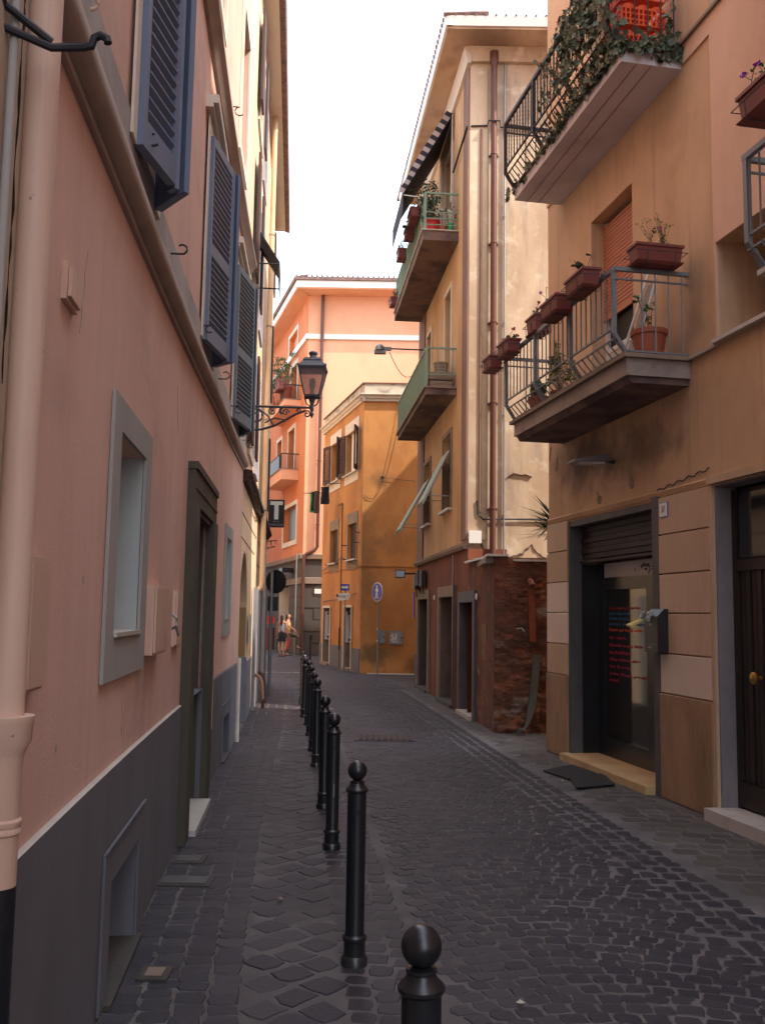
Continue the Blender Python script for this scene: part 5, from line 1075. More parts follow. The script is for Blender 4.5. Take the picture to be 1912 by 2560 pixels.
# pipes on the side wall
Fp = lambda x, z0, z1, r_, o: MB().lathe([(r_, z0), (r_, z1)], (x, YU - o, 0), 16)
dp = build(Fp(1.835, 2.52, 11.45, .052, .09), 'downpipe', brownpipe, OH, smooth=40)
mb = MB(); mb.lathe([(.053, 11.25), (.075, 11.32), (.08, 11.5), (.053, 11.52)], (1.835, YU - .09, 0), 14); build(mb, 'hopper', brownpipe, dp)
for z_ in (3.4, 5.2, 6.6, 8.0, 9.6): mb = MB(); mb.lathe([(.053, z_), (.062, z_ + .006), (.062, z_ + .03), (.053, z_ + .036)], (1.835, YU - .09, 0), 14); mb.box(1.75, 1.92, YU - .05, YU - .002, z_ + .005, z_ + .02); build(mb, 'clamp', brownpipe, dp)
build(Fp(1.62, 3.36, 10.1, .022, .04), 'thin_pipe', mauve, OH, smooth=40)
cd = build(Fp(2.03, 2.55, 12.1, .016, .03), 'conduit', galv, OH, smooth=40)
for z_ in (3.3, 5.0, 6.6, 8.5, 10.0): mb = MB(); mb.lathe([(.017, z_), (.024, z_ + .005), (.024, z_ + .03), (.017, z_ + .035)], (2.03, YU - .03, 0), 10); build(mb, 'clamp', galv, cd)
mb = MB(); mb.tube([(1.58, YU - .05, 3.55), (1.60, YU - .05, 3.32), (1.68, YU - .04, 3.24), (2.4, YU - .03, 3.25), (4.5, YU - .03, 3.26)], .016, 5); mb.tube([(1.44, YU - .05, 10.15), (1.72, YU - .05, 10.16), (1.74, YU - .15, 10.2), (1.93, YU - .15, 10.2), (1.95, YU - .04, 10.14), (4, YU - .04, 10.1)], .016, 5)
mb.tube([FB.pt(SU - .02, 10.15, .05), FB.pt(SU + 1.4, 10.0, .05)], .02, 5); build(mb, 'cable', iron, OH)
mb = MB(); mb.tube([(2.1, YU - .02, 3.97), (2.2, YU - .02, 4.03), (2.32, YU - .02, 4.0), (2.4, YU - .02, 4.01), (2.5, YU - .02, 3.97)], .016, 4); build(mb, 'crack', concrete_d, OH)
r = random.Random(9)
for base_pts in ([(1.40, 3.05), (1.5, 3.12), (1.6, 2.92), (1.72, 2.7), (1.85, 2.62)], [(2.1, 2.6), (2.35, 2.68), (2.5, 2.84), (2.56, 2.72), (2.7, 2.62), (2.9, 2.6)]):
    mb = MB(); pts = []
    for (xa, za), (xb, zb_) in zip(base_pts, base_pts[1:]):
        for k in range(5): t_ = k / 5; pts.append((xa + (xb - xa) * t_, YU - .004, za + (zb_ - za) * t_ + r.uniform(-.015, .015)))
    mb.tube(pts, [r.uniform(.006, .02) for _ in pts], 5); build(mb, 'plaster_edge', concrete_d, OH)
t = thing('junction_box', (1.45, YU - .04, 2.84), 'white square junction box at the corner of the ochre house', 'junction box')
mb = MB(); mb.box(1.45, 1.64, YU - .11, YU - .036, 2.84, 3.03); build(mb, 'case', whitem, t); mb = MB(); mb.box(1.44, 1.65, YU - .118, YU - .111, 2.83, 3.04)
build(mb, 'lid', signwhite, t)
# eaves and roof
mb = MB(); fsweep(mb, FB, [(0, 11.30), (.06, 11.30), (.10, 11.50), (.12, 11.59), (0, 11.592)], SU - .1, 8.5, step=5); build(mb, 'moulding', whitetrim, OH)
mb = MB(); mb.hexa([(1.36, YU - .08, 11.34), (9, YU - .08, 11.34), (9, YU, 11.34), (1.36, YU, 11.34), (1.34, YU - .12, 11.598), (9, YU - .12, 11.598), (9, YU, 11.598), (1.34, YU, 11.598)]); build(mb, 'moulding', paleochre, OH)
c0 = FB.pt(SU - .62, 0, .50); c1 = FB.pt(8.6, 0, .50); mb = MB()
P4 = [(c0.x, YU - .60), (9, YU - .62), (9, 22.2), (c1.x, c1.y)]
mb.hexa([(x, y, 11.60) for x, y in P4] + [(x, y, 11.64) for x, y in P4]); build(mb, 'soffit', orange and material('orange_soffit', (.62, .42, .28), .9, [((.3, .17, .10), (1.5, 1.5, 1.5), .45, .65, .6)], spots=[((.15, .08, .06), (1.75, 15.4, 11.6), (.8, .8, .5), .7)]), OH)
mb = MB(); mb.hexa([(c0.x - .01, YU - .625, 11.641), (9, YU - .645, 11.641), (9, YU - .55, 11.641), (c0.x + .05, YU - .55, 11.641), (c0.x - .03, YU - .66, 11.80), (9, YU - .68, 11.80), (9, YU - .55, 11.80), (c0.x + .05, YU - .55, 11.80)]); fsweep(mb, FB, [(.42, 11.641), (.52, 11.641), (.55, 11.80), (.42, 11.80)], SU - .60, 8.6, step=9); build(mb, 'fascia', whitem, OH)
mb = MB()
for k in range(44): x_ = c0.x - .03 + .17 * k; mb.tube([(x_, YU - .67, 11.815), (x_, YU + .5, 11.9)], .022, 6)
for k in range(48): p = FB.pt(SU - .6 + .155 * k, 11.82, .57); q = FB.pt(SU - .6 + .155 * k, 11.9, -.2); mb.tube([p, q], .04, 6)
build(mb, 'roof_tiles', tile_m, OH, kind='stuff')
mb = MB(); mb.hexa([(c0.x, YU - .6, 11.81), (9, YU - .6, 11.81), (9, 22.2, 11.81), (c1.x, c1.y, 11.81), (2.6, 17.4, 11.83), (8, 17.4, 11.83), (8, 20.5, 11.83), (2.6, 20.5, 11.83)]); build(mb, 'roof', tile_m, OH)
# balcony one (green)
def rail_box(parent, f, s0, s1, z0, zt, o, ml, gap, side_style):
    for zz in (zt,): mb = MB(); fbox(mb, f, s0, s1, zz - .018, zz + .018, o - .018, o + .018); build(mb, 'top_rail', ml, parent)
    mb = MB(); fbox(mb, f, s0, s1, z0 + .05, z0 + .07, o - .009, o + .009); build(mb, 'lower_rail', ml, parent)
    k = int((s1 - s0) / gap); b = MB(); b.tube([Vector((0, 0, 0)), Vector((0, 0, zt - z0 - .02))], .009, 5); me = localmesh(b, 'baluster', ml)
    for i in range(k + 1): inst('baluster', me, parent, f.pt(s0 + (s1 - s0) * i / k, z0, o))
    for s in (s0, s1):
        mb = MB(); fbox(mb, f, s - .02, s + .02, z0, zt, o - .02, o + .02); build(mb, 'post', ml, parent)
        mb = MB(); fbox(mb, f, s - .015, s + .015, zt - .015, zt + .015, .0, o); build(mb, 'top_rail', ml, parent)
        if side_style == 'bars':
            mb = MB(); fbox(mb, f, s - .009, s + .009, zt - .50, zt - .48, .0, o); build(mb, 'lower_rail', ml, parent)
            for i in range(4): mb = MB(); oo = o * (i + .5) / 4; mb.tube([f.pt(s, zt - .49, oo), f.pt(s, zt, oo)], .006, 4); build(mb, 'baluster', ml, parent)
        else:
            for zz in (z0 + .10, z0 + .22, z0 + .34): mb = MB(); fbox(mb, f, s - .008, s + .008, zz, zz + .016, .0, o); build(mb, 'lower_rail', ml, parent)
            for i in range(3):
                oo = o * (i + .5) / 3; w_ = o / 9; mb = MB(); mb.tube([f.pt(s, zt, oo - w_), f.pt(s, z0 + .42, oo - w_), f.pt(s, z0 + .38, oo), f.pt(s, z0 + .42, oo + w_), f.pt(s, zt, oo + w_)], .006, 4); build(mb, 'baluster', ml, parent)
mb = MB(); fbox(mb, FB, 3.30, 8.0, 5.63, 5.745, 0, .56); b1 = build(mb, 'balcony', concrete_d, OH); mb = MB(); fbox(mb, FB, 3.27, 8.03, 5.747, 5.77, 0, .60); build(mb, 'slab_edge', brownband, b1)
rail_box(b1, FB, 3.33, 7.9, 5.775, 6.50, .55, greenrail, .09, 'bars')
mb = MB(); fbox(mb, FB, 3.5, 7.9, 5.78, 5.98, .47, .50); build(mb, 'brick_lip', redpl, b1)
mb = MB(); fbox(mb, FB, 3.20, 8.1, 8.50, 8.68, 0, .66); b2 = build(mb, 'balcony', concrete_d, OH); mb = MB(); fbox(mb, FB, 3.17, 8.13, 8.682, 8.70, 0, .69); build(mb, 'slab_edge', marble, b2)
rail_box(b2, FB, 3.24, 8.0, 8.705, 9.42, .62, greenrail, .10, 'loops')
for k, (za, h_, w_, lb) in enumerate(((5.775, .16, .40, 'grey wooden fruit crate, lower of two on the green railed balcony'), (5.94, .15, .44, 'grey wooden fruit crate, upper of two on the green railed balcony'), )):
    t = thing('wooden_crate', FB.pt(3.55, za, .27), lb, 'crate', 'wooden crates on the balcony', rotz=FB.ang); mb = MB()
    for q in range(3): mb.box(-.12, .12, -w_ / 2, w_ / 2, .0, .01) if q == 0 else None
    for zz in (.02, .085): mb.box(-.13, -.118, -w_ / 2, w_ / 2, zz, zz + .055); mb.box(.118, .13, -w_ / 2, w_ / 2, zz, zz + .055)
    mb.box(-.118, .118, -w_ / 2, -w_ / 2 + .01, .02, h_ - .01); mb.box(-.118, .118, w_ / 2 - .01, w_ / 2, .02, h_ - .01); lpart(t, mb, 'slats', woodm)
t = thing('wicker_basket', FB.pt(3.75, 6.1, .22), 'pale woven basket standing above the wooden crates on the green railed balcony', 'basket', rotz=FB.ang)
mb = MB(); mb.lathe([(.11, -.32), (.11, 0), (.14, .22), (.145, .23), (.13, .23), (.10, .02)], (0, 0, 0), 14); lpart(t, mb, 'body', woodm, 40)
mb = MB()
for z_ in (.03, .09, .15, .21): mb.lathe([(.118 + z_ * .1, z_), (.124 + z_ * .1, z_ + .01), (.118 + z_ * .1, z_ + .02)], (0, 0, 0), 14)
lpart(t, mb, 'bands', concrete, 40)
# top balcony things
pot(FB.pt(3.45, 8.71, .46), .0001 + .14, .26, 'square looking red planter behind the upper ochre balcony rail', 'bushy', 31, ml=redm, fol=leaf_d)
pot(FB.pt(3.42, 8.71, .27), .09, .17, 'small brown pot beside the red planter on the upper ochre balcony', 'sparse', 32)
pot(FB.pt(3.40, 8.71, .12), .06, .20, 'green plastic pot against the wall on the upper ochre balcony', 'sparse', 33, ml=greenpl)
for i, (s_, z_, o_, sd_) in enumerate(((3.9, 8.71, .5, 41), (4.4, 8.71, .4, 42), (4.9, 8.71, .5, 43))): pot(FB.pt(s_, z_, o_), .13, .34, f'pot with a tall bushy plant under the striped awning, {["nearest", "middle", "farthest"][i]} of three', 'bushy', sd_, fol=leaf if i % 2 else leaf_d)
planter(4.05, 9.22, .74, .50, .17, .16, 'flower box of trailing grey-green plants hung under the striped awning', [('geranium_red', 2), ('sparse', 9)], 44, f=FB)
planter(4.9, 9.22, .72, .40, .17, .16, 'flower box with dark foliage hung farther along the upper ochre balcony', [('sparse', 9), ('broad', 3)], 45, f=FB)
planter(6.3, 9.30, .72, .30, .17, .20, 'dark box with a bristly plant jutting from the middle of the upper ochre balcony', [('sparse', 12)], 46, f=FB)
planter(7.9, 8.80, .70, .30, .17, .16, 'flower box spilling green leaves at the far end of the upper ochre balcony', [('sparse', 10), ('broad', 4)], 47, f=FB)
t = thing('striped_awning', FB.pt(4.2, 10.6), 'dark awning with pale stripes lowered over the upper balcony of the ochre house', 'awning')
a0_, a1_ = 3.75, 5.6; zt, zb, oo = 11.28, 9.62, .98
mb = MB(); mb.hexa([FB.pt(a0_, zt, .03), FB.pt(a1_, zt, .03), FB.pt(a1_, zb, oo), FB.pt(a0_, zb, oo), FB.pt(a0_, zt + .015, .045), FB.pt(a1_, zt + .015, .045), FB.pt(a1_, zb + .015, oo + .01), FB.pt(a0_, zb + .015, oo + .01)]); fbox(mb, FB, a0_, a1_, zb - .35, zb, oo - .004, oo + .004); build(mb, 'canopy', awn_m, t)
mb = MB()
for k in range(10):
    t0, t1 = (k + .25) / 10, (k + .7) / 10; A_ = lambda tt, s, e: FB.pt(s, zt + (zb - zt) * tt + .018 + e, .03 + (oo - .03) * tt + .012)
    mb.hexa([A_(t0, a0_ - .003, 0), A_(t0, a1_, 0), A_(t1, a1_, 0), A_(t1, a0_ - .003, 0), A_(t0, a0_ - .003, .006), A_(t0, a1_, .006), A_(t1, a1_, .006), A_(t1, a0_ - .003, .006)])
build(mb, 'stripes', awn_w, t)
mb = MB(); sw, sl_ = MB(), MB()
for k in range(20):
    t0, t1 = k / 20, (k + 1) / 20; Q_ = lambda tt, e: FB.pt(a0_ - .01, zt + (zb - zt) * tt + e * .45, .04 + (oo - .04) * tt + e * .9)
    tgt = sw if k % 2 else sl_; w0 = .13 if k < 15 else .10
    tgt.hexa([Q_(t0, 0), Q_(t1, 0), Q_(t1, 0) + FB.d * .006, Q_(t0, 0) + FB.d * .006, Q_(t0, w0), Q_(t1, w0), Q_(t1, w0) + FB.d * .006, Q_(t0, w0) + FB.d * .006])
build(sw, 'edge_stripes', awn_w, t); build(sl_, 'edge_band', awn_m, t)
mb = MB(); mb.tube([FB.pt(a0_ + .02, zb - .08, 0.3), FB.pt(a0_ + .02, zb - .02, oo)], .012, 6); mb.tube([FB.pt(a0_, zt, .04), FB.pt(a0_, 9.5, .06)], .012, 6); build(mb, 'arm', whitem, t)
mb = MB(); fbox(mb, FB, 3.5, 3.52, 8.95, 9.25, .08, .36); tag(build(mb, 'hung_cloth', curtain, base=FB.pt(3.5, 8.95, .2)), 'pale cloth hung behind the upper ochre balcony rail', 'cloth')
# street lamp on a long arm
t = thing('arm_street_lamp', (.9, 20.4, 7.5), 'street lamp on a long thin arm standing out over the road from the ochre house', 'street lamp')
mb = MB(); mb.tube([(.98, 20.4, 7.48), (.15, 20.4, 7.50), (.02, 20.4, 7.50)], .016, 7); build(mb, 'arm', iron, t)
mb = MB(); mb.box(-.24, .02, 20.34, 20.46, 7.38, 7.455); mb.box(-.02, .14, 20.36, 20.44, 7.46, 7.53); build(mb, 'housing', greymetal, t)
mb = MB(); mb.lathe([(.11, 7.456), (.11, 7.50), (.095, 7.55), (.05, 7.59), (0, 7.60)], (-.12, 20.4, 0), 16); build(mb, 'dome', galv, t, smooth=50)
mb = MB(); pts = []
for k in range(15): u = k / 14; pts.append((.10 + .86 * u, 20.4, 7.42 - .60 * math.sin(u * math.pi) * (1.05 - .2 * u) + .02 * u))
mb.tube(pts, .008, 4); build(mb, 'cable', iron, t)
# flood light and electric boxes at the far end of the red ground floor
t = thing('flood_light', FB.pt(8.3, 2.5), 'boxy black flood light standing out from the far corner of the ochre house', 'flood light')
p = FB.pt(8.1, 2.56, .30); mb = MB(); mb.box(p.x - .26, p.x - .03, p.y - .1, p.y + .1, 2.46, 2.64); build(mb, 'housing', signblack, t)
mb = MB(); mb.box(p.x - .24, p.x - .05, p.y - .112, p.y - .101, 2.48, 2.62); build(mb, 'glass', darkglass, t)
mb = MB(); mb.box(p.x - .03, p.x + .3, p.y - .02, p.y + .02, 2.54, 2.58); build(mb, 'arm', iron, t)
for i, (s_, z0, z1, o, lb) in enumerate(((7.9, 2.20, 2.52, .12, 'upper left dark electric box on the red wall'), (7.3, 2.28, 2.60, .14, 'middle dark electric box on the red wall'), (6.8, 2.25, 2.58, .13, 'nearest dark electric box on the red wall'))):
    mb = MB(); fbox(mb, FB, s_, s_ + .35, z0, z1, .03, o); t = thing('electric_box', FB.pt(s_, z0), lb, 'electric box', 'electric boxes on the red wall'); build(mb, 'case', iron, t)
    mb = MB(); mb.tube([FB.pt(s_ + .1, z0, .08), FB.pt(s_ + .12, z0 - .12, .07), FB.pt(s_ + .2, z0 - .16, .06)], .012, 5); build(mb, 'cable', iron, t)
mb = MB(); fbox(mb, FB, 8.36, 8.5, 1.55, 2.15, .06, .09); tag(build(mb, 'violet_banner', material('violet_print', (.16, .10, .42), .6), base=FB.pt(8.4, 1.6)), 'narrow violet sign at the far corner of the red ground floor', 'sign')
for s_ in (1.15, 5.55): mb = MB(); mb.disc(FB.pt(s_, 1.93 + .05 * (s_ > 3), .03), FB.n, .05, .012, 14); tag(build(mb, 'house_number', whitem, base=FB.pt(s_, 1.93)), 'small white oval plate beside the nearest doorway of the red ground floor' if s_ < 3 else 'tiny white plate between the two farther doorways of the red ground floor', 'plate')
mb = MB(); fbox(mb, FB, .50, .80, .98, 1.52, .001, .012); tag(build(mb, 'faded_notice', material('faded_ochre_paint', (.26, .13, .05), .9, [((.1, .05, .03), (12, 12, 12), .5, .62, .7)]), base=FB.pt(.5, 1)), 'faded ochre painted notice with an oval on the red corner wall', 'notice')
mb = MB(); pts = [FB.pt(.65 + .05 * math.cos(a), 1.24 + .2 * math.sin(a), .014) for a in [k * math.pi / 10 for k in range(20)]]; mb.tube(pts, .006, 4, closed=True); tag(build(mb, 'oval_outline', bluegreybase, base=FB.pt(.6, 1.2)), 'pale oval outline on the faded notice of the red corner wall', 'outline')
# rusty flue and battered gutter on the masonry
t = thing('rusty_pipe', (2.12, 13.4, 1.3), 'rusty red square pipe fixed upright on the peeling red masonry', 'pipe')
mb = MB(); mb.hexa([(2.10, 13.36, 1.28), (2.19, 13.36, 1.28), (2.19, 13.46, 1.28), (2.10, 13.46, 1.28), (2.08, 13.36, 2.02), (2.17, 13.36, 2.02), (2.17, 13.46, 2.02), (2.08, 13.46, 2.02)]); build(mb, 'pipe', material('rust_red_paint', (.22, .06, .025), .8, [((.08, .04, .03), (9, 9, 9), .5, .65, .7)]), t)
mb = MB(); mb.tube([(2.12, 13.48, 2.14), (2.12, 13.38, 2.12), (2.13, 13.31, 2.06)], .045, 10); build(mb, 'elbow', redpl, t, smooth=50)
t = thing('bent_gutter', (2.0, 13.35, 0), 'battered grey metal channel leaning down the red masonry to a curled foot', 'gutter')
mb = MB(); cs = [(-.055, 0), (-.05, -.05), (.05, -.05), (.055, 0), (.045, 0), (.04, -.038), (-.04, -.038), (-.045, 0)]
path = [(2.20, 13.42, 1.10), (2.17, 13.41, .7), (2.12, 13.39, .35), (2.06, 13.37, .14), (1.98, 13.33, .05), (1.90, 13.30, .06)]
for (x, y, z) in path: mb.v += [Vector((x + a * (1 if z > .2 else .7), y + b - .02, z + (0 if z > .2 else a * .6))) for a, b in cs]
for i in range(len(path) - 1):
    for k in range(8): a = i * 8; mb.f.append([a + k, a + (k + 1) % 8, a + 8 + (k + 1) % 8, a + 8 + k])
build(mb, 'channel', material('dull_grey_zinc', (.14, .15, .14), .6, [((.07, .07, .06), (8, 8, 4), .45, .65, .7)], metal=.3), t)
t = thing('wall_tap', (1.97, 13.4, 1.45), 'small pale bent tap fitting on the red masonry beside the rusty pipe', 'tap')
mb = MB(); mb.tube([(1.93, 13.46, 1.44), (1.93, 13.36, 1.46), (1.98, 13.33, 1.47), (2.02, 13.33, 1.43)], .012, 6); build(mb, 'spout', galv, t)
# palm on the little terrace
PT = thing('palm', (2.75, 14.2, 2.48), 'spiky dark palm fronds showing from behind the corner of the tan house', 'palm')
mb = MB(); mb.lathe([(.10, 2.48), (.12, 2.7), (.09, 2.95), (.0, 3.0)], (2.75, 14.2, 0), 10); build(mb, 'trunk', woodm, PT)
r = random.Random(12); pm = MB()
for q in range(90):
    a = r.uniform(0, 6.28) if q > 50 else r.uniform(2.3, 4.2); el = r.uniform(-.5, .9); d = Vector((math.cos(a) * math.cos(el), math.sin(a) * math.cos(el) * .7, math.sin(el))); l = r.uniform(.40, .70); b = Vector((2.62, 14.2, 2.85 + .25 * r.random())); sd_ = d.cross(Vector((0, 0, 1))).normalized() * .022
    pm.add([b - sd_, b + sd_, b + d * l * .6 + sd_, b + d * l * .6 - sd_, b + d * l + Vector((0, 0, -.03))], [(0, 1, 2, 3), (3, 2, 4)])
build(pm, 'fronds', leaf_d, PT)

# ================================================================== YELLOW CORNER HOUSE
YH = thing('yellow_house', (-.5, 27, 0), 'yellow ochre two-storey corner house facing the viewer at the bend', 'house')
fy = front(-.56, 26.1)
eops = [(.58, 1.62, 3.17, 4.22, .2), (2.98, 4.0, 3.17, 4.22, .2), (.62, 2.10, 5.72, 6.98, .2), (2.85, 4.2, 5.76, 7.02, .2), (.95, 1.85, 0, 1.80, .35), (3.75, 4.75, 0, 1.79, .35)]
build(wall(FE, 0, 5.3, 0, 7.62, eops), 'side_wall', yellow, YH)
build(wall(fy, 0, 6.0, 0, 7.62), 'wall', yellow, YH)
mb = MB(); e1 = FE.pt(5.3, 0); mb.hexa([(.1, 26.76, 0), (5.4, 26.76, 0), (5.4, 31, 0), (e1.x + .6, e1.y, 0), (.1, 26.76, 7.6), (5.4, 26.76, 7.6), (5.4, 31, 7.6), (e1.x + .6, e1.y, 7.6)]); build(mb, 'unseen_bulk', yellow, YH)
prof = [(0, 7.60), (.05, 7.60), (.06, 7.66), (.10, 7.68), (.10, 7.74), (.17, 7.77), (.17, 7.80), (.02, 7.81)]
mb = MB(); fsweep(mb, FE, prof, -.10, 5.4, step=6); fsweep(mb, fy, prof, -.12, 6.0, step=6); build(mb, 'cornice', whitetrim, YH)
mb = MB(); fbox(mb, FE, .03, 5.3, 7.81, 8.10, -.3, .015); fbox(mb, fy, 0.0, 6.0, 7.81, 8.11, -.28, .02); build(mb, 'parapet', parapet_m, YH)
mb = MB(); fbox(mb, FE, -.05, 5.35, 8.112, 8.14, -.35, .06); fbox(mb, fy, -.05, 6.0, 8.114, 8.142, -.3, .05); build(mb, 'coping', mauve, YH)
mb = MB(); fbox(mb, FE, .02, 5.3, 2.93, 2.955, .002, .02); fbox(mb, fy, -.02, 6.0, 2.935, 2.96, .002, .02); build(mb, 'string_course', yellow, YH)
mb = MB()
for a, b in ((-.0, .93), (1.87, 3.73), (4.77, 5.3)): fbox(mb, FE, a, b, 0, .66, .002, .03)
build(mb, 'plinth', plinth_m, YH)
for i, (a, b, c, d, dp) in enumerate(eops[:4]):
    mb = MB(); fbox(mb, FE, a - .12, b + .12, d, d + .32, .002, .02); fbox(mb, FE, a - .1, a, c, d, .002, .02); fbox(mb, FE, b, b + .1, c, d, .002, .02); fbox(mb, FE, a - .12, b + .12, c - .28, c - .03, .002, .02); w = build(mb, 'window_frame', whitetrim if i > 1 else brownband, YH)
    mb = MB(); fbox(mb, FE, a - .1, b + .1, c - .03, c + .01, -.15, .10); build(mb, 'sill', marble, w)
    if i < 2:
        mb = MB(); fbox(mb, FE, a, b, c, d, -.15, -.10); sh_ = build(mb, 'shutter', brownshut, YH); nn = 16
        sm = MB(); fbox(sm, FE, 0, b - a - .08, 0, .03, 0, .03); me = localmesh(MB().add([v - FE.pt(0, 0, 0) for v in sm.v], sm.f), 'slat', brownshut)
        for k in range(nn): inst('slat', me, sh_, FE.pt(a + .04, c + .04 + (d - c - .06) * k / nn, -.098))
    else:
        mb = MB(); fbox(mb, FE, a, b, c, d, -.2, -.16); build(mb, 'pane', darkglass, w)
        mb = MB(); fbox(mb, FE, a + .25, b - .28, c, d, -.155, -.10); build(mb, 'casement', whitem, w)
        for side in (0, 1):   # open louvred shutters standing out from the wall
            s_ = a if side == 0 else b; q = FE.pt(s_ + (-.36 if side == 0 else .44), 0, .20 if side == 0 else .16)
            shutter_leaf(YH, FE.pt(s_, 0, .03), q, c, d, brownshut, slat_t=.11)
for i, (a, b, c, d, dp) in enumerate(eops[4:]):
    mb = MB(); ring(mb, FE, a, b, c, d, .07, .031, .05, wb=0); build(mb, 'door_frame', whitetrim, YH)
    mb = MB(); fbox(mb, FE, b - .012, b - .003, 0, d - .001, -.35, .03); build(mb, 'jamb', brownband, YH)
    mb = MB(); fbox(mb, FE, a, b, 0, d, -.36, -.33); build(mb, 'door', wooddoor, YH)
    mb = MB(); fbox(mb, FE, a - .04, b + .04, -.02, .07, -.3, .12); build(mb, 'step', brownband, YH)
    f2 = front(0, FE.pt(b - .02, 0).y - .02); xw = FE.pt(b - .02, 0, 0).x
    mb = MB(); mb.box(xw + .02, xw + .24, f2.P0.y - .01, f2.P0.y, .78, 1.68); t = thing('door_poster', (xw + .05, f2.P0.y, .8), ['tall white advertising strip in the right doorway of the yellow house', 'tall white advertising strip in the left doorway of the yellow house'][i], 'poster', 'advertising strips in the doorways'); build(mb, 'sheet', material('white_poster_%s' % 'ab'[i], (.62, .58, .56), .6), t)
    mb = MB()
    for z_ in (.84, 1.60):
        for k in range(7): mb.box(xw + .07 + rnd.uniform(0, .1), xw + .10 + rnd.uniform(0, .1), f2.P0.y - .014, f2.P0.y - .0105, z_ + rnd.uniform(-.03, .03), z_ + .02 + rnd.uniform(-.01, .04))
    for k in range(26): z_ = .98 + k * .021; mb.box(xw + .13, xw + .155 - .006 * (k % 3), f2.P0.y - .014, f2.P0.y - .0105, z_, z_ + .013)
    build(mb, 'print', inkdark, t)
mb = MB(); mb.box(-1.02, -.95, 27.1, 27.13, .55, 1.25) if False else None
mb = MB(); mb.tube([FE.pt(2.35, 0.0, .03), FE.pt(2.35, 4.95, .03), FE.pt(2.95, 4.95, .03)], .018, 6); mb.tube([FE.pt(2.35, .55, .045), FE.pt(2.35, 1.2, .045)], .028, 6); build(mb, 'pipe', brownpipe, YH)
mb = MB(); mb.tube([FE.pt(0, 2.9, .03), FE.pt(2.3, 3.3, .03), FE.pt(5.2, 3.0, .03)], .01, 4); mb.tube([FE.pt(.4, 1.9 + .3, .03), FE.pt(2.3, 2.05, .03), FE.pt(4.9, 2.0, .03)], .01, 4); build(mb, 'cable', iron, YH)
for s_, z_, o_ in ((.3, 3.9, .1), (.3, 3.62, .14), (1.75, 3.62, .14), (1.75, 3.2, .1), (2.85, 3.15, .1), (4.2, 3.15, .1)): mb = MB(); mb.tube([FE.pt(s_, z_, 0), FE.pt(s_, z_, o_), FE.pt(s_, z_ + .04, o_ + .02)], .015, 5); build(mb, 'shutter_stay', iron, YH)
mb = MB(); pts = [(.55 - .0, 26.02, 7.6), (.35, 26.03, 6.6), (.1, 26.04, 5.5), (0.02, 26.05, 5.42), (-.12, 26.06, 5.0), (-.25, 26.07, 4.82), (-.40, 26.07, 4.84), (-.5, 26.08, 4.92)]; mb.tube(pts, .008, 4); mb.tube([(.02, 26.06, 5.42), (.9, 26.06, 5.33)], .006, 4); mb.disc((-.02, 26.099, 5.44), (0, -1, 0), .04, .01, 8); build(mb, 'cable', iron, YH)
# cabinets
for x0_, x1_, z0_, z1_, lb in ((-.06, .13, .82, 1.18, 'narrow grey metal cabinet on the yellow wall next to the sign post'), (.24, .62, .80, 1.17, 'wider grey metal cabinet with peeling stickers on the yellow wall')):
    t = thing('metal_cabinet', (x0_, 26.1, z0_), lb, 'cabinet', 'metal cabinets on the yellow wall'); mb = MB(); mb.box(x0_, x1_, 26.05, 26.099, z0_, z1_); build(mb, 'frame', greymetal, t)
    mb = MB(); mb.box(x0_ + .02, x1_ - .02, 26.042, 26.049, z0_ + .02, z1_ - .02); build(mb, 'door', galv if x0_ > 0 else bluegreybase, t)
    mb = MB(); mb.box(x1_ - .06, x1_ - .035, 26.03, 26.041, (z0_ + z1_) / 2 - .03, (z0_ + z1_) / 2 + .03); build(mb, 'lock', blackm, t)
    if x0_ > 0:
        mb = MB()
        for k in range(16): xx, zz = rnd.uniform(.30, .46), rnd.uniform(.87, 1.08); mb.hexa([(xx + dx * rnd.uniform(.5, 1), 26.0415 - k * .0002 - (.0004 if q else 0), zz + dz * rnd.uniform(.5, 1)) for q in (0, 1) for dx, dz in ((-.03, -.03), (.03, -.03), (.03, .03), (-.03, .03))])
        build(mb, 'torn_paper', paper_w, t)
# signs
def pole(t, x, y, h, r_=.024): mb = MB(); mb.tube([(x, y, 0), (x, y, h)], r_, 10); return build(mb, 'post', galv, t, smooth=40)
t = thing('pedestrian_sign', (-.09, 25.7, 0), 'round blue sign with a white walking figure on a grey post', 'road sign')
pole(t, -.09, 25.72, 2.44)
mb = MB(); mb.disc((-.09, 25.685, 2.22), (.0, -1, 0), .262, .008, 40); build(mb, 'rim', signwhite, t)
mb = MB(); mb.disc((-.09, 25.676, 2.22), (.0, -1, 0), .242, .006, 40); build(mb, 'disc', bluesign, t)
mb = MB(); yy = 25.668; cx, cz_ = -.09, 2.22
def poly(pts, th=.003): n_ = len(pts); mb.add([(cx + x, yy, cz_ + z) for x, z in pts] + [(cx + x, yy - th, cz_ + z) for x, z in pts], [list(range(n_))[::-1], list(range(n_, 2 * n_))] + [(k, (k + 1) % n_, n_ + (k + 1) % n_, n_ + k) for k in range(n_)])
mb.disc((cx - .005, yy, cz_ + .155), (0, -1, 0), .028, .003, 14)
poly([(-.035, .115), (.03, .115), (.045, .02), (.02, -.02), (-.035, -.02)]); poly([(.028, .112), (.075, .02), (.055, .01), (.022, .07)]); poly([(-.035, .112), (-.085, .04), (-.07, .02), (-.03, .07)])
poly([(-.035, -.018), (.0, -.018), (-.055, -.19), (-.085, -.19)]); poly([(-.01, -.018), (.022, -.018), (.075, -.19), (.045, -.19)])
build(mb, 'walking_figure', signwhite, t); t.rotation_euler = (0, 0, -1.0)
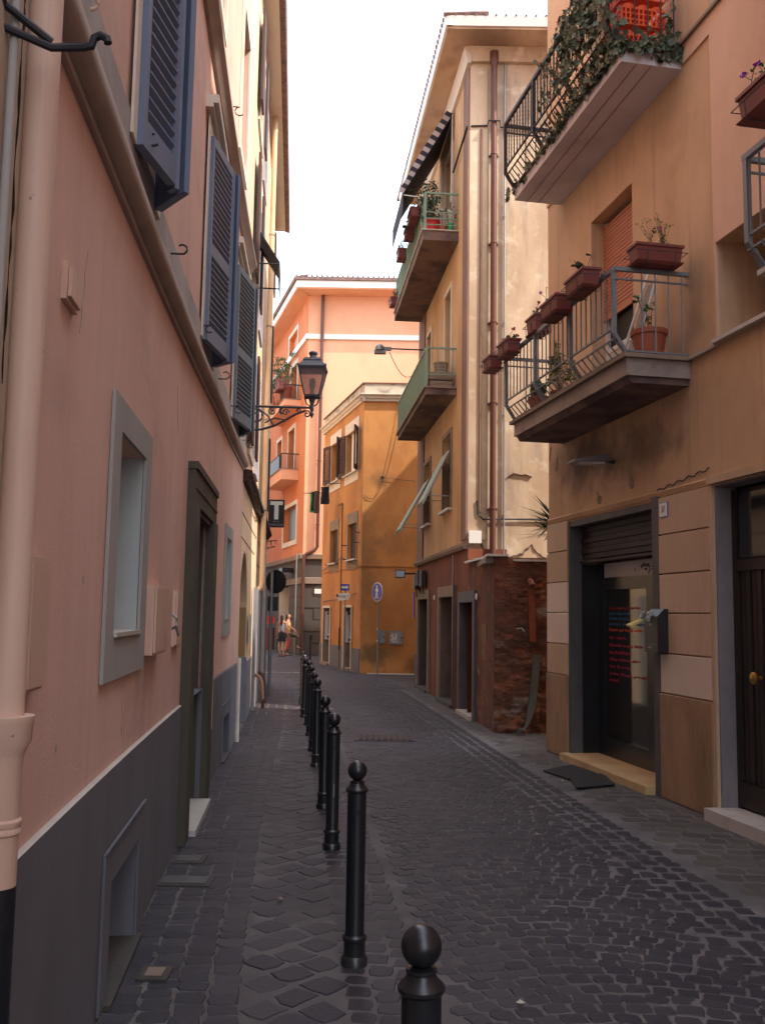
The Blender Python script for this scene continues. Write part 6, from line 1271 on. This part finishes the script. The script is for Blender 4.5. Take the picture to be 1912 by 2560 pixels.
for z_ in (.88, 1.2): mb = MB(); mb.box(-.115, -.065, 25.69, 25.695, z_, z_ + .04); build(mb, 'sticker', signwhite, t)
t = thing('direction_sign', FE.pt(.9, 0, .25), 'white arrow shaped direction sign reading ROMA on a post at the yellow house', 'road sign')
p = FE.pt(.95, 0, .22); px_, py_ = p.x, p.y; pole(t, px_, py_, 2.2)
mb = MB(); y1 = py_ - .03; mb.add([(px_ - .20, y1, 1.98), (px_ + .10, y1, 2.02), (px_ + .15, y1, 2.13), (px_ + .10, y1, 2.21), (px_ - .20, y1, 2.19)] + [(px_ - .20, y1 - .01, 1.98), (px_ + .10, y1 - .01, 2.02), (px_ + .15, y1 - .01, 2.13), (px_ + .10, y1 - .01, 2.21), (px_ - .20, y1 - .01, 2.19)], [(4, 3, 2, 1, 0), (5, 6, 7, 8, 9)] + [(k, (k + 1) % 5, 5 + (k + 1) % 5, 5 + k) for k in range(5)]); build(mb, 'panel', signwhite, t)
fr_ = front(0, y1 - .0102); build(text_mb('ROMA', .10, fr_, px_ - .08, 2.10, .001, sx=.75), 'lettering', inkdark, t); build(text_mb('>', .11, fr_, px_ + .095, 2.115, .001), 'arrow', inkdark, t)
t = thing('one_way_sign', FE.pt(.9, 2.3, .25), 'blue rectangular sign with a white arrow above the ROMA sign', 'road sign')
mb = MB(); mb.box(px_ - .12, px_ + .11, y1 - .01, y1, 2.27, 2.46); build(mb, 'panel', bluesign, t)
mb = MB(); mb.box(px_ - .10, px_ + .04, y1 - .016, y1 - .0105, 2.34, 2.40); cx, cz_, yy = px_, 2.37, y1 - .0105; poly([(.04, -.07), (.09, 0), (.04, .07)], .005); build(mb, 'arrow', signwhite, t)
mb = MB(); mb.tube([(px_, py_, 2.15), (px_, py_, 2.45)], .02, 8); build(mb, 'post', galv, t)
mb = MB(); p = FE.pt(1.6, 2.15, .18); mb.box(p.x - .14, p.x + .05, p.y - .1, p.y, 2.10, 2.18); mb.tube([p, FE.pt(1.6, 2.2, 0)], .02, 5); tag(build(mb, 'wall_camera', signblack, base=p), 'small dark wall lamp left of the ROMA sign on the yellow house', 'wall lamp')
# laundry
t = thing('clothes_line', FE.pt(3.4, 5.45, .2), 'clothes line rod standing out under the farther upper window of the yellow house', 'clothes line')
p0, p1 = FE.pt(2.75, 5.55, .02), FE.pt(4.3, 5.45, .62); mb = MB(); mb.tube([FE.pt(4.3, 5.5, 0), FE.pt(4.3, 5.45, .85)], .014, 6); mb.tube([FE.pt(2.75, 5.62, 0), FE.pt(2.75, 5.58, .4)], .014, 6); mb.tube([FE.pt(2.75, 5.57, .3), FE.pt(4.3, 5.45, .6)], .006, 4); build(mb, 'rod', iron, t)
for i, (k, ml, w_, h_, lb) in enumerate(((.98, greencloth, .14, .62, 'green cloth hanging at the left end of the clothes line'), (.80, blackcloth, .26, .62, 'black shirt hanging beside the green cloth'), (.72, browncloth, .18, .72, 'dull olive garment hanging behind the black shirt'), (.30, blackcloth, .26, .55, 'black shirt hanging nearest the window on the clothes line'))):
    q = Vector(FE.pt(2.75, 5.57, .3)).lerp(FE.pt(4.3, 5.45, .6), k) + Vector((0, -.03 * i, 0)); mb = MB(); n_ = 6; r = random.Random(60 + i)
    for row_ in range(n_ + 1):
        for col_ in range(5): x_ = (col_ / 4 - .5) * w_ * (1 - .1 * math.sin(row_)); mb.v.append(Vector((q.x + x_ + .01 * r.random(), q.y + .03 * math.sin(col_ * 2.2 + row_ * .6) + .01 * r.random(), q.z - h_ * row_ / n_ * (1 + .03 * math.sin(col_ * 3)))))
    for row_ in range(n_):
        for col_ in range(4): a = row_ * 5 + col_; mb.f.append([a, a + 1, a + 6, a + 5])
    nv = len(mb.v); mb.v += [v + Vector((0, .012, 0)) for v in mb.v[:nv]]; mb.f += [[i_ + nv for i_ in f_][::-1] for f_ in mb.f[:]]
    tag(build(mb, 'laundry', ml, smooth=80, base=q), lb, 'laundry', 'laundry on the line')

# ================================================================== ORANGE HOUSE at the end
GH = thing('orange_house', (-3.06, 36.4, 0), 'large orange house with deep white eaves closing the view behind the yellow house', 'house')
fo = front(-3.06, 36.4)
dops = [(1.4, 4.3, 4.55, 6.0, .25), (2.2, 3.6, 7.2, 9.3, .25), (2.0, 3.4, 10.25, 12.0, .25), (2.1, 4.0, 12.75, 13.5, .25), (5.2, 6.4, 7.2, 9.3, .25), (5.4, 6.6, 10.2, 12.0, .25), (2.6, 4.8, 0, 3.0, .7)]
build(wall(FD, 0, 22, 3.80, 14.2, [q for q in dops if q[2] > 1]), 'side_wall', orange, GH)
build(wall(fo, 0, 16, 3.80, 14.2), 'wall', salmon, GH)
build(wall(FD, 0, 22, 0, 3.80, [dops[-1]]), 'ground_floor_wall', darkstone, GH); build(wall(fo, 0, 16, 0, 3.80), 'ground_floor_wall', darkstone, GH)
e1 = FD.pt(22, 0); mb = MB(); mb.hexa([(-2.3, 37.1, 0), (13, 37.1, 0), (13, 58, 0), (e1.x + .8, e1.y, 0), (-2.3, 37.1, 14.1), (13, 37.1, 14.1), (13, 58, 14.1), (e1.x + .8, e1.y, 14.1)]); build(mb, 'unseen_bulk', orange, GH)
mb = MB(); fsweep(mb, FD, [(0, 3.66), (.10, 3.70), (.12, 3.86), (0, 3.90)], -.1, 22, step=9); fsweep(mb, fo, [(0, 3.66), (.10, 3.70), (.12, 3.86), (0, 3.90)], -.12, 16, step=9); fsweep(mb, FD, [(0, 2.72), (.07, 2.74), (.07, 2.96), (0, 2.98)], -.07, 22, step=9); fsweep(mb, fo, [(0, 2.72), (.07, 2.74), (.07, 2.96), (0, 2.98)], -.08, 16, step=9); build(mb, 'string_course', brownband, GH)
mb = MB(); fsweep(mb, FD, [(0, 12.42), (.08, 12.42), (.10, 12.62), (0, 12.64)], -.1, 22, step=9); fsweep(mb, fo, [(0, 12.42), (.08, 12.42), (.10, 12.62), (0, 12.64)], -.1, 16, step=9); build(mb, 'string_course', whitem, GH)
def ring4(f, z, o0, o1, s0, s1, z1):
    return [f.pt(s0, z, o0), f.pt(s1, z, o0), f.pt(s1, z, o1), f.pt(s0, z, o1), f.pt(s0, z1, o0), f.pt(s1, z1, o0), f.pt(s1, z1, o1), f.pt(s0, z1, o1)]
mb = MB(); mb.hexa([FD.pt(-.75, 14.2, .62), FD.pt(22, 14.2, .62), FD.pt(22, 14.2, -1), (-3.06 + .5, 37.5, 14.2), FD.pt(-.75, 14.24, .62), FD.pt(22, 14.24, .62), FD.pt(22, 14.24, -1), (-2.56, 37.5, 14.24)])
c_ = FD.pt(-.75, 0, .62); mb.hexa([(c_.x, c_.y, 14.201), (13, c_.y, 14.201), (13, 37.4, 14.201), (-2.5, 37.4, 14.201), (c_.x, c_.y, 14.241), (13, c_.y, 14.241), (13, 37.4, 14.241), (-2.5, 37.4, 14.241)]); build(mb, 'soffit', salmon, GH)
mb = MB(); fsweep(mb, FD, [(.56, 14.245), (.64, 14.245), (.66, 14.50), (.56, 14.50)], -.76, 22, step=9); mb.hexa([(c_.x - .03, c_.y - .03, 14.245), (13, c_.y - .03, 14.245), (13, c_.y + .05, 14.245), (c_.x - .03, c_.y + .05, 14.245), (c_.x - .05, c_.y - .05, 14.50), (13, c_.y - .05, 14.50), (13, c_.y + .05, 14.50), (c_.x - .05, c_.y + .05, 14.50)]); build(mb, 'fascia', whitem, GH)
mb = MB(); fsweep(mb, FD, [(.56, 14.51), (.74, 14.51), (.76, 14.63), (.2, 14.8)], -.82, 22, step=9); mb.hexa([(c_.x - .1, c_.y - .12, 14.51), (13, c_.y - .12, 14.51), (13, c_.y + .5, 14.51), (c_.x, c_.y + .5, 14.51), (c_.x - .1, c_.y - .12, 14.63), (13, c_.y - .12, 14.63), (13, c_.y + .5, 14.85), (c_.x, c_.y + .5, 14.85)])
for k in range(60): x_ = c_.x - .05 + .2 * k; mb.tube([(x_, c_.y - .16, 14.66), (x_, c_.y + .7, 14.90)], .03, 5)
build(mb, 'roof_tiles', tile_m, GH, kind='stuff')
mb = MB(); mb.hexa([(c_.x, c_.y + .2, 14.5), (13, c_.y + .2, 14.5), (13, 58, 14.5), (e1.x - .3, e1.y, 14.5), (0, 42, 16), (10, 42, 16), (10, 52, 16), (-4, 52, 16)]); build(mb, 'roof', tile_m, GH)
for i, (a, b, c, d, dp) in enumerate(dops[:-1]):
    mb = MB(); ring(mb, FD, a, b, c, d, .16, .002, .04, wb=.2 if i in (0, 3) else 0); w = build(mb, 'window_frame', whitetrim, GH)
    mb = MB(); fbox(mb, FD, a, b, c, d, -.25, -.2); build(mb, 'pane', greymetal if i == 0 else (salmon if i == 3 else darkglass), w)
    if i in (1, 2, 4, 5): mb = MB(); fbox(mb, FD, a + .1, (a + b) / 2, c, d, -.199, -.16); build(mb, 'casement', brownband if i != 2 else whitem, w)
for s0, s1, z_, lb in ((1.3, 5.0, 6.95, 0), (1.1, 5.6, 9.95, 1)):
    mb = MB(); fbox(mb, FD, s0, s1, z_, z_ + .42 if lb == 0 else z_ + .25, 0, .70); b_ = build(mb, 'balcony', salmon, GH)
    mb = MB(); fbox(mb, FD, s0 - .03, s1 + .03, z_ + (.422 if lb == 0 else .252), z_ + (.45 if lb == 0 else .28), 0, .74); build(mb, 'slab_edge', brownband, b_)
    zt = z_ + 1.05 if lb == 0 else z_ + .85; zf_ = z_ + .45 if lb == 0 else z_ + .28
    k = 22; bme = localmesh(MB().tube([Vector((0, 0, 0)), Vector((0, 0, zt - zf_))], .014, 4), 'baluster', iron)
    for i in range(k + 1): inst('baluster', bme, b_, FD.pt(s0 + (s1 - s0) * i / k, zf_, .70))
    mb = MB(); fbox(mb, FD, s0, s1, zt - .02, zt + .02, .68, .72); fbox(mb, FD, s0 - .02, s0 + .02, zt - .02, zt + .02, 0, .68); build(mb, 'top_rail', iron, b_)
    for o_ in (.05, .35): mb = MB(); mb.tube([FD.pt(s0, zf_, o_ + .1), FD.pt(s0, zt, o_ + .1)], .012, 4); build(mb, 'baluster', iron, b_)
    if lb == 0: mb = MB(); fbox(mb, FD, s0 + .4, s1, zf_ + .02, zt - .05, .715, .73); build(mb, 'screen', signblack, b_)
for i, (s_, kd, fo_) in enumerate(((2.2, 'bushy', leaf), (2.9, 'spiky', leaf_y), (3.9, 'bushy', leaf), (4.8, 'bushy', leaf_d))):
    t = pot(FD.pt(s_, 10.24, .5), .22, .38, ['pot with a leafy bush nearest the corner on the top balcony of the orange house', 'pot with spiky yellow-green leaves on the top balcony of the orange house', 'pot with the tallest green bush on the top balcony of the orange house', 'pot with a dark bush farthest along the top balcony of the orange house'][i], kd, 70 + i, fol=fo_); t.scale = (1.5, 1.5, 1.9)
for i, s_ in enumerate((1.35, 1.7)):
    t = planter(s_, 10.62, .80, .30, .2, .2, ['flower box with red blooms at the corner of the orange house top balcony', 'flower box beside the red blooms on the orange house top balcony'][i], [('geranium_red', 4)], 80 + i, f=FD); t.scale = (1.5, 1.5, 1.5)
mb = MB(); dpx = -2.50; mb.tube([(dpx, 36.28, 14.2), (dpx, 36.28, 4.15), (dpx - .12, 36.27, 4.0), (dpx - .42, 36.27, 3.88), (dpx - .50, 36.24, 3.7), (dpx - .50, 36.24, 0)], .065, 10); dq = build(mb, 'downpipe', brownpipe, GH, smooth=40)
for z_ in (5, 7.5, 10, 12.3): mb = MB(); mb.lathe([(.066, z_), (.08, z_ + .01), (.08, z_ + .06), (.066, z_ + .07)], (dpx, 36.28, 0), 10); build(mb, 'clamp', brownpipe, dq)
mb = MB(); mb.tube([(dpx - .78, 36.3, 0), (dpx - .78, 36.3, 3.9)], .03, 6); build(mb, 'conduit', galv, GH)
for k in range(6):
    z_ = .45 * k + .02
    for q in range(5): mb = MB(); x_ = -3.02 + q * .9 + (.45 if k % 2 else 0); mb.box(x_, x_ + .87, 36.375, 36.398, z_, z_ + .42); build(mb, 'stone_block', darkstone, GH)
    for q in range(4):
        s_ = .05 + q * .85; 
        if s_ + .8 < 2.6: mb = MB(); fbox(mb, FD, s_, s_ + .80, z_, z_ + .42, .002, .025); build(mb, 'stone_block', darkstone, GH)
mb = MB(); fbox(mb, FD, 4.76, 4.79, 0, 2.7, -.7, .02); fbox(mb, FD, 2.6, 2.62, 0, 2.7, -.7, .02); build(mb, 'jamb', whitetrim, GH)
mb = MB(); fbox(mb, FD, 2.62, 4.76, 0, 3.0, -.72, -.68); build(mb, 'door', dark, GH)
mb = MB(); mb.box(-2.62 + .05, -2.62 + .40, 36.36, 36.374, 2.36, 2.54); tag(build(mb, 'street_name_plate', signwhite, base=(-2.6, 36.36, 2.4)), 'small white street name plate on the dark stone base of the orange house', 'sign')
t = thing('shop_spotlight', FD.pt(1.9, 3.3), 'dark spotlight with a pale lens over the doorway of the orange house', 'spotlight'); mb = MB(); fbox(mb, FD, 1.6, 2.3, 3.22, 3.40, .05, .5); build(mb, 'housing', signblack, t); mb = MB(); fbox(mb, FD, 1.62, 2.28, 3.17, 3.218, .2, .5); build(mb, 'lens', galv, t)
t = thing('red_vending_machine', (-4.75, 41, 0), 'red machine with a round red sign by the wall beyond the people', 'vending machine'); mb = MB(); mb.box(-4.95, -4.62, 40.8, 41.3, 0, .95); build(mb, 'body', terra_d, t); mb = MB(); mb.disc((-4.74, 40.78, 1.28), (0, -1, 0), .20, .04, 20); build(mb, 'round_sign', redm, t); mb = MB(); mb.tube([(-4.74, 40.9, .95), (-4.74, 40.9, 1.1)], .02, 5); build(mb, 'stem', iron, t)
mb = MB(); mb.tube([(-2.33, 31.6, 0), (-2.33, 31.6, .78)], .045, 10); t = thing('iron_post', (-2.33, 31.6, 0), 'thin dark iron post with a crown tip beyond the row of bollards', 'post'); build(mb, 'shaft', iron, t); mb = MB(); mb.lathe([(.05, .78), (.07, .82), (.03, .84), (.06, .90), (.0, .92)], (-2.33, 31.6, 0), 8); build(mb, 'tip', iron, t)

# ================================================================== BOLLARDS
BO = thing('bollard', (0, 0, 0), 'x', 'bollard', 'black ball-topped bollards along the sidewalk edge')
shaft = MB(); shaft.lathe([(.063, -.02), (.063, .028), (.057, .038), (.051, .042), (.051, .105), (.058, .112), (.058, .125), (.046, .135), (.045, .14), (.0460, .788), (.050, .791), (.0545, .797), (.0545, .805), (.050, .810), (.040, .819), (.034, .829), (.0335, .835), (.036, .838), (.036, .844), (.026, .848)], (0, 0, 0), 32)
lpart(BO, shaft, 'shaft', blackm, 35)
ball = MB(); ball.lathe([(.047 * math.sin(a), .892 - .047 * math.cos(a)) for a in [math.pi * k / 18 for k in range(1, 18)]], (0, 0, 0), 32); lpart(BO, ball, 'ball', blackm, 60)
hl = MB(); hl.hexa([(-.006, -.0475, .69), (.006, -.0475, .69), (.004, -.043, .69), (-.004, -.043, .69), (-.006, -.0475, .715), (.006, -.0475, .715), (.004, -.043, .715), (-.004, -.043, .715)]); lpart(BO, hl, 'hole', dark)
spots_b = [(.113, 2.255), (-.10, 4.65), (-.32, 6.82), (-.46, 8.2), (-.67, 10.35), (-.79, 11.5), (-.93, 12.9), (-1.05, 14.1), (-1.19, 15.1), (-1.28, 16.1), (-1.40, 17.3)]
ordn = ['nearest', 'second nearest', 'third', 'fourth', 'fifth', 'sixth', 'seventh', 'eighth', 'ninth', 'tenth', 'farthest']
for i, (x, y) in enumerate(spots_b):
    o = BO if i == 0 else copy_tree(BO)
    o.location = (x, y, 0); o.rotation_euler = (rnd.uniform(-.006, .006), rnd.uniform(-.008, .008), rnd.uniform(0, .6) - .3)
    o['label'] = f'{ordn[i]} black iron bollard with a ball top from the viewer' if i else 'nearest black bollard, its ball top filling the bottom edge of the photo'
mb = MB(); t = [x for x in bpy.data.objects if x.name.startswith('bollard') and x.parent is None][2]
sc_ = MB(); sc_.hexa([(-.004, -.0455, .36), (.003, -.0455, .36), (.003, -.044, .36), (-.004, -.044, .36), (-.002, -.0455, .45), (.004, -.0455, .45), (.004, -.044, .45), (-.002, -.044, .45)]); lpart(t, sc_, 'scratch', galv)

# small litter
for i, (x_, y_, ml, lb) in enumerate(((1.84, 9.62, whitem, 'tiny white scrap beside the doormats'), (.62, 4.2, paper_w, 'small pale scrap lying on the cobbles at the lower right'), (-.55, 5.6, woodm, 'dry leaf on the sidewalk left of the second bollard'), (1.2, 7.3, woodm, 'dry leaf on the cobbled road near the gutter rows'))):
    mb = MB(); q = .012 if i == 0 else .02; mb.add([(x_ - q, y_, .012), (x_, y_ - q, .016), (x_ + q, y_, .011), (x_, y_ + q * .8, .02), (x_, y_, .024)], [(0, 1, 4), (1, 2, 4), (2, 3, 4), (3, 0, 4), (3, 2, 1, 0)]); tag(build(mb, 'litter', ml, base=(x_, y_, 0)), lb, 'litter')
# ================================================================== PEOPLE
def skin_body(name, parent, pts, edges, ml, sub=2):
    me = bpy.data.meshes.new(name); me.from_pydata([p[:3] for p in pts], edges, []); me.update(); o = bpy.data.objects.new(name, me); COL.objects.link(o); o.parent = parent
    m = o.modifiers.new('skin', 'SKIN'); 
    for i, p in enumerate(pts): me.skin_vertices[0].data[i].radius = p[3] if isinstance(p[3], tuple) else (p[3], p[3])
    me.skin_vertices[0].data[0].use_root = True
    o.modifiers.new('sub', 'SUBSURF').levels = sub; o.modifiers['sub'].render_levels = sub; me.materials.append(ml); return o
def person(loc, rot, label, s, pose, top, legs, skirt):
    t = thing('person', loc, label, 'person', rotz=rot); t.scale = (s, s, s)
    hipz = .92; L = pose
    pts = [(0, 0, .95, (.125, .10)), (0, 0, 1.12, (.105, .085)), (0, 0, 1.30, (.125, .09)), (0, 0, 1.40, (.10, .07)), (0, .005, 1.47, .045), (0, -.01, 1.53, (.06, .07)), (0, -.015, 1.63, (.07, .085)), (0, -.01, 1.69, (.045, .05)),
           (-.16, 0, 1.39, .045), (L['le'][0], L['le'][1], L['le'][2], .036), (L['lh'][0], L['lh'][1], L['lh'][2], .026), (.16, 0, 1.39, .045), (L['re'][0], L['re'][1], L['re'][2], .036), (L['rh'][0], L['rh'][1], L['rh'][2], .026),
           (-.085, 0, .88, .085), (L['lk'][0], L['lk'][1], L['lk'][2], .055), (L['lf'][0], L['lf'][1], L['lf'][2], .035), (L['lf'][0], L['lf'][1] - .13, .03, .032), (.085, 0, .88, .085), (L['rk'][0], L['rk'][1], L['rk'][2], .055), (L['rf'][0], L['rf'][1], L['rf'][2], .035), (L['rf'][0], L['rf'][1] - .13, max(.03, L['rf'][2] - .05), .032)]
    for side in ('lh', 'rh'):
        h = L[side]; pts.append((h[0], h[1] - .01, h[2] - .08, (.032, .014)))
    ed = [(0, 1), (1, 2), (2, 3), (3, 4), (4, 5), (5, 6), (6, 7), (3, 8), (8, 9), (9, 10), (3, 11), (11, 12), (12, 13), (0, 14), (14, 15), (15, 16), (16, 17), (0, 18), (18, 19), (19, 20), (20, 21), (10, 22), (13, 23)]
    body = skin_body('body', t, pts, ed, skin)
    for side in ('lh', 'rh'):
        h = L[side]; mb = MB()
        for q in range(4): x_ = h[0] - .024 + .016 * q; mb.tube([(x_, h[1] - .01, h[2] - .10), (x_, h[1] - .018, h[2] - .14), (x_, h[1] - .005, h[2] - .165 + .006 * abs(q - 1.5))], .0075, 5)
        mb.tube([(h[0], h[1] - .03, h[2] - .05), (h[0], h[1] - .055, h[2] - .09), (h[0], h[1] - .055, h[2] - .115)], .009, 5); lpart(t, mb, 'hand', skin, 60)
    skin_body('top', t, [(0, 0, .98, (.135, .11)), (0, 0, 1.12, (.118, .098)), (0, 0, 1.28, (.138, .103)), (0, 0, 1.37, (.12, .088))], [(0, 1), (1, 2), (2, 3)], top)
    if skirt: mb = MB(); mb.lathe([(.115, 1.03), (.155, .94), (.17, .80), (.175, .62), (.165, .62), (.10, .90)], (0, 0, 0), 20); mb.v = [Vector((v.x, v.y * .8, v.z)) for v in mb.v]; lpart(t, mb, 'skirt', legs, 60)
    else: skin_body('trousers', t, [(0, 0, .97, (.14, .115))] + [(p[0], p[1], p[2], r_) for p, r_ in ((pts[14], .098), (pts[15], .072), ((pts[16][0], pts[16][1], pts[16][2] + .04), .055), (pts[18], .098), (pts[19], .072), ((pts[20][0], pts[20][1], pts[20][2] + .04), .055))], [(0, 1), (1, 2), (2, 3), (0, 4), (4, 5), (5, 6)], legs)
    skin_body('hair', t, [(0, .03, 1.70, (.07, .07)), (0, .055, 1.62, (.085, .07)), (0, .075, 1.50, (.07, .045)), (.01, .09, 1.36, (.055, .03)), (.015, .085, 1.24, (.025, .015))], [(0, 1), (1, 2), (2, 3), (3, 4)], hair)
    mb = MB(); mb.tube([(0, -.085, 1.64), (0, -.115, 1.605), (0, -.09, 1.60)], [.008, .013, .01], 6); lpart(t, mb, 'nose', skin, 60)
    mb = MB()
    for sx in (-1, 1): mb.disc((sx * .028, -.083, 1.635), (0, -1, 0), .010, .006, 8)
    mb.box(-.025, .025, -.092, -.084, 1.565, 1.572); lpart(t, mb, 'eyes_and_mouth', hair)
    mb = MB()
    for h in ('lf', 'rf'): p = L[h]; z0 = max(0, p[2] - .09); mb.hexa([(p[0] - .04, p[1] - .2, z0), (p[0] + .04, p[1] - .2, z0), (p[0] + .035, p[1] + .05, z0), (p[0] - .035, p[1] + .05, z0), (p[0] - .04, p[1] - .2, z0 + .025), (p[0] + .04, p[1] - .2, z0 + .025), (p[0] + .035, p[1] + .05, z0 + .03), (p[0] - .035, p[1] + .05, z0 + .03)])
    lpart(t, mb, 'shoes', browncloth); return t
walk = dict(le=(-.22, .03, 1.15), lh=(-.23, -.02, .90), re=(.22, -.04, 1.14), rh=(.24, -.10, .90), lk=(-.09, -.03, .50), lf=(-.10, .08, .09), rk=(.09, -.08, .50), rf=(.10, -.06, .09))
person((-3.62, 34.9, 0), math.pi * .93, 'woman with long dark hair in a grey tank top and short black skirt walking away', .90, walk, greycloth, blackcloth, True)
step = dict(le=(-.21, -.10, 1.18), lh=(-.18, -.30, 1.05), re=(.22, -.06, 1.15), rh=(.2, -.28, 1.02), lk=(-.10, -.10, .50), lf=(-.10, .04, .09), rk=(.14, -.40, .78), rf=(.12, -.36, .36))
person((-3.50, 35.9, 0), math.pi * .45, 'person in a yellow top and brown trousers with one knee raised beside the woman', .92, step, yellowcloth, browncloth, False)
t = thing('red_bag', (-3.38, 34.8, .5), 'long red bag hanging at the side of the woman in the grey top', 'bag'); mb = MB(); mb.hexa([(-3.44, 34.75, .28), (-3.36, 34.75, .28), (-3.36, 34.85, .28), (-3.44, 34.85, .28), (-3.40, 34.75, .66), (-3.33, 34.75, .66), (-3.33, 34.85, .66), (-3.40, 34.85, .66)]); build(mb, 'body', redm, t); mb = MB(); mb.tube([(-3.385, 34.8, .66), (-3.375, 34.8, .78), (-3.345, 34.8, .66)], .008, 5); build(mb, 'strap', redm, t)
